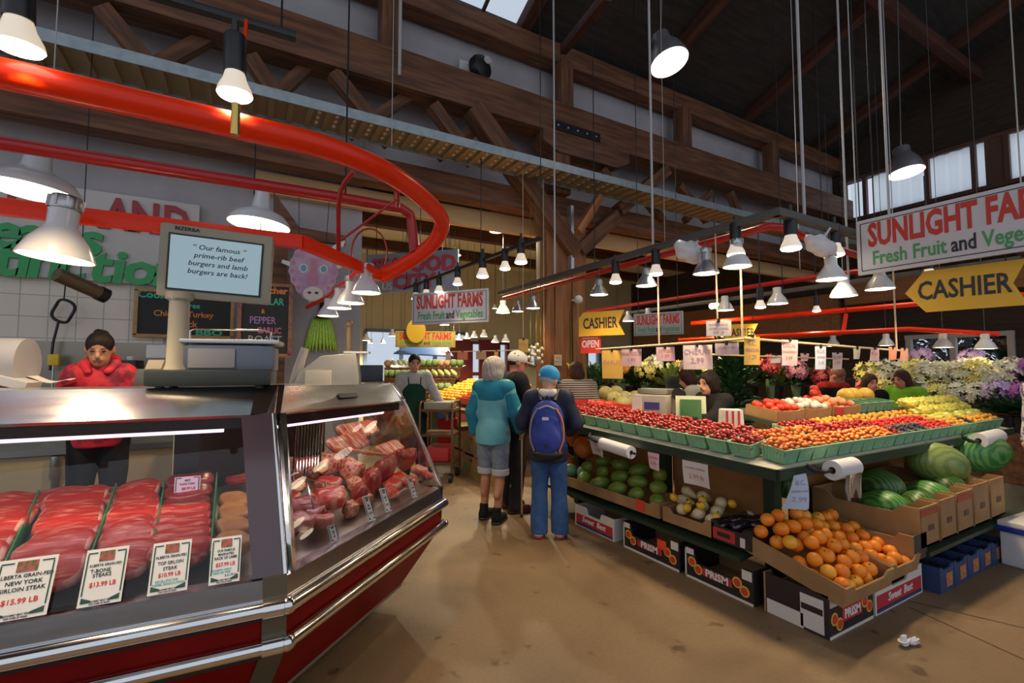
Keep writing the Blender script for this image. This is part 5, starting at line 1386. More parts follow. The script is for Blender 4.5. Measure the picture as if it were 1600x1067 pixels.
for i in range(4):
    x = 5.26 + i * .172; put(bme, 'pulp_basket', (x, 2.42, 1.10), (RAD(8), 0, 0), 'plain green basket on the raised shelf between peaches and yellow grapes', 'basket', 'green baskets on the raised shelf')
for i, (x, y, z) in enumerate([(5.62, 2.66, 1.22), (5.80, 2.68, 1.22), (5.98, 2.64, 1.22)]):
    melon('yellow_melon', M('yellow melon', (.80, .48, .06), .4), (x, y, z), (.09, .085, .085), (0, 0, 0), 'round yellow orange melon behind the green baskets', 'yellow melons behind the baskets')
def bunch(loc, r, mat, name, label, group, seed):
    rg2 = random.Random(seed); o = thing(name, label, 'grapes', loc, group=group, rot=(0, 0, rg2.uniform(0, 6)))
    bm = bmesh.new(); bmesh.ops.create_icosphere(bm, subdivisions=4, radius=1)
    cs = [Vector((rg2.gauss(0, 1), rg2.gauss(0, 1), rg2.gauss(0, 1))).normalized() for _ in range(60)]
    for v in bm.verts:
        n = v.co.normalized(); dm = min((n - c).length for c in cs)
        v.co = Vector((n.x * r * 1.25, n.y * r, n.z * r * .75)) * (1 + .30 * max(0, 1 - (dm / .26) ** 2))
    me = bpy.data.meshes.new(name); bm.to_mesh(me); bm.free(); me.materials.append(mat); me.polygons.foreach_set('use_smooth', [True] * len(me.polygons))
    b = bpy.data.objects.new('berries', me); COL.objects.link(b); b.parent = o
    m = MB(); m.tube([(0, 0, r * .6), (.01, .0, r * 1.0), (.02, 0, r * 1.1)], .004, 5); m.build('stalk', STEM, o)
k = 0
for row in range(3):
    for i in range(9):
        bunch((5.98 + i * .125 + rg.uniform(-.02, .02), 2.06 + row * .10, TZ(6, 2.06 + row * .1) + .075 + row * .055), .072, GRAPEY, 'grape_bunch', 'yellow green grape bunch heaped near the far end of the turned arm', 'yellow grapes', k); k += 1
for i in range(8):
    bunch((6.6 + .12 * (i % 4), 2.33 + .10 * (i // 4), 1.06 + .05 * (i // 4)), .072, GRAPER, 'grape_bunch', 'dark red grape bunch behind the yellow grapes', 'red grapes', 40 + i)
gs = thing('grape_stand', 'dark stand under the red grapes', 'stand', (6.8, 2.42, 0)); m = MB(); m.slab((6.3, 2.29, .99), (7.1, 2.29, .99), (7.1, 2.56, 1.02), (6.3, 2.56, 1.02), .03); wbuild(m, 'stand_top', TGREEN, gs)
for x in (6.4, 7.0): m = MB(); m.box((x, 2.45, .49), (.06, .06, .97)); wbuild(m, 'leg', TGREEN, gs)

# ---- bag rolls and hanging price papers on the table edge
ROLLW = M('bag roll film', (.74, .72, .74), .3)
def bag_roll(label, A, B, r, tail=False, rod=None):
    A, B = Vector(A), Vector(B); x = (B - A).normalized()
    o = thing('bag_roll', label, 'bag roll', tuple((A + B) / 2)); L = (B - A).length
    R = frame_from(x.cross(Vector((0, 0, 1))).normalized(), Vector((0, 0, 1)), x).to_4x4()
    m = MB(); m.lathe([(r * .36, -L / 2), (r, -L / 2), (r, L / 2), (r * .36, L / 2)], 28, R); m.build('film_roll', ROLLW, o, smooth=40)
    m = MB(); m.lathe([(r * .36, -L / 2), (r * .30, -L / 2), (r * .30, L / 2), (r * .36, L / 2)], 20, R); m.build('core', M('cardboard core', (.16, .11, .07), .7), o, smooth=40)
    m = MB(); e = L / 2 + (.10); m.tube([R @ Vector((0, 0, -e)), R @ Vector((0, 0, e * .8))], r * .2, 8); m.build('spindle', DARKMETAL, o)
    m = MB(); q = R @ Vector((0, 0, -e)); m.tube([q, q - x * .10 + Vector((0, 0, .02)), q - x * .12 + Vector((.03 if abs(x.x) < .5 else 0, .04 if abs(x.x) > .5 else 0, .05))], .014, 6); m.build('bracket', DARKMETAL, o)
    if tail:
        m = MB(); m.grid(lambda a, b: tuple(R @ Vector((r * (.9 - .25 * b) + .02 * math.sin(a * 9) * b, -r * .3 - b * .17, -L * .3 + L * .75 * a))), 10, 6); m.build('loose_bag', glass_mat('bag film', (.80, .78, .74), 1.0, .15), o, smooth=60)
    return o
bag_roll('white plastic bag roll along the aisle edge of the cherry table', (2.80, 3.30, .85), (2.78, 2.92, .83), .052)
bag_roll('white plastic bag roll with a loose bag at the table corner', (3.30, 1.66, .865), (3.56, 1.66, .865), .062, True)
bag_roll('white plastic bag roll at the far end of the turned arm', (5.74, 1.66, .87), (6.22, 1.66, .88), .066)
PAPW, PAPP, PAPY, PAPB, PAPPK = (M('paper ' + n, c, .7) for n, c in [('white', (.74, .66, .62), ), ('pink', (.78, .52, .54)), ('yellow', (.85, .52, .10)), ('blue', (.50, .60, .74)), ('pale pink', (.80, .64, .64))])
PEN = M('pen lettering', (.46, .34, .42), .7); PENR = M('red pen lettering', (.66, .30, .26), .7)
def paper(label, loc, rz, w, h, mat, lines=(), ink=PEN, curl=.015, group=None, clip=False, seed=0, two=None):
    o = thing('price_paper', label, 'price sign', loc, rz, group)
    m = MB()
    fr = lambda a, b: ((a - .5) * w, curl * math.sin(a * 3 + seed) * b - .004 + curl * .8 * b * b, -h * b)
    m.grid(fr, 8, 8); m.build('sheet', mat, o, smooth=60)
    if lines:
        n = len(lines)
        tm = text_mesh('pen_lettering', [(s, 0, -h * (.14 + .72 * (i + .4) / n), min(h * .62 / n, w * 1.5 / max(3, len(s))), 1.0, .01, 'CENTER') for i, s in enumerate(lines)], ink, o, .0008, 0)
        for v in tm.data.vertices:
            a, b = v.co.x / w + .5, max(0, min(1, -v.co.z / h)); v.co.y += fr(a, b)[1] - .0022
    if clip: m = MB(); m.box((0, .006, .0), (.02, .04, .03)); m.build('clip', DARKMETAL, o)
    return o
paper('white paper hanging at the aisle edge left of the bag roll', (2.825, 3.42, .90), AIS, .20, .18, PAPW, ['CHERRIES', 'B.C.', '3.99 lb'], PENR, .03, seed=1)
paper('small tan paper under the table edge beside the backpack', (2.825, 4.05, .93), AIS, .12, .11, M('tan paper', (.42, .34, .20), .7), seed=3)
paper('small pink paper hanging right of the aisle bag roll', (2.825, 2.72, .855), AIS, .12, .13, PAPP, ['RAINIER', '4.99'], PENR, .012, seed=2)
paper('wide white paper on the table edge above the eggplants', (2.825, 2.33, .85), AIS, .22, .17, PAPW, ['RAINIER CHERRIES', '2.99 lb'], PENR, .02, seed=0)
paper('long white paper curling down at the table corner', (3.03, 1.715, .86), 0, .135, .22, PAPB, ['B.C.', 'GREEN PEAS', '2.99'], PEN, .05, seed=2)
paper('pink paper hanging under the turned arm near the melons', (5.28, 1.715, .855), 0, .14, .19, PAPP, ['BERRIES', '3.99'], PENR, .01, seed=4)

# white pole with clipped price papers above the cherries
pr = thing('price_pole', 'thin pale pole with clips strung above the cherry table', 'pole', (3.3, 2.1, 1.73))
PALE = M('pale wood pole', (.62, .48, .30), .5)
m = MB(); m.tube([(3.32, 4.0, 1.72), (3.30, 2.25, 1.74)], .010, 8); wbuild(m, 'pole', PALE, pr, smooth=60)
m = MB(); m.tube([(3.30, 2.25, 1.745), (6.0, 2.3, 1.70)], .010, 8); wbuild(m, 'pole', PALE, pr, smooth=60)
m = MB(); m.tube([(3.36, 2.75, 1.64), (6.0, 2.8, 1.62)], .008, 8); wbuild(m, 'pole', PALE, pr, smooth=60)
def px_on(px, py, X=None, Yv=None): return Px(px, py, X) if X else Py(px, py, Yv)
for (px, py, w_, h_, mat, ink, lines, lab) in [
    (958, 552, 34, 44, PAPY, PENR, ['GARLIC'], 'orange yellow paper leftmost on the aisle pole'), (988, 540, 32, 26, PAPP, PENR, ['MANGO', '1.99'], 'pinkish paper second on the aisle pole'), (1041, 536, 28, 22, PAPP, PENR, ['APPLES', '1.29'], 'pink paper midway on the aisle pole'),
    (1091, 532, 43, 38, PAPPK, PEN, ['CHERRY', '2.99'], 'large pale pink paper on the aisle pole'), (1137, 531, 34, 18, PAPPK, PENR, ['PEAS 1.99'], 'small whitish paper behind the large pale one')]:
    p = Px(px, py, 3.30); s = (p - _O).dot(_f) / FPX
    paper(lab, (p.x - .012, p.y, 1.715 + (p.y - 2.25) * -.01), AIS + RAD(28), w_ * s, h_ * s, mat, lines, ink, .01, clip=True, seed=px)
for (px, py, w_, h_, mat, ink, lines, lab, yy) in [
    (1172, 526, 31, 44, PAPY, PEN, ['B.C.', 'PEACHES', '1.29'], 'bright yellow paper at the corner of the poles', 2.27), (1231, 531, 33, 40, PAPPK if False else PAPP, PENR, ['LOCAL', 'STRAWBERRY', '3.99'], 'tall pink paper right of the yellow paper', 2.27),
    (1210, 555, 22, 12, PAPW, PEN, [], 'small white paper behind the tall pink paper', 2.8), (1255, 552, 18, 12, PAPP, PEN, [], 'small pink paper beside the tall pink paper', 2.8), (1279, 541, 23, 36, PAPB, PEN, ['BLUE', 'BERRIES', '3.49'], 'slanting pale blue paper on the pole', 2.28),
    (1306, 551, 22, 26, PAPPK, PEN, ['PLUMS', '1.99'], 'whitish pink paper right of the blue paper', 2.8), (1336, 543, 16, 18, M('grey green paper', (.40, .42, .30), .7), PEN, [], 'grey green paper on the far pole', 2.29), (1364, 544, 18, 20, PAPP, PENR, ['FIGS'], 'pink paper right of the grey green paper', 2.29),
    (1392, 542, 18, 20, M('orange paper', (.72, .28, .14), .7), PENR, [], 'orange pink paper on the far pole', 2.29), (1410, 544, 16, 20, M('salmon paper', (.70, .34, .22), .7), PENR, [], 'salmon paper rightmost on the far pole', 2.29)]:
    p = Py(px, py, yy); s = (p - _O).dot(_f) / FPX
    paper(lab, (p.x, p.y - .012, p.z), RAD(-12), w_ * s, h_ * s, mat, lines, ink, .012, clip=True, seed=px)
for px in (1175, 1190):
    q = Px(px - 60, 500, 3.3)
for (x, y, z0) in [(3.30, 2.26, 1.74), (3.31, 3.1, 1.73), (5.9, 2.3, 1.70)]:
    m = MB(); m.tube([(x, y, z0), (x, y, 2.575)], .008, 6); wbuild(m, 'drop_rod', PALE, pr)

# crumpled litter on the floor
lp_ = Pz(1413, 1003, .02)
m = MB(); m.ball((0, 0, .022), (.035, .022, .022), 12, 8); m.ball((.05, -.02, .016), (.03, .02, .016), 10, 7)
for i, v in enumerate(m.v): m.v[i] = tuple(Vector(v) * (1 + .25 * math.sin(i * 12.9)))
o = m.build('crumpled_tissue', M('tissue', (.72, .74, .80), .7), loc=(lp_.x, lp_.y, .002)); tag(o, 'small crumpled white tissue lying on the concrete', 'tissue')
# ================================================================== LAMPS
def lamp_meshes(kind):
    if kind == 'dome':
        m = MB(); m.lathe([(.035, .26), (.048, .25), (.065, .13), (.10, .105), (.165, .075), (.200, .03), (.21, 0), (.205, .0), (.19, .028), (.155, .066), (.06, .10)], 32)
        return m
    if kind == 'bell':
        m = MB(); m.lathe([(.0, .21), (.045, .21), (.05, .20), (.05, .14), (.062, .115), (.095, .07), (.118, .02), (.125, 0), (.121, 0), (.112, .02), (.088, .068), (.05, .11)], 28)
        return m
    if kind == 'bay':
        m = MB(); m.lathe([(.10, .40), (.105, .39), (.105, .30), (.12, .28), (.18, .18), (.215, .07), (.225, 0), (.219, 0), (.205, .07), (.17, .18), (.1, .27)], 32)
        return m
SHADE = {k: lamp_meshes(k).mesh('shade', e, 50) for k, e in (('dome', ENAMEL), ('bell', ENAMEL), ('bay', ALU))}
SHADEA = lamp_meshes('bell').mesh('shade', ALU, 50)
def disc_mesh(r, z, mat, dome=.3):
    m = MB(); m.lathe([(0, z - r * dome), (r * .6, z - r * dome * .75), (r * .9, z - r * dome * .3), (r, z)], 24); return m.mesh('bulb', mat, 180)
BULBS = {'dome': disc_mesh(.192, .014, BULB, .04), 'bell': disc_mesh(.114, .006, BULB, .06), 'bay': disc_mesh(.212, .008, BULBW, .03)}
mcol = MB(); mcol.lathe([(.052, .205), (.055, .215), (.055, .25), (.045, .262), (.0, .262)], 20)
for k in range(10):
    a = 2 * PI * k / 10; mcol.box((.056 * math.cos(a), .056 * math.sin(a), .232), (.008, .008, .04), (0, 0, a))
COLLAR = mcol.mesh('collar', STEELR, 40)
def link(me, name, parent, loc=(0, 0, 0)):
    o = bpy.data.objects.new(name, me); COL.objects.link(o); o.parent = parent; o.location = loc; return o
WIRE = M('lamp cord', (.10, .10, .10), .6)
def pendant(kind, px, py, w, label, group=None, power=0.0, tilt=(0, 0), hang=None, d=None, alu=False, scale=None, size=130, color=WARM, cordr=.004):
    D0 = {'dome': .42, 'bell': .25, 'bay': .45}[kind]
    d = d or D0 * FPX / w
    s = scale or (w * d / FPX) / D0
    p = Pd(px, py, d)
    t = thing({'dome': 'dome_pendant_lamp', 'bell': 'bell_pendant_lamp', 'bay': 'high_bay_lamp'}[kind], label, 'lamp', tuple(p), group=group, rot=(tilt[0], tilt[1], 0))
    t.scale = (s, s, s)
    link(SHADEA if alu else SHADE[kind], 'shade', t); link(BULBS[kind], 'bulb', t)
    top = {'dome': .23, 'bell': .21, 'bay': .40}[kind]
    if kind == 'bell' and w > 38: link(COLLAR, 'collar', t)
    m = MB(); hz = hang if hang is not None else min(roof_z(p.y) - .1 if p.y < 5.6 else 4.5, 9)
    R = t.rotation_euler.to_matrix().inverted()
    if hz > p.z + top * s + .01: m.tube([(0, 0, top * .98), R @ Vector((0, 0, (hz - p.z) / s))], cordr / s, 6); m.build('cord', WIRE, t)
    if power:
        l = spot((0, 0, -.02), power, color, size, .6, .06, parent=t, aim=(0, 0, -1)); l.scale = (1 / s,) * 3
    return t
P1 = 40
pendant('dome', 50, 300, 122, 'large white enamel dome lamp over the meat case\'s far end', power=P1 * 1.1, tilt=(0, RAD(5)), hang=2.62)
pendant('dome', 405, 352, 90, 'white enamel dome lamp beside the scale screen', power=P1 * 1.1, tilt=(0, RAD(4)), hang=2.62)
pendant('bell', 88, 404, 96, 'big white bell lamp with ribbed collar near the stall sign', power=P1 * .6, tilt=(0, RAD(5)), hang=2.2)
for (px, py, w, lab, hg, dd_) in [(572, 458, 46, 'white bell lamp with ribbed collar, nearest on the lamp branch', 2.3, 3.1), (548, 474, 42, 'second white bell lamp along the red lamp branch', 2.3, 3.7), (530, 482, 38, 'third white bell lamp along the red lamp branch', 2.3, 4.3), (513, 494, 33, 'farthest white bell lamp on the red lamp branch', 2.3, 4.9)]:
    pendant('bell', px, py, w, lab, power=P1 * .35 if w > 40 else 0, hang=hg, d=dd_)
pendant('bell', 405, 437, 26, 'small white lamp half hidden behind the scale screen', power=0, hang=2.6, d=3.35)
pendant('bay', 1046, 98, 60, 'bright spun metal high bay lamp hanging beneath the dark roof', power=170, tilt=(RAD(-16), RAD(-4)), size=120, color=(1, .82, .55), cordr=.008)
pendant('bay', 1416, 270, 48, 'grey high bay lamp in front of the pale clerestory glazing', power=120, tilt=(RAD(-8), RAD(2)), size=120, color=(1, .82, .55), cordr=.008)
# reflector bulbs on tracks
mr = MB(); mr.lathe([(.034, .095), (.034, .085), (.042, .055), (.058, .022), (.062, .006), (.060, 0)], 22); REFL = mr.mesh('reflector', M('frosted reflector', (.75, .72, .68), .35, emit=.5, ecol=(1, .8, .55)), 60)
mf = MB(); mf.lathe([(.062, 0), (.055, -.010), (.03, -.017), (0, -.019)], 22); FACE = mf.mesh('bulb_face', BULBW, 180)
mh = MB(); mh.lathe([(0, .285), (.012, .285), (.014, .235), (.036, .23), (.039, .22), (.039, .085), (.030, .083)], 18); HOUS = mh.mesh('lamp_housing', BLACK, 40)
def reflector(px, py, w, label, group=None, power=0, aim=(0, 0, -1), hang=None, d=None, D0=.124, col=(1, .78, .5)):
    d = d or D0 * FPX / w
    p = Pd(px, py, d); s = (w * d / FPX) / .124
    q = Vector(aim).to_track_quat('-Z', 'Y').to_euler()
    t = thing('track_spotlight', label, 'lamp', tuple(p), group=group, rot=q); t.scale = (s, s, s)
    link(REFL, 'reflector', t); link(FACE, 'bulb_face', t); link(HOUS, 'lamp_housing', t)
    R = q.to_matrix(); tp = p + R @ Vector((0, 0, .30)) * s
    if hang and hang > tp.z:
        m = MB(); Ri = R.inverted(); m.tube([(0, 0, .29), Ri @ ((Vector((tp.x, tp.y, hang)) - p) / s)], .008 / s, 6); m.build('bracket', BLACK, t)
    if power: l = spot((0, 0, -.03), power, col, 100, .8, .05, parent=t); l.scale = (1 / s,) * 3
    return t
reflector(30, 74, 62, 'lit reflector bulb in a black cylinder at the track\'s near end', power=95, aim=(.02, .10, -1), hang=2.9, col=WARM)
reflector(367, 148, 50, 'lit reflector bulb in a black cylinder below the track', power=95, aim=(.02, .06, -1), hang=2.83, col=WARM)
# glowing row of spots leading to the far stall sign
row = [(814, 410, 20), (789, 420, 17), (754, 432, 19), (715, 444, 15), (686, 456, 14), (666, 462, 14), (650, 467, 14)]
ta, tb_ = Pd(845, 372, 4.4), Pd(632, 452, 6.5)
def on_line(px):
    lo, hi = 0.0, 1.0
    for _ in range(40):
        t = (lo + hi) / 2; q = ta.lerp(tb_, t) - _O
        if 800 + FPX * q.dot(_r) / q.dot(_f) > px: lo = t
        else: hi = t
    return ta.lerp(tb_, lo)
for i, (px, py, w) in enumerate(row):
    q = on_line(px)
    reflector(px, py, w, 'small glaring spotlight in the slanting row before the farther white stall sign', 'row of glaring spots', hang=q.z, d=(q - _O).dot(_f), power=16 if i < 4 else 0)
tk2 = thing('light_track', 'thin dark track above the row of glaring spots', 'track', tuple((ta + tb_) / 2)); o = beam('track', ta, tb_, .04, .03, BLACK); o.parent = tk2; o.matrix_basis = tk2.matrix_basis.inverted() @ o.matrix_basis
for f_, zt_ in ((.0, None), (.98, 3.52)):
    q = ta.lerp(tb_, f_); m = MB(); m.tube([q, Vector((q.x, q.y, zt_ or roof_z(q.y) - .1))], .005, 5); wbuild(m, 'suspension_rod', DARKMETAL, tk2)

# ---- lamp bars above the produce table
BARX, BARY, BARZ = 3.20, 1.90, 2.60
BARG = M('grey painted channel', (.10, .095, .085), .45, .3)
lb_ = thing('lamp_bar', 'grey steel channel frame hanging above the produce table', 'lamp bar', (BARX, BARY, BARZ))
beam('channel', (0, 4.1, 0), (0, -.02, 0), .055, .055, BARG, lb_)
beam('channel', (-.02, 0, .0), (2.8, .03, 0), .055, .055, BARG, lb_)
for (x, y) in [(0, 1.15), (0, 2.7), (.35, .01), (1.7, .02)]:
    m = MB(); m.tube([(x, y, .02), (x, y, roof_z(BARY + y) - BARZ - .1)], .011, 8); m.build('suspension_rod', M('white conduit', (.45, .45, .45), .5), lb_)
# thin conduits and wires hanging from the dark roof
for i, (x0, y0, x1, y1, d, r, lab) in enumerate([(1232, -10, 1250, 420, 5.2, .004, 'thin wire hanging from the roof near the high bay lamp'), (1322, -10, 1342, 430, 5.0, .006, 'dull conduit hanging left of the clerestory corner'), (1382, -10, 1398, 412, 5.6, .005, 'thin pale wire hanging left of the grey high bay lamp'),
        (1562, -10, 1596, 300, 4.4, .006, 'conduit hanging down to the right end of the stall sign'), (1036, 60, 1039, 390, 5.2, .003, 'hair thin wire behind the bright high bay lamp'), (1300, -10, 1326, 445, 4.6, .010, 'pale conduit hanging right of the bar corner'), (95, -10, 84, 118, 3.2, .004, 'thin wire hanging over the red tube at the far left'), (618, 100, 612, 228, 4.9, .004, 'thin rod hanging in front of the truss')]):
    p = Pd(x1, y1, d); m = MB(); m.tube([(0, 0, 0), (0, 0, roof_z(p.y) - .1 - p.z)], r, 6)
    o = m.build('hanging_conduit', M('white conduit', (.45, .45, .45), .5), loc=tuple(p)); tag(o, lab, 'conduit')
m = MB(); p = Py(625, 60, 5.25); m.tube([(p.x, 5.25, 4.9), (p.x, 5.25, roof_z(5.25) - .1)], .02, 8); o = m.build('hanging_conduit', M('white conduit', (.45, .45, .45), .5)); tag(o, 'white conduit standing on the truss chord beside a post', 'conduit')
# red pipes behind the bars
rp = thing('red_sprinkler_pipe', 'red pipe running just behind the nearer lamp bar', 'pipe', (3.55, 3, 2.62))
m = MB(); m.tube(smooth_path([Vector((3.55, 6.5, 2.62)), Vector((3.55, 4.0, 2.62)), Vector((3.6, 2.5, 2.64)), Vector((3.75, 2.22, 2.66)), Vector((4.4, 2.25, 2.62)), Vector((5.75, 2.32, 2.60))], 5), .032, 10); wbuild(m, 'pipe', REDDK, rp, smooth=60)
m = MB(); m.tube([(3.56, 4.3, 2.62), (3.56, 4.3, roof_z(4.3) - .1)], .006, 5); m.tube([(5.2, 2.28, 2.58), (5.2, 2.28, roof_z(2.28) - .1)], .006, 5); wbuild(m, 'hanger', DARKMETAL, rp)
rp2 = thing('red_sprinkler_pipe', 'red pipe above the farther grey lamp bar', 'pipe', (5.95, 4, 2.62))
m = MB(); m.tube([(5.95, 7.5, 2.64), (5.98, 3.6, 2.62), (6.05, 1.6, 2.6)], .032, 10); wbuild(m, 'pipe', REDDK, rp2, smooth=60)
m = MB(); m.tube([(5.95, 3, 2.62), (5.95, 3, roof_z(3) - .1)], .006, 5); wbuild(m, 'hanger', DARKMETAL, rp2)
lb2 = thing('lamp_bar', 'farther grey lamp bar below the red pipe', 'lamp bar', (5.95, 4, 2.5)); beam('channel', (0, 3.4, 0), (.1, -2.6, 0), .05, .05, BARG, lb2)
m = MB(); m.tube([(0, -.5, .0), (0, -.5, roof_z(3.5) - 2.6)], .006, 5); m.build('suspension_rod', DARKMETAL, lb2)
rp3 = thing('red_sprinkler_pipe', 'long low red pipe crossing in front of the brown fascia', 'pipe', (8, 4.8, 2.15))
A, B = Pd(1080, 505, 9.0), Pd(1420, 476, 7.2); C_ = Pd(1300, 520, 7.5); D_ = Pd(1560, 522, 6.6)
m = MB(); m.tube([A, B, B + (B - A) * .6], .04, 8); wbuild(m, 'pipe', REDPIPE, rp3, smooth=60)
m = MB(); m.tube([Pd(1060, 532, 8.6), Pd(1420, 514, 7.0), D_], .035, 8); wbuild(m, 'pipe', REDPIPE, rp3, smooth=60)
m = MB(); m.tube([Pd(1322, 490, 7.5), Pd(1318, 518, 7.5)], .03, 8); wbuild(m, 'upright', REDPIPE, rp3)
m = MB(); q = Pd(1322, 486, 7.5); m.tube([q, Vector((q.x, q.y, 7.4))], .006, 5); wbuild(m, 'hanger', DARKMETAL, rp3)

def on_x(px, py, X): return (Px(px, py, X) - _O).dot(_f)
def on_y(px, py, Y): return (Py(px, py, Y) - _O).dot(_f)
for (px, py, w, alu, lab, pw) in [
    (1152, 417, 43, False, 'white bell lamp nearest the bar corner', .8), (1103, 428, 40, True, 'grey bell lamp beside the white bag tied to the bar', .8), (1010, 447, 33, True, 'grey bell lamp midway along the nearer bar', .7),
    (936, 461, 29, True, 'grey bell lamp above the yellow cashier arrow', .7), (833, 482, 23, True, 'bell lamp at the column\'s left, larger of two', .5), (809, 487, 20, True, 'bell lamp left of the column, smaller of two', 0)]:
    pendant('bell', px, py, w, lab, power=P1 * pw, alu=alu, hang=2.60, size=140, d=on_x(px, py, 3.2))
for (px, py, w, lab, pw) in [(1150, 398, 27, 'black headed spotlight just over the nearest bell lamp', .5), (1025, 428, 21, 'black headed spotlight midway along the nearer bar', .4), (962, 441, 19, 'black headed spotlight right of the column', .4), (1236, 388, 30, 'black headed spotlight under the bar corner', .5), (1305, 398, 26, 'black headed spotlight tied with white plastic', 0)]:
    reflector(px, py, w, lab, power=P1 * pw, hang=2.6, aim=(0, 0, -1), d=on_x(px, py, 3.2) if px < 1200 else on_y(px, py, 1.92))
for (px, py, w, lab, pw) in [(1299, 437, 43, 'white bell lamp left of the big hanging stall sign', .8), (1375, 452, 40, 'white bell lamp tucked under the big stall sign', .8), (1318, 463, 38, 'tilted white bell lamp below its neighbours by the sign', .6), (1215, 475, 31, 'white bell lamp on the farther bar, rightmost', .7), (1133, 485, 27, 'white bell lamp on the farther bar above the white paper', .6), (1013, 499, 21, 'bell lamp over the middle stall sign', .4), (982, 502, 19, 'bell lamp left of the middle stall sign', 0)]:
    pendant('bell', px, py, w, lab, power=P1 * pw, hang=2.59 if px > 1290 else 2.5, size=140, d=on_y(px, py, 1.93) if px > 1290 else on_x(px, py, 5.96))
for (px, py, w, lab) in [(1385, 540, 22, 'cream bell lamp leftmost above the flower stand'), (1474, 543, 26, 'cream bell lamp in the middle above the flower stand'), (1540, 545, 28, 'cream bell lamp rightmost above the flower stand'), (1302, 541, 20, 'cream bell lamp above the far papers')]:
    pendant('bell', px, py, w, lab, power=P1 * 1.6, size=150)
for (px, py, w, lab) in [(1188, 480, 16, 'bare spotlight behind the farther bar'), (1276, 486, 12, 'tiny glaring bulb against the brown fascia'), (1452, 434, 20, 'glaring spotlight between the stall sign and cashier arrow')]:
    reflector(px, py, w, lab, hang=3.4, power=70)
# far hall lamps
for (px, py, w, lab) in [(776, 362, 23, 'round lamp under the far ceiling, right of two'), (711, 399, 19, 'round lamp under the far ceiling, left of two')]:
    pendant('dome', px, py, w, lab, power=270, hang=4.6, d=8.0 if w > 20 else 9.0, size=165, color=(1, .86, .60))
farl = [(613, 525, 13), (598, 536, 9), (625, 537, 9), (572, 532, 13), (580, 536, 8), (555, 542, 7), (534, 542, 7), (679, 505, 10), (695, 508, 17), (697, 502, 9), (717, 504, 18), (709, 531, 9), (718, 531, 11), (730, 529, 11), (741, 527, 12), (756, 526, 13), (774, 535, 13), (790, 534, 14), (786, 489, 23), (773, 482, 8), (812, 484, 10)]
for i, (px, py, w) in enumerate(farl):
    pendant('bell', px, py, w, 'small distant pendant lamp glowing in the far market hall', 'distant pendants', power=170 if i % 3 == 0 else 0, hang=4.6, d=min(11.3, .25 * FPX / w), size=160, color=(1, .86, .60))
for i, (px, py) in enumerate([(462, 527), (468, 520)]):
    pass
# more lamps of the same rows, over the aisle and behind the photographer
for i, (x, y, z, pw) in enumerate([(3.15, 5.2, 2.5, 40)]):
    pass

# ================================================================== SIGNS
SGW = M('sign white', (.66, .64, .66), .45); SGR = M('sign red', (.62, .05, .03), .5); SGG = M('sign green', (.09, .36, .12), .5); SGK = M('sign black', (.03, .025, .03), .5)
SGY = M('sign yellow', (.85, .48, .02), .45); SGB = M('sign grey blue', (.30, .34, .42), .5)
def farm_sign(label, center, rz, w, h, hang, board=SGW, cut=None):
    t = thing('farm_sign', label, 'sign', center, rz)
    m = MB(); m.box((0, 0, 0), (w, .025, h)); m.build('board', board, t, bevel=.004)
    f = MB(); e = .012; a, b = w / 2 - h * .07, h / 2 - h * .07
    for z in (-b, b): f.box((0, -.0135, z), (2 * a, .002, h * .014))
    for x in (-a, a): f.box((x, -.0135, 0), (h * .014, .002, 2 * b))
    f.build('printed_border', SGK, t)
    s = h * .46
    text_mesh('red_lettering', [('SUNLIGHT FARMS', 0, h * .17, s * 1.25, -w * .87, .036, 'CENTER')], SGR, t, .002, -.0145)
    k = h * .34; xs = w / (h * 4.3)
    text_mesh('green_lettering', [('Fresh Fruit', -w * .235, -h * .24, k, -w * .36, .02, 'CENTER'), ('Vegetables', w * .265, -h * .24, k, -w * .34, .02, 'CENTER')], SGG, t, .002, -.0145)
    text_mesh('black_lettering', [('and', w * .02, -h * .24, k, -w * .105, .02, 'CENTER')], SGK, t, .002, -.0145)
    for s_ in (-.4, .4):
        m = MB(); m.tube([(s_ * w, 0, h / 2), (s_ * w, 0, h / 2 + hang)], .005, 5); m.build('hanging_rod', DARKMETAL, t)
    return t
# big sign facing the aisle, running toward the camera
p = Px(1340, 388, 4.2); W1 = 1.22
farm_sign('big white sign with red capitals hanging high above the melon cartons', (4.2, p.y - W1 / 2, p.z - .005), AIS, W1, .43, 4.5)
p2a, p2b = Pd(643, 480, 6.0), Pd(762, 480, 5.6)
sgp = Pd(702, 480, 5.8); dv = (p2b - p2a)
farm_sign('white sign with red and green lettering hanging left of the column', tuple(sgp), math.atan2(dv.y, dv.x), dv.length, .40, 4.06 - sgp.z - .2)
p3a, p3b = Pd(990, 505, 6.5), Pd(1067, 505, 6.1)
sgp = Pd(1028, 506, 6.3); dv = (p3b - p3a)
farm_sign('smaller blue grey lettered sign behind the nearer lamp bar', tuple(sgp), math.atan2(dv.y, dv.x), dv.length, .30, 7.6 - sgp.z, M('shaded sign board', (.40, .42, .48), .5))  # white board given a darker, bluer colour to look shaded
fsp = Pd(665, 530, 10.0)
farm_sign('far yellowed farm sign with a round sun badge', tuple(fsp), RAD(-25), 1.25, .34, 2.2, M('yellowed board', (.45, .34, .06), .6))
m = MB(); q = Pd(650, 517, 9.9); m.prism([(.2 * math.cos(a), .25 * math.sin(a)) for a in np.linspace(0, 2 * PI, 24)[:-1]], 0, .02); o = m.build('sun_badge', M('sun badge', (.55, .34, .02), .5)); o.location = q; o.rotation_euler = (0, 0, RAD(-25)); tag(o, 'round yellow badge on the far yellowed sign', 'badge')
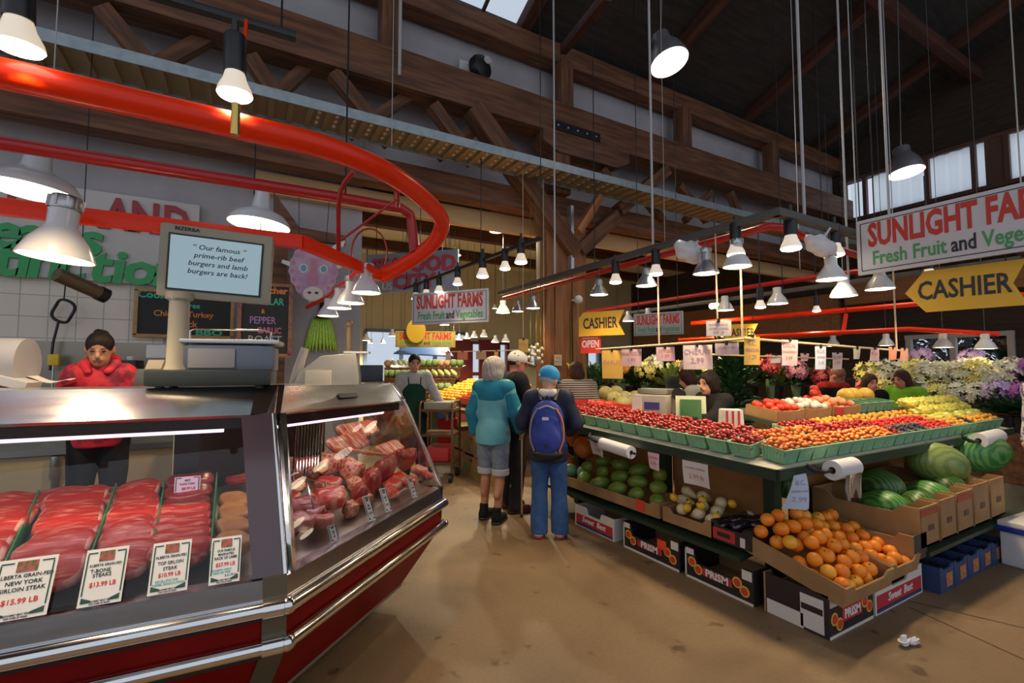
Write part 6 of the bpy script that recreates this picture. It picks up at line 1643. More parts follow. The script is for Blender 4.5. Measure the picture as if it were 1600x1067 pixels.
def arrow_sign(label, center, rz, w, h, left=True, hang=1.0, xs=.95):
    t = thing('cashier_sign', label, 'sign', center, rz)
    a, b = w / 2, h / 2
    if left: poly = [(-a, 0), (-a + h * .38, -b), (a, -b), (a - h * .22, 0), (a, b), (-a + h * .38, b)]
    else: poly = [(-a, -b), (a, -b), (a - h * .25, 0), (a, b), (-a + .06, b), (-a, b - .06)]
    m = MB(); m.prism(poly, -.01, .01); m.build('board', SGY, t)
    text_mesh('lettering', [('CASHIER', .0 if left else -h * .05, 0, h * .62, xs, .02, 'CENTER')], SGK, t, .002, -.012)
    for s_ in (-.35, .35): m = MB(); m.tube([(s_ * w, 0, b), (s_ * w, 0, b + hang)], .004, 5); m.build('hanging_wire', DARKMETAL, t)
    return t
A, B = Pd(1415, 452, 3.55), Pd(1606, 448, 3.05)
dv = B - A
arrow_sign('big yellow cashier arrow under the big stall sign', tuple((A + B) / 2), math.atan2(dv.y, dv.x), dv.length, .30, True, .25, .66).rotation_euler = (0, -math.asin(dv.z / dv.length) * 0, math.atan2(dv.y, dv.x))
A, B = Pd(905, 505, 5.5), Pd(976, 506, 5.2); dv = B - A
ar = arrow_sign('yellow cashier sign with a notched end beside the column', tuple((A + B) / 2), math.atan2(dv.y, dv.x), dv.length, .275, False, .42, .62)
A, B = Pd(1141, 518, 6.0), Pd(1176, 522, 5.9); dv = B - A
arrow_sign('half hidden yellow cashier sign behind the white paper', tuple((A + B) / 2), math.atan2(dv.y, dv.x), .38, .22, False, .3, .6)
op = Pd(923, 539, 5.45); dv2 = Pd(940, 539, 5.4) - Pd(906, 539, 5.55)
t = thing('open_sign', 'red and white open sign below the notched cashier sign', 'sign', tuple(op), math.atan2(dv2.y, dv2.x))
m = MB(); m.box((0, 0, 0), (.25, .012, .19)); m.build('board', M('open red', (.72, .04, .02), .5), t); text_mesh('lettering', [('OPEN', 0, .008, .115, .72, .03, 'CENTER')], SGW, t, .002, -.008)
m = MB(); m.box((0, -.007, .08), (.20, .002, .012)); m.build('printed_bar', SGW, t)
m = MB(); m.tube([(-.1, 0, .095), (-.1, 0, .15)], .003, 5); m.build('hook', DARKMETAL, t)
# seafood sign
A, B = Pd(574, 425, 7.6), Pd(716, 425, 7.2); dv = B - A; C0 = (A + B) / 2
t = thing('seafood_sign', 'blue grey seafood sign with raised red letters hanging in the far hall', 'sign', tuple(C0), math.atan2(dv.y, dv.x))
m = MB(); m.box((0, 0, 0), (dv.length, .04, .62)); m.build('board', SGB, t)
text_mesh('red_lettering', [('SEAFOOD', .03, .10, .32, 1.0, .04, 'CENTER'), ('CITY', .05, -.16, .30, 1.1, .04, 'CENTER')], M('seafood red', (.50, .05, .08), .5), t, .02, -.03)
text_mesh('white_lettering', [('US', -.40, -.22, .16, 1, .02, 'CENTER')], SGW, t, .01, -.03)
for s_ in (-.4, .4): m = MB(); m.tube([(s_ * dv.length, 0, .3), (s_ * dv.length, 0, 4.6 - C0.z)], .006, 5); m.build('hanging_rod', DARKMETAL, t)
# white card on the drop rod, small papers on posts, loudspeaker globe, fan
q = Px(1123, 513, 3.2); paper('white written card tied to a drop rod above the pole', (q.x, q.y, q.z + .06), AIS + RAD(45), .18, .12, PAPW, ['TODAY\'S SPECIAL', 'RAINIER CHERRIES', '2.99 LB'], PEN, .006, clip=True)
m = MB(); m.tube([(q.x, q.y + .01, q.z), (q.x, q.y + .01, 2.58)], .006, 6); o = m.build('card_rod', PALE); tag(o, 'pale rod carrying the white written card', 'rod')
q = Py(871, 562, YT - .16); paper('small cream notice pinned to the timber column', (q.x, q.y - .01, q.z + .07), 0, .13, .15, M('cream paper', (.66, .54, .34), .7), ['NO', 'SMOKING'], PEN, .004)
q = Pd(904, 468, 6.6); m = MB(); m.ball((0, 0, 0), .062, 16, 12); o = m.build('security_globe', ENAMEL, smooth=180); o.location = q; tag(o, 'small white globe camera on the column\'s right side', 'camera')
m = MB(); m.tube([(0, .03, 0), (-.03, .16, 0)], .016, 6); mm = m.build('bracket', ENAMEL, o)
fq = Py(748, 108, 5.55)
t = thing('round_fan', 'black round fan standing on the truss chord before a white plate', 'fan', (fq.x, 5.55, 5.30))
m = MB(); m.lathe([(.0, -.10), (.10, -.10), (.16, -.06), (.17, 0), (.15, .06), (.05, .10), (0, .10)], 24, Matrix.Translation((0, -.05, .20)) @ Matrix.Rotation(PI / 2, 4, 'X') @ Matrix.Rotation(RAD(20), 4, 'Y')); m.build('housing', BLACK, t, smooth=40)
m = MB(); m.lathe([(0, .012), (.05, .01), (.055, 0)], 18, Matrix.Translation((.05, -.17, .26)) @ Matrix.Rotation(PI / 2, 4, 'X')); m.build('hub', M('pale hub', (.45, .45, .45), .4), t, smooth=60)
m = MB(); m.box((0, .14, .18), (.44, .02, .36)); m.build('back_plate', ENAMEL, t); m = MB(); m.box((0, 0, .02), (.14, .14, .05)); m.build('foot', BLACK, t)
# white plastic bags tied to the bar
for (px, py, d, sx, lab) in [(1078, 395, 3.9, .15, 'crumpled white plastic bag tied under the nearer lamp bar'), (1280, 385, 3.4, .13, 'crumpled white plastic bag tied near the bar corner')]:
    q = Px(px, py, 3.2) if px < 1200 else Py(px, py, 1.92); m = MB(); m.ball((0, 0, 0), (sx, sx * .5, sx * .9), 26, 18)
    for i, v in enumerate(m.v):
        n = Vector(v); a = math.atan2(n.z, n.x); m.v[i] = tuple(n * (1 + .10 * math.sin(a * 5 + n.y * 30) + .04 * math.sin(n.x * 60 + n.z * 45)) * (1.0 + .5 * (n.z / sx if n.z < 0 else -.6 * n.z / sx)))
    o = m.build('plastic_bag', M('white film', (.74, .72, .72), .4), smooth=180, loc=tuple(q), rot=(0, RAD(25), YAW * -1)); tag(o, lab, 'plastic bag')
    m = MB(); m.tube([(0, 0, sx * .4), (.02, 0, 2.6 - q.z + .0)], .008, 5); m.build('tied_neck', M('white film', (.74, .72, .72), .4), o)
# hand lamp of the stall (tan cylinder heater) and coiled cable left
A, B = Pd(88, 428, 3.6), Pd(160, 460, 3.9)
t = thing('tube_heater', 'tan tubular heater hanging tilted beside the white bell lamp', 'heater', tuple((A + B) / 2))
m = MB(); m.tube([A, B], .055, 14); wbuild(m, 'barrel', M('tan heater', (.16, .12, .07), .35, .4), t, smooth=50); m = MB(); dd = (B - A).normalized(); m.tube([B - dd * .03, B + dd * .03], .062, 14); wbuild(m, 'end_cap', BLACK, t, smooth=50)
m = MB(); m.tube([(A + B) / 2 + Vector((0, 0, .04)), ((A + B) / 2).xy.to_3d() + Vector((0, 0, 4.4))], .004, 5); wbuild(m, 'hanging_wire', DARKMETAL, t)
q = Pd(99, 486, 4.4); t = thing('coiled_cable', 'black coiled cable hanging on the tiled wall', 'cable', tuple(q))
m = MB(); m.tube([(.10 * math.cos(a), .015 * math.sin(3 * a), .105 * math.sin(a)) for a in np.linspace(0, 4 * PI, 50)], .013, 7); m.build('coil', BLACK, t, smooth=60, rot=(0, 0, -YAW))
m = MB(); m.tube([(-.03, 0, -.10), (-.06, 0, -.3), (-.07, 0, -.55)], .012, 6); m.build('lead', BLACK, t, smooth=60); m = MB(); m.tube([(0, 0, .10), (.01, .02, .7)], .006, 6); m.build('hanging_wire', DARKMETAL, t)

q = Pd(1119, 479, 8.4); t = thing('warm_chandelier', 'small golden lamp cluster glowing in front of the brown far wall', 'lamp', tuple(q))
for k in (-1, 0, 1):
    m = MB(); m.ball((.13 * k, .02 * k, .02 * (k == 0)), .055, 12, 8); m.build('globe', BULB, t, smooth=180)
m = MB(); m.tube([(-.13, 0, .08), (.13, 0, .08)], .01, 6); m.tube([(0, 0, .08), (0, 0, 4.6 - q.z)], .008, 6); m.build('stem', DARKMETAL, t)
spot((0, 0, -.1), 160, (1, .75, .42), 170, .6, .1, parent=t)
# ================================================================== BACKGROUND STALLS
LEAF = M('leaf green', (.035, .13, .03), .5, col2=(.06, .20, .04), scale=12); LEAFD = M('dark foliage', (.012, .055, .018), .5, col2=(.02, .085, .025), scale=12); LEAFY = M('pale stems', (.22, .30, .07), .5)
def leaves(mb, c, n, L, spread, rg, upb=.6):
    c = Vector(c)
    for _ in range(n):
        a = rg.uniform(0, 2 * PI); e = rg.uniform(.15, 1.2)
        d = Vector((math.cos(a) * math.cos(e), math.sin(a) * math.cos(e), math.sin(e) * upb + .1)).normalized()
        p = c + d * rg.uniform(0, spread); s = d.cross(Vector((0, 0, 1))).normalized() * L * .22; n_ = Vector((0, 0, L * .12)); l = L * rg.uniform(.7, 1.2)
        mb.add([p, p + d * l * .5 + s + n_, p + d * l - n_, p + d * l * .5 - s + n_], [(0, 1, 2, 3)])
def blossoms(mb, c, n, r, R, rg, flat=.7):
    c = Vector(c)
    for _ in range(n):
        d = Vector((rg.gauss(0, 1), rg.gauss(0, 1), rg.gauss(0, 1) * flat + .25)).normalized(); p = c + d * R * rg.uniform(.75, 1.05)
        t = d.orthogonal().normalized(); b = d.cross(t); k = 6
        vs = [p + d * r * .25]
        for i in range(k * 2):
            a = PI * i / k; q = r * (1 if i % 2 == 0 else .55); vs.append(p + (t * math.cos(a) + b * math.sin(a)) * q + d * r * (.45 if i % 2 == 0 else .2))
        mb.add(vs, [(0, 1 + i, 1 + (i + 1) % (2 * k)) for i in range(2 * k)])
FLW = {k: M('petals ' + k, c, .6, col2=c2, scale=9) for k, c, c2 in [('white', (.74, .72, .62), (.62, .62, .44)), ('yellow', (.78, .66, .12), (.70, .70, .30)), ('purple', (.32, .06, .34), (.46, .16, .50)), ('lilac', (.58, .46, .74), (.46, .30, .66)), ('pink', (.68, .20, .34), (.74, .40, .46)), ('red', (.58, .05, .06), (.50, .10, .12)), ('orange', (.80, .30, .05), (.82, .45, .10))]}
def bouquet(loc, col, label, R=.13, h=.30, group=None, seed=0, foliage=LEAF, bucket=False):
    rg2 = random.Random(seed * 7 + 1)
    t = thing('flower_bouquet', label, 'flowers', loc, rg2.uniform(0, 6), group)
    m = MB(); leaves(m, (0, 0, h * .35), 46, .12, .10, rg2); m.build('foliage', foliage, t)
    m = MB(); blossoms(m, (0, 0, h * .85), 60, R * .36, R, rg2); m.build('blossoms', FLW[col], t)
    m = MB(); m.lathe([(.05, 0), (.065, .05), (.085, h * .5)], 12, None, True); m.build('wrapper', M('green wrap', (.10, .16, .08), .4), t, smooth=60)
    return t
# flower stand behind the right arm
A, B = Pd(1345, 640, 7.4), Pd(1600, 650, 5.9)
fs = thing('flower_stand', 'long dark stepped stand holding bouquets before the low window', 'stand', (0, 0, 0))
dv = (B - A); dv.z = 0; dn = dv.normalized(); nb = Vector((-dn.y, dn.x, 0))
for z, o_ in ((.98, .0), (1.18, .28)):
    a, b = A + nb * o_, B + dn * .8 + nb * o_
    m = MB(); m.slab((a.x, a.y, z), (b.x, b.y, z), (b.x + nb.x * .3, b.y + nb.y * .3, z), (a.x + nb.x * .3, a.y + nb.y * .3, z), .03); wbuild(m, 'step', BEAM, fs)
    m = MB(); m.slab((a.x, a.y, 0), (b.x, b.y, 0), (b.x, b.y, z - .03), (a.x, a.y, z - .03), .02); wbuild(m, 'front_panel', BEAM, fs)
cols = ['yellow', 'white', 'white', 'yellow', 'white', 'white', 'white', 'yellow', 'white', 'white', 'purple', 'purple']
for i in range(12):
    f = i / 11 * 1.12
    p = A.lerp(B, f) + nb * .40
    bouquet((p.x, p.y, 1.18), cols[i], '%s bouquet on the upper step of the flower stand' % cols[i], .20, .30, 'upper step %s bouquets' % cols[i], i)
cols = ['red', 'yellow', 'pink', 'white', 'yellow', 'white', 'white', 'lilac', 'purple', 'lilac']
for i in range(10):
    f = .04 + i / 9 * 1.06
    p = A.lerp(B, f) + nb * .12
    bouquet((p.x, p.y, .98), cols[i], '%s bouquet on the lower step of the flower stand' % cols[i], .17, .22, 'lower step %s bouquets' % cols[i], 50 + i)
for i in range(4):
    p = A.lerp(B, .93 + i * .07) + nb * (-.12)
    t = thing('potted_plant', 'dark leafy potted plant at the right end of the flower stand', 'plant', (p.x, p.y, .72), group='potted plants by the flower stand'); m = MB(); leaves(m, (0, 0, .22), 90, .16, .20, random.Random(i)); m.build('foliage', LEAFD, t); m = MB(); m.lathe([(.07, 0), (.10, .20), (.09, .20)], 14, None, True); m.build('pot', BLACK, t)
ps = thing('plant_bench', 'low dark bench under the potted plants', 'bench', (0, 0, 0)); a, b = A.lerp(B, .88) - nb * .25, A.lerp(B, 1.25) - nb * .25; m = MB(); m.slab((a.x, a.y, .72), (b.x, b.y, .72), (b.x + nb.x * .22, b.y + nb.y * .22, .72), (a.x + nb.x * .22, a.y + nb.y * .22, .72), .72); wbuild(m, 'bench_top', BEAM, ps)
p = Pd(1440, 560, 7.8); bouquet((p.x, p.y, p.z - .22), 'lilac', 'tall lilac bouquet against the low window', .15, .30, None, 81)
p = Pd(1520, 565, 7.2); bouquet((p.x, p.y, p.z - .22), 'lilac', 'second lilac bouquet nearer the window edge', .16, .30, None, 82)
# stands for those window bouquets
for i, px in enumerate((1440, 1520)):
    p = Pd(px, 560, 7.8 if i == 0 else 7.2); m = MB(); m.lathe([(.12, 0), (.12, .02), (.02, .03), (.02, p.z - .26), (.10, p.z - .24), (.10, p.z - .22)], 14, None, True, True); o = m.build('flower_pedestal', BEAM, loc=(p.x, p.y, 0)); tag(o, ['slim dark pedestal under the tall lilac bouquet', 'slim dark pedestal under the second lilac bouquet'][i], 'pedestal')

# plants and flowers between column and grey jacket
gb = thing('plant_table', 'long dark table of plants and flowers beyond the cherry stall', 'table', (0, 0, 0)); a, b = Pd(925, 640, 8.6), Pd(1330, 640, 8.2); a.z = b.z = .95
dv = (b - a).normalized(); nb2 = Vector((-dv.y, dv.x, 0)); m = MB(); m.slab(a, b, b + nb2 * .8, a + nb2 * .8, .05); wbuild(m, 'table_top', BEAM, gb)
m = MB(); m.slab((a.x, a.y, 0), (b.x, b.y, 0), (b.x, b.y, .9), (a.x, a.y, .9), .03); wbuild(m, 'front_panel', BEAM, gb)
kinds = [('g', 0), ('yellow', 1), ('orange', 1), ('g', 0), ('yellow', 1), ('white', 1), ('p', 0), ('orange', 1), ('g', 0), ('yellow', 1), ('p', 0), ('white', 1), ('g', 0), ('g', 0), ('red', 1), ('p', 0), ('pink', 1), ('g', 0), ('red', 1), ('g', 0)]
for i, (k, fl) in enumerate(kinds):
    p = a.lerp(b, (i + .5) / len(kinds)) + nb2 * (.25 + .3 * (i % 2))
    if fl: bouquet((p.x, p.y, .95), k, '%s flowers on the plant table beyond the cherry stall' % k, .17, .5 + .12 * (i % 3), '%s flowers on the plant table' % k, 100 + i, LEAFD)
    else:
        t = thing('leafy_plant', 'bushy dark green plant on the plant table' if k == 'g' else 'pale upright stems on the plant table', 'plant', (p.x, p.y, .95), group='dark plants on the table' if k == 'g' else 'pale stems on the table')
        m = MB(); leaves(m, (0, 0, .22), 110, .22, .34, random.Random(i), 1.4); m.build('foliage', LEAFD if k == 'g' else LEAFY, t); m = MB(); m.lathe([(.10, 0), (.13, .22)], 12, None, True); m.build('pot', BLACK, t)
p = Pd(1143, 590, 7.2)
t = thing('tall_dark_plant', 'tall dense dark green plant behind the yellow paper', 'plant', (p.x, p.y, 0)); m = MB()
for k in range(8): leaves(m, (0, 0, .5 + k * .17), 60, .24, .26, random.Random(k), .8)
m.build('foliage', LEAFD, t); m = MB(); m.tube([(0, 0, .3), (0, 0, 1.8)], .03, 8); m.build('stem', BEAM, t); m = MB(); m.lathe([(.16, 0), (.22, .36)], 16, None, True); m.build('pot', BLACK, t)

# scale, melons, bag, red trays at the far end of the cherry table
p = Pd(1003, 650, 4.6)
z0 = TZ(3.45, 3.7) + .02
sc = thing('produce_scale', 'pale produce scale with blue label behind the cherry baskets', 'scale', (3.50, 3.35, TZ(3.5, 3.35)), RAD(-70))
m = MB(); m.box((0, 0, .12), (.34, .30, .22)); m.build('body', M('cream scale', (.46, .42, .34), .5), sc, bevel=.015); m = MB(); m.box((.04, -.153, .13), (.15, .006, .07)); m.build('blue_label', M('label blue', (.05, .05, .22), .5), sc); m = MB(); m.box((-.11, -.153, .12), (.10, .004, .18)); m.build('white_label', PAPW, sc)
m = MB(); m.box((0, .05, .26), (.30, .22, .05)); m.build('pan', M('dull pan', (.30, .29, .24), .4, .4), sc, bevel=.01)
m = MB(); m.lathe([(0, -.02), (.06, -.02), (.06, .02), (0, .02)], 20, Matrix.Translation((.24, 0, .24)) @ Matrix.Rotation(PI / 2, 4, 'X')); m.build('dial', BLACK, sc, smooth=40); m = MB(); m.tube([(.24, 0, .02), (.24, 0, .2)], .015, 8); m.build('dial_stem', BLACK, sc)
bg_ = thing('green_package', 'open green package beside the produce scale', 'package', (3.50, 2.92, TZ(3.5, 2.92) + .005), RAD(-50))
m = MB(); m.slab((-.09, 0, .02), (.09, 0, .02), (.09, .06, .21), (-.09, .06, .21), .03); m.build('wrapper', M('package green', (.02, .10, .025), .5), bg_); m = MB(); m.slab((-.13, .02, 0), (.13, .02, 0), (.13, .10, .24), (-.13, .10, .24), .02); m.build('pale_sleeve', M('pale sleeve', (.48, .52, .34), .5), bg_)
wb = thing('bag_stack', 'white paper bag with red stripes before the cashier', 'bag', (3.50, 2.52, TZ(3.5, 2.52) + .005), RAD(-40))
m = MB(); m.prism([(-.09, 0), (.09, 0), (.08, .17), (-.08, .17)], -.06, .06); m.build('bag', CARDW, wb, bevel=.01)
for i in range(3): m = MB(); m.box((-.045 + i * .045, -.064, .09), (.018, .002, .14)); m.build('red_stripe', CARDR, wb)
RTR = M('red plastic tray', (.62, .05, .04), .35)
for i in range(3):
    o = carton('red_tray', 'low red plastic tray at the far end of the cherry table', 'tray', (3.40, 3.82 + i * .27, TZ(3.4, 3.9 + i * .27) + .02), AIS, .25, .34, .08, RTR, .0, inner=RTR, group='red plastic trays')
for i in range(5):
    p = (3.32 + .09 * (i % 2), 3.80 + .07 * i, TZ(3.4, 3.8) + .10); m = MB(); m.ball((0, 0, 0), .05, 12, 8); o = m.build('tomato', TOMR, smooth=180, loc=p); tag(o, 'red tomato in the red trays at the far end', 'tomato', 'tomatoes in red trays')
pk = thing('pink_bag', 'pinkish filled plastic bag on the table by the backpack', 'bag', (3.02, 4.32, TZ(3.02, 4.32) + .01)); m = MB(); m.ball((0, 0, .07), (.09, .09, .075), 18, 12); m.lathe([(.05, .12), (.018, .17), (.05, .21)], 12); m.build('film', M('pink film', (.60, .34, .30), .4), pk, smooth=60)
ms = thing('melon_stand', 'wooden stand of yellow melons behind the produce scale', 'stand', (4.35, 4.6, 0)); m = MB(); m.box((0, 0, .5), (.9, .6, 1.0)); m.build('crate_body', CARDB, ms)
for i in range(10):
    melon('honeydew', M('honeydew rind', (.62, .52, .12), .4, col2=(.70, .66, .34), scale=5), (4.08 + .18 * (i % 4), 4.42 + .16 * (i // 4), 1.08 + .06 * (i // 4)), (.09, .09, .088), (0, 0, i), 'round yellow honeydew on the stand behind the scale', 'yellow honeydew melons')

# left far stall: orange heap, cartons, red crates, mangoes
heapA, heapB = Pd(672, 640, 7.6), Pd(748, 640, 6.7)
st = thing('fruit_stand', 'green fruit stand of oranges beyond the teal jacket', 'stand', (0, 0, 0))
X0, X1, Y0, Y1 = 2.75, 4.3, 6.1, 7.95
m = MB(); m.slab((X0, Y0, .92), (X1, Y0, 1.12), (X1, Y1, 1.12), (X0, Y1, .92), .05); wbuild(m, 'sloping_top', CARDB, st)
for (x, y) in [(3.5, 6.2), (3.5, 7.2), (2.9, 7.85), (4.2, 6.2), (4.2, 7.85)]: m = MB(); m.box((x, y, .45), (.12, .12, .9)); wbuild(m, 'leg', M('pale green leg', (.20, .26, .16), .6), st)
m = MB(); m.slab((X1, Y0, 0), (X1, Y1, 0), (X1, Y1, 1.1), (X1, Y0, 1.1), .03); wbuild(m, 'back_board', CARDB, st)
m = MB(); m.ball((0, 0, 0), (.042, .042, .040), 10, 7); ofar = m.mesh('orange', M('bright orange', (.88, .36, .02), .45), 180); m = MB(); m.ball((0, 0, 0), (.042, .042, .040), 10, 7); ylw = m.mesh('orange', M('bright lemon orange', (.90, .58, .04), .45), 180)
rg = random.Random(5); n = 0
for j in range(20):
    for i in range(9):
        y = 6.85 + j * .068 - .02 * i; x = 2.85 + i * .088
        z = 1.0 + (x - 2.8) * .16 + .22 * max(0, (x - 2.8)) + rg.uniform(-.005, .01)
        if y > 7.9 or n > 165: continue
        put(ylw if (i + j) % 5 == 0 or (3 < i < 7 and j % 3) else ofar, 'orange', (x, y, z), (0, 0, 0), 'bright orange heaped on the green fruit stand beyond the aisle', 'orange', 'oranges on the far fruit stand'); n += 1
MANG = M('mango skin', (.86, .50, .04), .4, col2=(.80, .30, .03), scale=6)
m = MB(); m.ball((0, 0, 0), (.065, .048, .042), 12, 8); mg = m.mesh('mango', MANG, 180)
for j in range(10):
    for i in range(5):
        put(mg, 'mango', (3.3 + i * .12, 6.15 + j * .085, 1.06 + i * .045), (0, rg.uniform(-.3, .3), rg.uniform(0, 3)), 'yellow mango heaped right of the oranges by the column', 'mango', 'mangoes by the column')
o = carton('red_tray', 'red fronted tray below the mangoes', 'tray', (3.05, 6.45, .98), AIS, .7, .34, .09, RTR, .0, inner=RTR)
BAN = M('banana yellow', (.82, .60, .05), .45)
for k, (px, py) in enumerate([(884, 574), (893, 583)]):
    q = Pd(px, py, 6.6); t = thing('banana_bunch', ['upper banana bunch hanging in front of the column', 'lower banana bunch hanging in front of the column'][k], 'bananas', tuple(q))
    for i in range(5):
        a = i * .5 - 1; m = MB(); m.tube([(0, 0, .07), (.04 * math.cos(a), .05 * math.sin(a), .03), (.06 * math.cos(a), .07 * math.sin(a), -.05), (.05 * math.cos(a), .06 * math.sin(a), -.11)], [.008, .017, .017, .006], 8); m.build('banana', BAN, t, smooth=60)
    m = MB(); m.tube([(0, 0, .06), (0, 0, .10), (0, 0, 2.6 - q.z)], [.012, .010, .003], 6); m.build('hanging_string', CAL, t)
for i in range(3):
    z0 = i * .0
for i, (px, py) in enumerate([(716, 735), (738, 752), (758, 768)]):
    pass
for k in range(6):
    y = 5.75 + (k % 3) * .50; z = .30 * (k // 3)
    o = carton('banana_carton', 'brown banana carton stacked under the fruit stand\'s aisle side', 'carton', (2.98 + (k % 3) * .05, y, z), AIS, .5, .36, .29, CARDB, .08, inner=CARDB, group='banana cartons'); strip(o, 'green_print', M('green carton print', (.16, .20, .05), .6), -.08, .10, .22, .12, -.182); strip(o, 'hand_hole', BLACK, .05, .21, .07, .03, -.182)
for i in range(2):
    o = carton('red_crate', ['lower red plastic crate on the floor behind the trolley', 'upper red plastic crate stacked behind the trolley'][i], 'crate', (3.22, 8.25, .30 * i), RAD(-20), .52, .40, .30, M('bright red plastic', (.72, .02, .02), .35), .04, inner=RTR)
bb = Pd(700, 655, 8.0); m = MB(); m.box((0, 0, .06), (.45, .3, .12)); o = m.build('blue_crate', M('blue plastic', (.04, .08, .35), .4), loc=(3.22, 8.25, .61), rot=(0, 0, RAD(-20))); tag(o, 'blue crate on top of the red crates', 'crate')
# vegetable racks behind the apron wearer
vr = thing('vegetable_rack', 'dark stepped rack of green vegetables behind the apron wearer', 'rack', (0, 0, 0))
A_, B_ = Pd(568, 620, 9.4), Pd(700, 620, 9.0); A_.z = B_.z = 0
d3 = (B_ - A_).normalized(); n3 = Vector((-d3.y, d3.x, 0))
for z, o_ in ((1.05, 0), (1.30, .35), (1.52, .7)):
    a_, b_ = A_ + n3 * o_, B_ + n3 * o_; m = MB(); m.slab((a_.x, a_.y, z), (b_.x, b_.y, z), (b_.x + n3.x * .36, b_.y + n3.y * .36, z + .06), (a_.x + n3.x * .36, a_.y + n3.y * .36, z + .06), .04); wbuild(m, 'shelf', BEAM, vr)
    m = MB(); m.slab((a_.x, a_.y, 0), (b_.x, b_.y, 0), (b_.x, b_.y, z - .04), (a_.x, a_.y, z - .04), .02); wbuild(m, 'front_board', BEAM, vr)
VG = [M('lettuce', (.16, .26, .06), .6, col2=(.24, .34, .10), scale=12, bump=.4), M('corn husk', (.40, .46, .14), .6, col2=(.55, .56, .22), scale=14, stretch=(1, 1, 5)), M('peach tan veg', (.58, .36, .16), .6), M('red radish', (.48, .06, .06), .5)]
for row in range(3):
    for i in range(13):
        q = A_.lerp(B_, (i + .5) / 13) + n3 * (.15 + .35 * row); z = (1.05, 1.30, 1.52)[row] + .10
        kd = [[0, 0, 2, 2, 3, 0, 0, 3, 3, 2, 2, 0, 0], [0, 0, 0, 0, 0, 0, 0, 0, 1, 1, 1, 1, 1], [2, 1, 1, 1, 2, 2, 0, 0, 0, 2, 2, 0, 0]][row][i]
        t = thing(['lettuce', 'corn_cob', 'yellow_squash', 'radish_bunch'][kd], '%s on the %s shelf of the rack behind the apron wearer' % (['leafy lettuce head', 'pale corn cob', 'tan squash', 'red radish bunch'][kd], ['lowest', 'middle', 'top'][row]), 'vegetable', (q.x, q.y, z), group='%s %d' % (['lettuce', 'corn', 'squash', 'radish'][kd], row))
        if kd == 1: m = MB(); m.tube([(0, -.13, -.03), (0, -.05, 0), (0, .08, .05), (0, .15, .09)], [.02, .045, .04, .012], 10); m.build('cob', VG[1], t, smooth=60)
        else:
            m = MB(); m.ball((0, 0, 0), (.085, .085, .08), 14, 9)
            for a_i, v in enumerate(m.v): m.v[a_i] = tuple(Vector(v) * (1 + (.16 * math.sin(a_i * 2.7) if kd == 0 else .04 * math.sin(a_i))))
            m.build('head', VG[kd], t, smooth=180)
# blue awning outside, garlic braids, hanging papers of the far stall
q = Pd(660, 545, 10.6); m = MB(); m.slab((-.6, -.2, -.10), (.7, -.2, -.16), (.5, .2, .10), (-.3, .2, .14), .03); o = m.build('blue_tarpaulin', M('blue tarp', (.10, .22, .62), .5), loc=tuple(q), rot=(0, 0, RAD(-25))); tag(o, 'blue tarpaulin strung before the far window', 'tarpaulin')
for s_ in (-.4, .5): m = MB(); m.tube([(s_, 0, 0), (s_, 0, 4.52 - q.z)], .005, 5); m.build('rope', DARKMETAL, o)
GARL = M('garlic skin', (.66, .58, .44), .6)
for i, (px, py) in enumerate([(829, 552), (838, 548), (845, 554)]):
    q = Pd(px, py, 6.2); t = thing('garlic_braid', 'cream garlic braid hanging left of the column', 'garlic', tuple(q), group='garlic braids')
    for k in range(5): m = MB(); m.ball((.02 * (-1) ** k, .01, -.10 + k * .045), (.026, .026, .028), 10, 7); m.build('bulb_of_garlic', GARL, t, smooth=180)
    m = MB(); m.tube([(0, 0, -.1), (0, 0, .14), (0, 0, 4.075 - q.z)], [.008, .006, .003], 6); m.build('string', CAL, t)
m = MB(); a_, b_ = Pd(690, 550, 7.6), Pd(850, 546, 6.2); m.tube([a_, b_], .006, 6); o = m.build('paper_line', PALE); tag(o, 'pale line carrying orange papers over the far fruit stand', 'line')
for q, zt_ in ((a_, 4.6), (b_, 4.075)): m = MB(); m.tube([q, Vector((q.x, q.y, zt_))], .004, 5); c = m.build('line_hanger', PALE, o)
for px, wd, mt, lab in [(702, 8, PAPPK, 'small pinkish paper at the line\'s left end'), (728, 16, M('orange paper', (.72, .28, .14), .7), 'orange paper on the far line'), (759, 16, M('tan paper two', (.62, .44, .22), .7), 'tan paper on the far line'), (783, 6, PAPY, 'thin yellow paper on the far line')]:
    q = a_.lerp(b_, (px - 690) / 160); s_ = (q - _O).dot(_f) / FPX; paper(lab, (q.x, q.y - .01, q.z), YAW * -1, wd * s_, 13 * s_, mt, ['1.99'] if wd > 10 else (), PENR, .004, clip=True)
q = Pd(818, 541, 5.9); paper('bright yellow paper tilted by the white spotted cap', (q.x, q.y, q.z + .09), RAD(-20), .12, .16, PAPY, ['MANGO'], PENR, .01, clip=True)
m = MB(); m.tube([(q.x, q.y + .01, q.z + .09), (q.x, q.y + .01, 4.075)], .004, 5); o = m.build('paper_string', PALE); tag(o, 'pale string holding the tilted yellow paper', 'string')
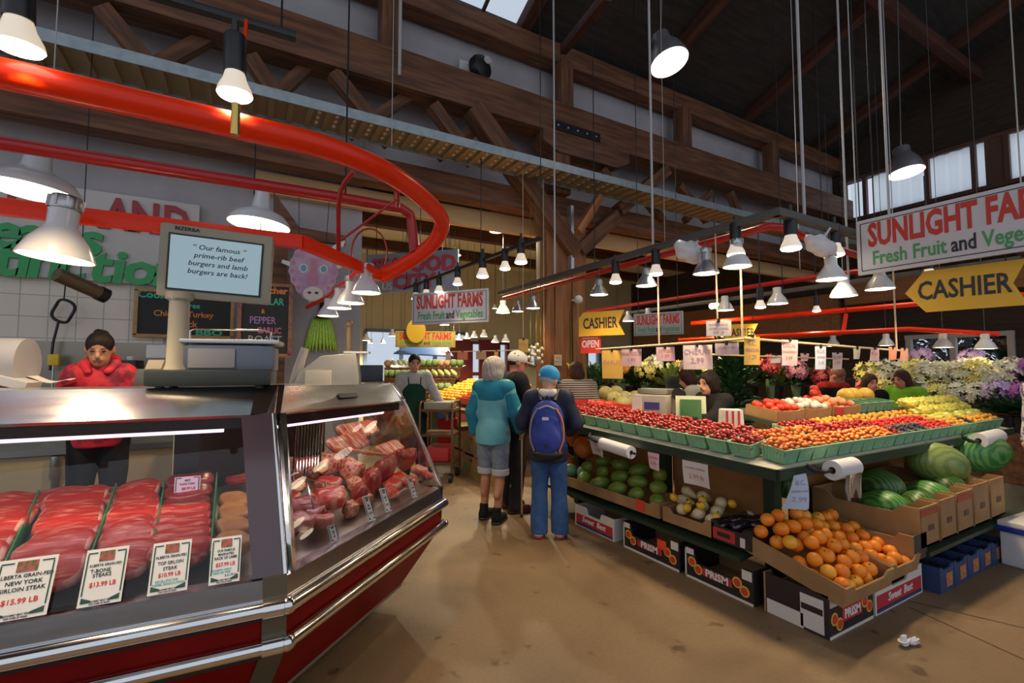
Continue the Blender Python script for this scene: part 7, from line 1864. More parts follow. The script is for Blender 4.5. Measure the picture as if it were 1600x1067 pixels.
# warm lit menu board past the stall wall
q = Pd(470, 490, 7.4)
t = thing('lit_menu', 'warm lit panel beyond the end of the tiled wall', 'panel', tuple(q), RAD(-20)); m = MB(); m.box((0, 0, 0), (.30, .05, .55)); m.build('panel', M('lit panel', (.9, .62, .28), .5, emit=.8, ecol=(1, .62, .25)), t)
m = MB(); m.tube([(0, .04, -.27), (0, .04, -q.z)], .02, 6); m.build('post', DARKMETAL, t)
pk_ = Pd(590, 575, 6.2)
for px, py, dd, w_, h_, mt, lab in [(545, 552, 5.2, .06, .32, M('tan post', (.42, .28, .12), .5), 'tan post beside the tinsel skirt')]:
    q = Pd(px, py, dd); m = MB(); m.tube([(0, 0, -q.z), (0, 0, h_)], w_ / 2, 10); m.ball((0, 0, h_), w_ * .75, 12, 8); o = m.build('tan_post', mt, loc=tuple(q), smooth=60); tag(o, lab, 'post')

# trees outside the low window
for i, (x, y) in enumerate([(13.8, 5.2), (14.2, 3.6), (13.6, 4.3), (14.6, 2.4)]):
    t = thing('garden_tree', 'dark tree outside the low shop window', 'tree', (x, y, 0), group='trees outside the window'); m = MB()
    for k in range(5): leaves(m, (0, 0, .9 + k * .3), 70, .35, .55, random.Random(i * 9 + k), .8)
    m.build('foliage', LEAFD, t); m = MB(); m.tube([(0, 0, -.1), (0, 0, 2.0)], .07, 8); m.build('trunk', BEAM, t)
# ================================================================== PEOPLE
def surfnet(F, org, h):
    s = F < 0
    nx, ny, nz = F.shape
    cnt = np.zeros((nx - 1, ny - 1, nz - 1), np.int8)
    offs = [(i, j, k) for i in (0, 1) for j in (0, 1) for k in (0, 1)]
    for i, j, k in offs: cnt += s[i:nx - 1 + i, j:ny - 1 + j, k:nz - 1 + k]
    act = (cnt > 0) & (cnt < 8)
    ai = np.argwhere(act)
    idx = -np.ones(act.shape, np.int32); idx[act] = np.arange(len(ai))
    acc = np.zeros((len(ai), 3)); num = np.zeros(len(ai))
    for o0 in offs:
        for ax in range(3):
            if o0[ax]: continue
            o1 = list(o0); o1[ax] = 1
            a, b = ai + np.array(o0), ai + np.array(o1)
            v0, v1 = F[a[:, 0], a[:, 1], a[:, 2]], F[b[:, 0], b[:, 1], b[:, 2]]
            c = (v0 < 0) != (v1 < 0)
            t = np.where(c, v0 / np.where(c, v0 - v1, 1), 0)
            p = np.array(o0, float)[None] + np.zeros((len(ai), 3)); p[:, ax] += t
            acc[c] += p[c]; num[c] += 1
    V = (ai + acc / num[:, None]) * h + org
    faces = []
    for ax in range(3):
        sl0 = [slice(1, -1)] * 3; sl1 = [slice(1, -1)] * 3
        sl0[ax] = slice(0, -1); sl1[ax] = slice(1, None)
        A, B = s[tuple(sl0)], s[tuple(sl1)]
        e = np.argwhere(A != B)
        if not len(e): continue
        inside = A[e[:, 0], e[:, 1], e[:, 2]]
        u, v = [(1, 2), (2, 0), (0, 1)][ax]
        base = e.copy(); base[:, u] += 1; base[:, v] += 1
        q = []
        for du, dv in ((-1, -1), (0, -1), (0, 0), (-1, 0)):
            c = base.copy(); c[:, u] += du; c[:, v] += dv
            q.append(idx[c[:, 0], c[:, 1], c[:, 2]])
        q = np.stack(q, 1)
        q[~inside] = q[~inside][:, ::-1]
        faces.append(q)
    return V, np.concatenate(faces)

def cap(a, b, ra, rb=None): return ('c', np.array(a, float), np.array(b, float), ra, ra if rb is None else rb)
def ell(c, r, R=None, sub=False): return ('e', np.array(c, float), np.array(r, float), R, sub)
def sdf_mesh(name, prims, mat, h=.011, k=.03, cuts=(), infl=0.0, mod=None):
    lo, hi = np.full(3, 1e9), np.full(3, -1e9)
    for p in prims:
        if p[0] == 'c':
            r = max(p[3], p[4]) + infl
            lo = np.minimum(lo, np.minimum(p[1], p[2]) - r); hi = np.maximum(hi, np.maximum(p[1], p[2]) + r)
        elif not p[4]:
            r = p[2].max() + infl; lo = np.minimum(lo, p[1] - r); hi = np.maximum(hi, p[1] + r)
    lo -= 3 * h + .01; hi += 3 * h + .01
    n = np.ceil((hi - lo) / h).astype(int) + 1
    ax = [lo[i] + np.arange(n[i]) * h for i in range(3)]
    F = np.full(n, .2, np.float32)
    for p in prims:
        sub = p[0] == 'e' and p[4]
        if p[0] == 'c': r = max(p[3], p[4]) + infl; a, b = np.minimum(p[1], p[2]) - r, np.maximum(p[1], p[2]) + r
        else: r = p[2].max() + infl; a, b = p[1] - r, p[1] + r
        m = k + 2 * h
        i0 = np.clip(((a - m - lo) / h).astype(int), 0, n - 1); i1 = np.clip(np.ceil((b + m - lo) / h).astype(int) + 1, 1, n)
        X, Yv, Zv = np.meshgrid(*[ax[i][i0[i]:i1[i]] for i in range(3)], indexing='ij')
        P = np.stack([X, Yv, Zv], -1)
        if p[0] == 'c':
            ab = p[2] - p[1]; t = np.clip(((P - p[1]) @ ab) / max(ab @ ab, 1e-9), 0, 1)
            d = np.linalg.norm(P - p[1] - t[..., None] * ab, axis=-1) - (p[3] + (p[4] - p[3]) * t) - infl
        else:
            Q = P - p[1]
            if p[3] is not None: Q = Q @ p[3]
            rr = p[2] + (infl if not sub else 0); L = np.linalg.norm(Q / rr, axis=-1); L2 = np.linalg.norm(Q / (rr * rr), axis=-1)
            d = L * (L - 1) / np.maximum(L2, 1e-6)
        S = tuple(slice(i0[i], i1[i]) for i in range(3))
        f = F[S]
        if sub:
            g = np.maximum(k * .5 - np.abs(f + d), 0) / (k * .5); F[S] = np.maximum(f, -d) + g * g * k * .125
        else:
            g = np.maximum(k - np.abs(f - d), 0) / k; F[S] = np.minimum(f, d) - g * g * k * .25
    if cuts or mod:
        X, Yv, Zv = np.meshgrid(*ax, indexing='ij')
        for nrm, dist in cuts: F = np.maximum(F, (X * nrm[0] + Yv * nrm[1] + Zv * nrm[2] - dist).astype(np.float32))
        if mod: F = F + mod(X, Yv, Zv).astype(np.float32)
    F[0], F[-1], F[:, 0], F[:, -1], F[:, :, 0], F[:, :, -1] = (.1,) * 6
    V, Q = surfnet(F, lo, h)
    me = bpy.data.meshes.new(name)
    me.from_pydata(V.tolist(), [], Q.tolist()); me.materials.append(mat)
    me.polygons.foreach_set('use_smooth', [True] * len(me.polygons)); me.update()
    return me
def wrinkle(a=.004, f=28): return lambda X, Y, Z: a * np.sin(f * Z + 3 * np.sin(9 * X + 5 * Y)) * np.sin(14 * X + 6 * Z)

SKIN = M('light skin', (.55, .30, .20), .5, sub=0); SKINW = M('warm skin', (.48, .24, .14), .5); SKINT = M('tanned leg skin', (.42, .19, .10), .5); SKINR = M('ruddy skin', (.50, .20, .13), .5)
LIP = M('lips', (.42, .10, .09), .4); EYEM = M('eyes', (.02, .015, .012), .2); BROW = M('brows', (.04, .025, .02), .7)
HAIRB = M('black hair', (.008, .006, .005), .6, col2=(.018, .012, .010), scale=30, spec=.2); HAIRN = M('brown hair', (.030, .013, .008), .6, spec=.2, col2=(.065, .030, .017), scale=24, stretch=(4, 4, 1)); HAIRG = M('grey hair', (.34, .29, .24), .6, col2=(.50, .45, .39), scale=26, stretch=(4, 4, 1), bump=.3)
def rot3(rx=0, ry=0, rz=0): return np.array(Euler((rx, ry, rz)).to_matrix())

def person(label, loc, rz, h=1.68, skin=SKIN, arms=None, lean=0.0, head=(0, 0, 0), hair=('short', HAIRB), tops=(), bottoms=None, shoes=None, feet=None, vox=.011, hands=True, face=True, bare_legs=False, extra=None, headshift=(0, 0, 0), hat=None, shw=.17, hsc=1.0, hk=1.0):
    s = h / 1.7
    A = dict(LE=(-.22, -.03, 1.13), LW=(-.23, .03, .90), RE=(.22, -.03, 1.13), RW=(.23, .03, .90))
    A.update(arms or {})
    Rl = rot3(-lean, 0, 0); piv = np.array([0, 0, .95])
    def U(p): return (Rl @ (np.array(p, float) - piv) + piv) * s          # upper body point, leaning forward
    def Lw(p): return np.array(p, float) * s
    ft = feet or dict(L=(-.10, 0), R=(.10, 0))
    kn = {k: ((ft[k][0] + (.09 if k == 'R' else -.09)) / 2, ft[k][1] / 2 + .02, .49) for k in ft}
    hip = {'L': (-.085, 0, .90), 'R': (.085, 0, .90)}
    sh = {'L': (-shw, -.01, 1.385), 'R': (shw, -.01, 1.385)}
    el = {'L': A['LE'], 'R': A['RE']}; wr = {'L': A['LW'], 'R': A['RW']}
    torso = [ell(U((0, 0, 1.27)), np.array((.155, .10, .19)) * s, Rl), ell(U((0, .01, 1.08)), np.array((.135, .10, .17)) * s, Rl), ell(Lw((0, 0, .93)), np.array((.155, .115, .13)) * s), cap(U(sh['L']), U(sh['R']), .058 * s)]
    armp = {}
    for k in 'LR': armp[k] = [cap(U(sh[k]), U(el[k]), .052 * s, .040 * s), cap(U(el[k]), U(wr[k]), .040 * s, .029 * s)]
    legp = []
    for k in 'LR':
        an = (ft[k][0], ft[k][1] - .03, .085)
        legp += [cap(Lw(hip[k]), Lw(kn[k]), .085 * s, .054 * s), cap(Lw(kn[k]), Lw(an), .052 * s, .036 * s), cap(Lw((kn[k][0], kn[k][1] - .025, .40)), Lw((ft[k][0], ft[k][1] - .045, .28)), .046 * s, .036 * s)]
    # head
    Rh = Rl @ rot3(*head)
    hc = np.array((headshift[0], .025 + headshift[1], 1.575 + headshift[2]))
    def Hp(p): return U(hc) + Rh @ (np.array(p, float) * s * hsc)
    def He(c, r, sub=False): return ell(Hp(c), np.array(r) * s * hsc, Rh, sub)
    headp = [He((0, -.012, .025), (.076, .094, .098)), He((0, .025, -.05), (.056, .062, .068)), cap(Hp((0, .066, -.088)), Hp((0, .068, -.09)), .020 * s), cap(Hp((0, .086, .012)), Hp((0, .106, -.022)), .007 * s, .014 * s),
             He((.078, -.012, -.005), (.010, .022, .032)), He((-.078, -.012, -.005), (.010, .022, .032)), He((.034, .094, .014), (.018, .014, .012), True), He((-.034, .094, .014), (.018, .014, .012), True), cap(Hp((-.014, .084, -.050)), Hp((.014, .084, -.050)), .010 * s)]
    neck = [cap(U((0, -.015, 1.38)), Hp((0, -.02, -.05)), .056 * s, .050 * s)]
    handp = []
    for k in 'LR':
        w = U(wr[k]); d = w - U(el[k]); d /= np.linalg.norm(d)
        side = np.cross(d, [0, 1, 0.2]); side /= max(np.linalg.norm(side), 1e-6)
        fwd = np.cross(side, d)
        sg = 1 if k == 'R' else -1
        pal = w + d * .055 * s
        handp += [cap(w, pal, .024 * s, .030 * s)]
        if hands:
            for i, (o_, L_) in enumerate(((-.030, .062), (-.010, .075), (.010, .070), (.028, .055))):
                b0 = w + d * .082 * s + fwd * o_ * -s; b1 = b0 + (d * .62 - side * sg * .25) * L_ * s; b2 = b1 + (d * .25 - side * sg * .45) * L_ * .6 * s
                handp += [cap(w + d * .05 * s + fwd * o_ * -.8 * s, b0, .012 * s), cap(b0, b1, .0100 * s, .0092 * s), cap(b1, b2, .0090 * s, .008 * s)]
            t0 = w + d * .03 * s + fwd * .022 * s; t1 = t0 + (d * .5 + fwd * .8) * .035 * s; t2 = t1 + (d * .8 + fwd * .25 - side * sg * .2) * .032 * s
            handp += [cap(t0, t1, .013 * s, .011 * s), cap(t1, t2, .011 * s, .009 * s)]
    footp = []
    for k in 'LR': footp += [cap(Lw((ft[k][0], ft[k][1] - .05, .05)), Lw((ft[k][0] * 1.05, ft[k][1] + .11, .035)), .042 * s, .034 * s), cap(Lw((ft[k][0], ft[k][1] - .03, .09)), Lw((ft[k][0], ft[k][1] - .04, .045)), .04 * s)]
    body = torso + armp['L'] + armp['R'] + legp + footp + neck
    me = sdf_mesh('person', body + [p for p in headp if not (p[0] == 'e' and p[4])] + handp + [p for p in headp if p[0] == 'e' and p[4]], skin, vox, .022, infl=0)
    o = bpy.data.objects.new('person', me); COL.objects.link(o); o.location = loc; o.rotation_euler = (0, 0, rz); tag(o, label, 'person')
    def kid(name, prims, mat, **kw):
        c = bpy.data.objects.new(name, sdf_mesh(name, prims, mat, kw.pop('h', vox), kw.pop('k', .02), **kw)); COL.objects.link(c); c.parent = o; return c
    if face:
        for sx in (-1, 1):
            kid('eye', [He((sx * .034, .079, .012), (.0125, .009, .0075))], EYEM, h=.004, k=.002)
            kid('eyebrow', [cap(Hp((sx * .020, .092, .033)), Hp((sx * .052, .080, .034)), .005 * s, .004 * s)], BROW, h=.004, k=.002)
        kid('mouth', [cap(Hp((-.020, .088, -.052)), Hp((.020, .088, -.052)), .0085 * s)], LIP, h=.004, k=.002)
    # hair
    hs, hm = hair
    if hs:
        fc = He((0, .105, -.045), (.068, .070, .098), True)
        if hs == 'short': kid('hair', [He((0, -.020, .036), (.084, .098, .098)), fc], hm, k=.02)
        if hs == 'bun': kid('hair', [He((0, -.020, .034), (.083, .100, .098)), cap(Hp((-.01, -.09, .09)), Hp((.02, -.10, .10)), .034 * s, .028 * s), fc], hm, k=.02)
        if hs == 'bob': kid('hair', [He((0, -.025, .030), (.100 * hk, .108 * hk, .110)), He((0, -.040, -.050), (.104 * hk, .084 * hk, .088)), He((0, .112, -.045), (.066, .072, .12), True)], hm, k=.03, mod=lambda X, Y, Z: .004 * np.sin(X * 160 + Z * 30) * np.sin(Y * 120))
        if hs == 'long': kid('hair', [He((0, -.020, .034), (.088, .102, .102)), He((.05, -.035, -.09), (.05, .055, .15)), He((-.05, -.035, -.09), (.05, .055, .15)), He((0, -.065, -.10), (.085, .045, .16)), fc], hm, k=.03)
    if hat:
        hk, hmat, bmat = hat
        c = kid('cap', [He((0, -.012, .045), (.094, .112, .092)), He((0, .02, -.09), (.2, .2, .105), True)], hmat, k=.01)
        b = kid('cap_brim', [ell(Hp((0, .125, .015)), np.array((.075, .075, .012)) * s, Rh @ rot3(RAD(-8), 0, 0))], bmat, k=.01, h=.007)
    # clothing
    n_up = Rl @ np.array([0, 0, 1.0])
    for (nm, mat, infl, hem, sleeve, neckz) in tops:
        cuts = [((0, 0, -1), -hem * s)]
        pr = list(torso) + ([cap(Lw((0, 0, .95)), Lw((0, 0, hem)), .12 * s, .13 * s)] if hem < .9 else [])
        if hem < .88: pr += [ell(Lw((0, 0, hem + .06)), np.array((.165, .12, .13)) * s)]
        for k in 'LR':
            if sleeve == 0: pr += [cap(U(sh[k]), U(np.array(sh[k]) * .7 + np.array(el[k]) * .3), .055 * s)]
            else:
                w_ = np.array(el[k]) + (np.array(wr[k]) - np.array(el[k])) * sleeve
                pr += [cap(U(sh[k]), U(el[k]), .056 * s, .046 * s), cap(U(el[k]), U(w_), .046 * s, .036 * s)]
        kid(nm, pr, mat, infl=infl * s, cuts=cuts, k=.03, mod=wrinkle(.003 if vox < .012 else .002))
    if bottoms:
        nm, mat, infl, top, end, flare = bottoms
        pr = [ell(Lw((0, 0, .93)), np.array((.155, .115, .13)) * s)]
        for k in 'LR':
            an = (ft[k][0], ft[k][1] - .03, .04); pr += [cap(Lw(hip[k]), Lw(kn[k]), .088 * s, .062 * s), cap(Lw(kn[k]), Lw(an), .062 * s, flare * s)]
        kid(nm, pr, mat, infl=infl * s, cuts=[((0, 0, 1), top * s), ((0, 0, -1), -end * s)], k=.012, mod=wrinkle(.003, 22))
    if shoes:
        nm, mat, sole = shoes
        for k in 'LR':
            c = kid('shoe', [cap(Lw((ft[k][0], ft[k][1] - .05, .05)), Lw((ft[k][0] * 1.05, ft[k][1] + .12, .036)), .050 * s, .041 * s), cap(Lw((ft[k][0], ft[k][1] - .04, .10)), Lw((ft[k][0], ft[k][1] - .045, .05)), .047 * s)], mat, h=.008, cuts=[((0, 0, -1), -.006)])
            c2 = kid('sole', [cap(Lw((ft[k][0], ft[k][1] - .055, .02)), Lw((ft[k][0] * 1.05, ft[k][1] + .125, .018)), .052 * s, .046 * s)], sole, h=.008, cuts=[((0, 0, 1), .026), ((0, 0, -1), -.001)])
            c2.parent = c
    return o, kid, U, Lw, Hp, s, Rl, Rh

CL = lambda n, c, c2=None, sc=8, r=.85: M(n, c, r, col2=c2, scale=sc, spec=.15)
# woman in the red jacket behind the case
q = Pd(162, 545, 3.4)
REDJ = M('red patterned jacket', (.58, .02, .04), .7, col2=(.20, .01, .035), scale=13, lo=.48, hi=.60)
o, kid, U, Lw, Hp, s, Rl, Rh = person('person in a red patterned hooded jacket looking down behind the meat case', (q.x, q.y, .155), PI - RAD(0) , 1.63, SKINW, dict(LE=(-.26, .02, 1.12), LW=(-.16, .26, 1.05), RE=(.26, .02, 1.12), RW=(.16, .26, 1.05)), RAD(6), (RAD(-13), 0, RAD(4)), ('bun', HAIRB), headshift=(0, .02, -.01), shw=.14,
    tops=[('shirt', CL('red orange top', (.62, .06, .03)), .006, .85, 0, 1.42), ('jacket', REDJ, .012, .85, .95, 1.44)], bottoms=('trousers', CL('dark trousers', (.02, .02, .025)), .012, 1.0, .05, .05), shoes=('shoe', BLACK, BLACK), vox=.009)
kid('hood', [cap(U((-.085, .02, 1.455)), U((-.06, -.08, 1.48)), .036 * s), cap(U((.085, .02, 1.455)), U((.06, -.08, 1.48)), .036 * s), cap(U((-.06, -.08, 1.48)), U((.06, -.08, 1.48)), .040 * s), cap(U((-.085, .02, 1.455)), U((-.055, .085, 1.41)), .032 * s, .026 * s), cap(U((.085, .02, 1.455)), U((.055, .085, 1.41)), .032 * s, .026 * s)], REDJ)
m = MB(); m.box((q.x, q.y, .0755), (1.0, .7, .15)); tag(m.build('duckboard', PLY), 'low board the red jacket wearer stands on behind the case', 'board')

# man with the apron and cart
q = Pd(647, 600, 6.6)
SHG = CL('grey shirt', (.42, .42, .42), (.36, .36, .37), 20); APR = CL('dark green apron', (.012, .045, .030))
o, kid, U, Lw, Hp, s, Rl, Rh = person('person in a grey shirt and dark green apron beside a trolley', (q.x, q.y, 0), PI - RAD(14), 1.71, SKINW, dict(LE=(-.29, .04, 1.14), LW=(-.40, .14, .93), RE=(.24, -.03, 1.12), RW=(.20, .08, .88)), RAD(2), (RAD(-6), RAD(-3), RAD(6)), ('short', HAIRB),
    tops=[('undershirt', CL('white tee', (.70, .66, .60)), .006, .9, 0, 1.44), ('shirt', SHG, .020, .86, .98, 1.425)], bottoms=('trousers', CL('black trousers', (.02, .02, .022)), .012, 1.0, .05, .05), shoes=('shoe', BLACK, BLACK), vox=.009)
kid('apron', [ell(U((0, 0, 1.20)), np.array((.15, .125, .20)) * s, Rl), ell(U((0, .01, 1.05)), np.array((.15, .125, .17)) * s), cap(Lw((0, .0, .95)), Lw((0, .02, .45)), .155 * s, .17 * s)], APR, infl=.014, cuts=[((0, -1, 0), -.035), ((0, 0, 1), 1.30 * s), ((0, 0, -1), -.42 * s)])
for sx in (-1, 1): m = MB(); m.tube([tuple(U((sx * .075, .125, 1.27))), tuple(U((sx * .085, .085, 1.38))), tuple(U((sx * .07, .0, 1.45)))], .009, 6); m.build('apron_strap', APR, o, smooth=60)
# two tier trolley
q = Pd(688, 680, 6.55)
tt = thing('shop_trolley', 'brown metal trolley with baskets beside the apron wearer', 'trolley', (q.x, q.y, 0), RAD(-35))
BRM = M('brown tube metal', (.14, .07, .03), .4, .4)
for sx in (-.22, .22):
    m = MB(); m.tube([(sx, -.25, .12), (sx, -.25, 1.02), (sx, -.20, 1.06), (sx, .20, 1.06), (sx, .25, 1.02), (sx, .25, .12)], .016, 8); m.build('frame', BRM, tt, smooth=60)
for z in (.25, .62, .95): m = MB(); m.box((0, 0, z), (.46, .52, .03)); m.build('shelf', BRM, tt)
m = MB(); m.box((0, 0, 1.0), (.36, .42, .12)); m.build('wire_basket', M('grey basket', (.30, .27, .20), .6), tt, bevel=.01)
for sx in (-.2, .2):
    for sy in (-.22, .22): m = MB(); m.lathe([(.0, -.02), (.06, -.02), (.06, .02), (0, .02)], 14, Matrix.Translation((sx, sy, .06)) @ Matrix.Rotation(PI / 2, 4, 'Y')); m.build('wheel', BLACK, tt)
m = MB(); m.box((0, 0, .36), (.30, .36, .18)); o = m.build('parcel', CARDR, bevel=.008); o.location = (q.x, q.y, 0); o.rotation_euler = (0, 0, RAD(-35)); tag(o, 'red brown parcel on the trolley\'s low shelf', 'parcel')

# woman in the teal jacket
q = Pz(770, 812, 0)
TEAL = CL('light teal jacket', (.13, .40, .47), (.16, .44, .50), 5, .6); TEALD = CL('deep teal yoke', (.02, .19, .29), (.025, .22, .32), 5, .6)
DENIML = CL('faded denim', (.15, .19, .26), (.20, .24, .31), 24)
arm_t = dict(LE=(-.24, -.01, 1.12), LW=(-.235, .06, .91), RE=(.25, .03, 1.13), RW=(.25, .16, .95))
o, kid, U, Lw, Hp, s, Rl, Rh = person('person with grey hair in a teal jacket and denim shorts holding a walking stick', (q.x, q.y, 0), RAD(-52), 1.62, SKINT, arm_t, RAD(3), (RAD(-4), 0, RAD(-14)), ('bob', HAIRG),
    tops=[('jacket', TEAL, .030, .80, .94, 1.47)], bottoms=('shorts', DENIML, .020, 1.0, .50, .075), shoes=('shoe', CL('black shoes', (.012, .012, .012)), BLACK), feet=dict(L=(-.10, .03), R=(.09, -.06)), vox=.008, shw=.145, hsc=1.06, hk=1.15)
yk = [p for p in [cap(U((-.145, -.01, 1.38)), U((.145, -.01, 1.38)), .056 * s), ell(U((0, 0, 1.33)), np.array((.152, .100, .13)) * s, Rl)]]
kid('jacket_yoke', yk, TEALD, infl=.044, cuts=[((0, 0, -1), -1.25 * s), ((0, 0, 1), 1.46 * s)], h=.009)
kid('sleeve', [cap(U((-.145, -.01, 1.38)), U(arm_t['LE']), .054 * s, .047 * s), cap(U(arm_t['LE']), U((-.235, .055, .93)), .049 * s, .04 * s)], TEALD, infl=.032, h=.009)
kid('sleeve', [cap(U((.145, -.01, 1.38)), U(arm_t['RE']), .054 * s, .047 * s), cap(U(arm_t['RE']), U((.25, .15, .965)), .049 * s, .04 * s)], TEALD, infl=.032, h=.009)
kid('collar', [cap(U((-.05, .03, 1.45)), U((-.04, -.06, 1.47)), .030 * s), cap(U((.05, .03, 1.45)), U((.04, -.06, 1.47)), .030 * s), cap(U((-.04, -.06, 1.47)), U((.04, -.06, 1.47)), .030 * s)], TEAL, h=.009)
for k, fx, fy in (('L', -.10, .03), ('R', .09, -.06)):
    kx = (fx + (.09 if k == 'R' else -.09)) / 2; kid('shorts_cuff', [cap(Lw((kx, fy / 2 + .02, .56)), Lw((kx * 1.02, fy / 2 + .02, .50)), .068 * s)], CL('pale cuff', (.42, .42, .45)), infl=.024, cuts=[((0, 0, 1), .545 * s), ((0, 0, -1), -.475 * s)], h=.008)
    kid('sock', [cap(Lw((fx, fy - .035, .16)), Lw((fx, fy - .035, .08)), .040 * s)], CL('black socks', (.015, .015, .015)), infl=.006, h=.008, cuts=[((0, 0, 1), .165 * s)])
Mo = Matrix.Translation(o.location) @ Matrix.Rotation(o.rotation_euler.z, 4, 'Z')
hand = Mo @ Vector(tuple(U((.25, .20, .885))))
t = thing('walking_stick', 'thin pale walking stick held by the teal jacket wearer', 'stick', (hand.x, hand.y, 0))
m = MB(); m.tube([(0, 0, .01), (0, 0, .93)], .009, 8); m.build('shaft', M('pale stick', (.42, .30, .18), .5), t); m = MB(); m.tube([(-.01, -.05, .925), (0, 0, .94), (.01, .05, .925)], .013, 8); m.build('handle', BLACK, t, smooth=60); m = MB(); m.lathe([(.013, 0), (.013, .03), (.009, .035)], 10, None, True, True); m.build('rubber_tip', BLACK, t)

# person with the white cap beyond
q = Pd(803, 600, 5.15)
BLK = CL('black jacket', (.016, .016, .018))
WCAP = M('white spotted cap', (.05, .05, .06), .7, col2=(.66, .60, .54), scale=16, kind='voronoi', lo=.14, hi=.20)
person('person in a white spotted cap and black jacket standing past the teal jacket', (q.x, q.y, 0), RAD(-100), 1.70, SKINR, dict(RE=(.20, .08, 1.15), RW=(.10, .24, 1.05)), RAD(2), (RAD(-8), 0, RAD(-6)), ('short', HAIRN), tops=[('jacket', BLK, .030, .80, .96, 1.45)], bottoms=('trousers', CL('dark trousers', (.02, .02, .025)), .015, 1.0, .04, .055), shoes=('shoe', CL('maroon boots', (.12, .02, .02)), BLACK), vox=.011, hat=('cap', WCAP, M('cap brim', (.55, .48, .42), .7)))

# person with the blue backpack
q = Pz(858, 838, 0)
NAVY = CL('navy raincoat', (.020, .026, .050), (.028, .034, .062), 6, .55); JEAN = CL('blue jeans', (.035, .085, .22), (.05, .11, .27), 20)
BCAP = M('blue cap', (.01, .28, .58), .7)
o, kid, U, Lw, Hp, s, Rl, Rh = person('person in a bright blue cap and navy coat seen from behind wearing a backpack', (q.x, q.y, 0), RAD(-38), 1.52, SKIN, dict(LE=(-.27, .03, 1.14), LW=(-.20, .24, 1.05), RE=(.27, .03, 1.14), RW=(.20, .24, 1.05)), RAD(4), (RAD(-10), RAD(6), RAD(-22)), ('short', HAIRG),
    tops=[('coat', NAVY, .034, .76, .96, 1.45)], bottoms=('jeans', JEAN, .020, 1.0, .045, .070), shoes=('shoe', CL('white trainers', (.60, .58, .55)), M('red sole', (.35, .05, .05), .6)), feet=dict(L=(-.10, 0), R=(.11, .02)), vox=.008, hat=('cap', BCAP, BCAP), hsc=1.14, shw=.165)
kid('white_hood', [cap(U((-.09, -.02, 1.45)), U((-.05, -.10, 1.44)), .036 * s), cap(U((.09, -.02, 1.45)), U((.05, -.10, 1.44)), .036 * s), cap(U((-.05, -.10, 1.44)), U((.05, -.10, 1.44)), .040 * s), cap(U((-.06, .06, 1.46)), U((.06, .06, 1.46)), .03 * s)], CL('white hood', (.66, .64, .60)), h=.009)
Rc = (0, -.105, .085)
kid('cap_badge', [ell(Hp((-.045, -.112, .020)), np.array((.014, .006, .014)) * s, Rh)], CL('badge grey', (.6, .6, .62)), h=.005, k=.002)
bpk = thing('backpack', 'blue backpack with grey and orange trim on the navy coat', 'backpack', tuple(o.location), o.rotation_euler.z)
def bk(name, prims, mat, parent=bpk, **kw):
    c = bpy.data.objects.new(name, sdf_mesh(name, prims, mat, kw.pop('h', .009), kw.pop('k', .05), **kw)); COL.objects.link(c); c.parent = parent; return c
BPB = CL('blue pack cloth', (.035, .055, .28), (.05, .075, .34), 12, .6); BPG = CL('grey pack trim', (.30, .26, .30)); BPO = CL('orange piping', (.60, .22, .10))
bk('main_compartment', [ell(U((0, -.22, 1.19)), np.array((.158, .085, .18)) * s), ell(U((0, -.22, .99)), np.array((.178, .10, .18)) * s)], BPB)
bk('front_pocket', [ell(U((0, -.29, .99)), np.array((.135, .055, .14)) * s), ell(U((0, -.28, 1.16)), np.array((.115, .045, .075)) * s)], BPB, mod=wrinkle(.004, 40))
bk('bottom_panel', [ell(U((0, -.215, .85)), np.array((.165, .09, .07)) * s)], BLACK)
for sx in (-1, 1):
    pth = [tuple(U(p)) for p in [(sx * .12, -.275, .88), (sx * .16, -.275, 1.01), (sx * .15, -.28, 1.17), (sx * .09, -.285, 1.29)]]
    m = MB(); m.tube(smooth_path([Vector(p) for p in pth], 4), .009, 6); m.build('piping', BPO if sx > 0 else BPG, bpk, smooth=60)
    pth = [tuple(U(p)) for p in [(sx * .07, -.17, 1.36), (sx * .10, -.06, 1.47), (sx * .125, .06, 1.44), (sx * .13, .13, 1.30), (sx * .17, .02, 1.08), (sx * .14, -.12, .98)]]
    m = MB(); m.tube(smooth_path([Vector(p) for p in pth], 4), .018, 6); m.build('shoulder_strap', BLACK, bpk, smooth=60)
m = MB(); m.tube(smooth_path([Vector(tuple(U(p))) for p in [(-.08, -.29, 1.28), (0, -.295, 1.31), (.08, -.29, 1.28)]], 4), .010, 6); m.build('top_piping', BPG, bpk, smooth=60)
m = MB(); m.tube([tuple(U((-.03, -.24, 1.37))), tuple(U((0, -.25, 1.41))), tuple(U((.03, -.24, 1.37)))], .008, 6); m.build('carry_loop', BLACK, bpk, smooth=60)
m = MB(); c0 = U((-.01, -.326, 1.19)); m.box(tuple(c0), (.055, .006, .026)); m.build('stitched_emblem', M('pack emblem', (.62, .62, .66), .5), bpk)
m = MB(); c0 = U((0, -.348, .93)); m.box(tuple(c0), (.02, .008, .035)); m.build('strap_patch', BLACK, bpk)

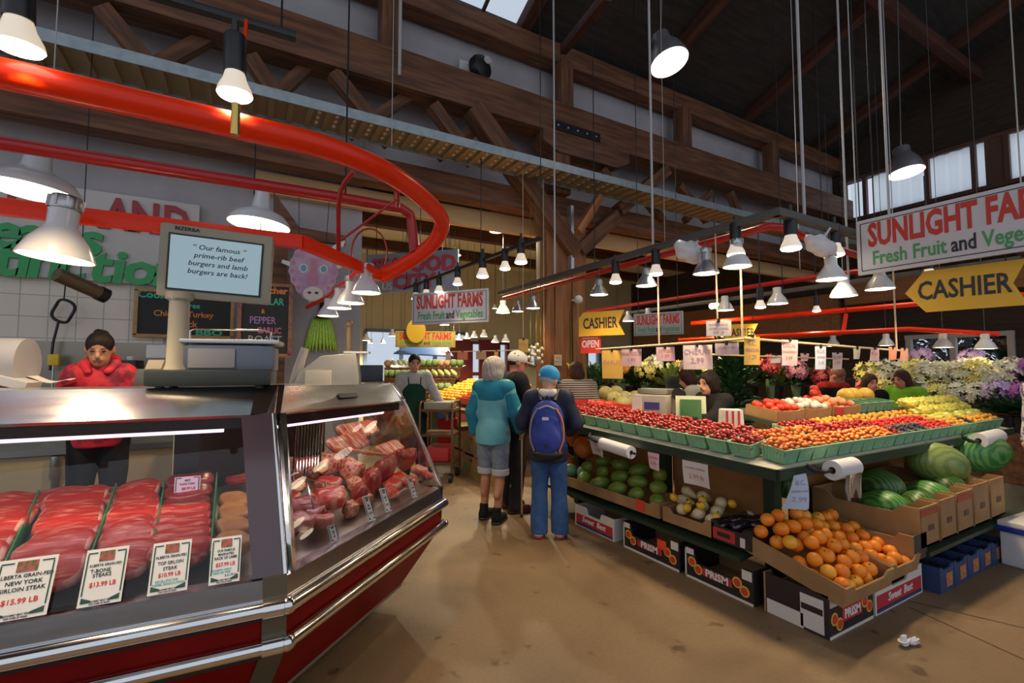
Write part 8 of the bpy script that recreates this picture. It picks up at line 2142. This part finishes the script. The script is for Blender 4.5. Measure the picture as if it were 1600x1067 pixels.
# people beyond the cherry table
q = Pd(905, 590, 5.75)
STRIPE = bpy.data.materials.new('striped knit'); STRIPE.use_nodes = True
_nt = STRIPE.node_tree; _b = _nt.nodes['Principled BSDF']; _tc = _nt.nodes.new('ShaderNodeTexCoord'); _w = _nt.nodes.new('ShaderNodeTexWave'); _w.bands_direction = 'Z'; _w.inputs['Scale'].default_value = 12
_cr = _nt.nodes.new('ShaderNodeValToRGB'); _cr.color_ramp.interpolation = 'CONSTANT'; _cr.color_ramp.elements[0].color = (.03, .025, .025, 1); _cr.color_ramp.elements[1].position = .5; _cr.color_ramp.elements[1].color = (.42, .36, .30, 1)
_nt.links.new(_tc.outputs['Object'], _w.inputs['Vector']); _nt.links.new(_w.outputs['Fac'], _cr.inputs[0]); _nt.links.new(_cr.outputs[0], _b.inputs['Base Color']); _b.inputs['Roughness'].default_value = .8
person('person with dark hair in a striped knit top turned away beyond the cherry table', (q.x, q.y, 0), RAD(-20), 1.60, SKIN, None, RAD(10), (RAD(-10), 0, 0), ('bob', HAIRN), tops=[('striped_top', STRIPE, .026, .82, .95, 1.42)], bottoms=('trousers', CL('dark trousers', (.02, .02, .025)), .012, 1.0, .05, .05), shoes=('shoe', BLACK, BLACK), vox=.014, hands=False, face=False)
q = Pd(1124, 600, 4.5)
o, kid, U, Lw, Hp, s, Rl, Rh = person('cashier in a black top with a black bob reaching over the cherries', (q.x, q.y, 0), RAD(78), 1.50, SKINW, dict(LE=(-.20, .20, 1.26), LW=(-.10, .40, 1.27), RE=(.20, .20, 1.26), RW=(.10, .40, 1.28)), RAD(12), (RAD(4), 0, RAD(8)), ('bob', HAIRB), tops=[('black_top', BLK, .020, .85, 1.0, 1.45)], bottoms=('trousers', CL('dark trousers', (.02, .02, .025)), .012, 1.0, .05, .05), shoes=('shoe', BLACK, BLACK), vox=.009)
q = Pd(1100, 600, 5.6)
person('person in a light grey jacket with brown hair turned away behind the cashier', (q.x, q.y, 0), RAD(30), 1.54, SKIN, dict(LE=(-.24, .12, 1.16), LW=(-.18, .34, 1.08)), RAD(18), (RAD(-8), 0, 0), ('bob', HAIRN), tops=[('grey_jacket', CL('light grey jacket', (.42, .42, .36)), .028, .80, .96, 1.44)], bottoms=('trousers', CL('dark trousers', (.02, .02, .025)), .012, 1.0, .05, .05), shoes=('shoe', BLACK, BLACK), vox=.014, hands=False, face=False)
q = Pd(1068, 600, 6.3)
person('balding person in a dark jacket reading behind the green melon slices', (q.x, q.y, 0), RAD(150), 1.64, SKINR, dict(LE=(-.24, .10, 1.14), LW=(-.10, .28, 1.10), RE=(.24, .10, 1.14), RW=(.08, .28, 1.10)), RAD(8), (RAD(-14), 0, RAD(-20)), ('short', HAIRG), tops=[('shirt', CL('pale shirt', (.5, .48, .5)), .008, .85, 0, 1.44), ('dark_jacket', CL('charcoal jacket', (.035, .037, .035)), .028, .80, .96, 1.40)], bottoms=('trousers', CL('dark trousers', (.02, .02, .025)), .012, 1.0, .05, .05), shoes=('shoe', BLACK, BLACK), vox=.012)
q = Pd(1355, 600, 5.75)
person('smiling person with long brown hair and black scarf behind the peaches', (q.x, q.y, 0), RAD(148), 1.45, SKINR, None, RAD(4), (0, 0, 0), ('long', HAIRN), tops=[('white_jacket', CL('pale jacket', (.55, .53, .52)), .026, .80, .96, 1.40), ('black_scarf', CL('black scarf', (.01, .01, .01)), .030, 1.26, 0, 1.47)], bottoms=('trousers', CL('dark trousers', (.02, .02, .025)), .012, 1.0, .05, .05), shoes=('shoe', BLACK, BLACK), vox=.011, hands=False)
q = Pd(1418, 600, 5.75)
o, kid, U, Lw, Hp, s, Rl, Rh = person('person in a lime green jacket with long brown hair in profile by the flowers', (q.x, q.y, 0), RAD(75), 1.50, SKINR, None, RAD(8), (RAD(-4), 0, 0), ('long', HAIRN), tops=[('green_jacket', CL('lime jacket', (.16, .42, .03)), .030, .80, .96, 1.40)], bottoms=('trousers', CL('dark trousers', (.02, .02, .025)), .012, 1.0, .05, .05), shoes=('shoe', BLACK, BLACK), vox=.012, hands=False)
kid('grey_hood', [cap(U((-.07, -.04, 1.43)), U((.07, -.04, 1.43)), .045 * s), cap(U((-.07, -.1, 1.38)), U((.07, -.1, 1.38)), .045 * s)], CL('grey hood lining', (.26, .26, .30)), h=.012)
q = Pd(1292, 600, 6.3)
person('person in black with red collar half hidden behind the tomato mound', (q.x, q.y, 0), RAD(165), 1.55, SKINR, None, RAD(14), (RAD(-25), 0, RAD(20)), ('short', M('auburn hair', (.20, .07, .03), .5)), tops=[('black_coat', BLK, .028, .80, .96, 1.40), ('red_collar', CL('red collar', (.35, .02, .02)), .034, 1.38, 0, 1.46)], bottoms=('trousers', CL('dark trousers', (.02, .02, .025)), .012, 1.0, .05, .05), shoes=('shoe', BLACK, BLACK), vox=.014, hands=False)
q = Pd(1652, 640, 4.2)
person('person in a white and violet patterned sleeve cut off by the right edge', (q.x, q.y, 0), RAD(60), 1.62, SKIN, dict(LE=(-.28, .02, 1.10), LW=(-.26, .12, .86)), RAD(4), (0, 0, 0), ('bob', HAIRG), tops=[('patterned_blouse', M('violet print', (.62, .60, .62), .7, col2=(.16, .12, .30), scale=26, lo=.48, hi=.56), .03, .76, .96, 1.43)], bottoms=('trousers', CL('dark trousers', (.02, .02, .025)), .012, 1.0, .05, .05), shoes=('shoe', BLACK, BLACK), vox=.012)
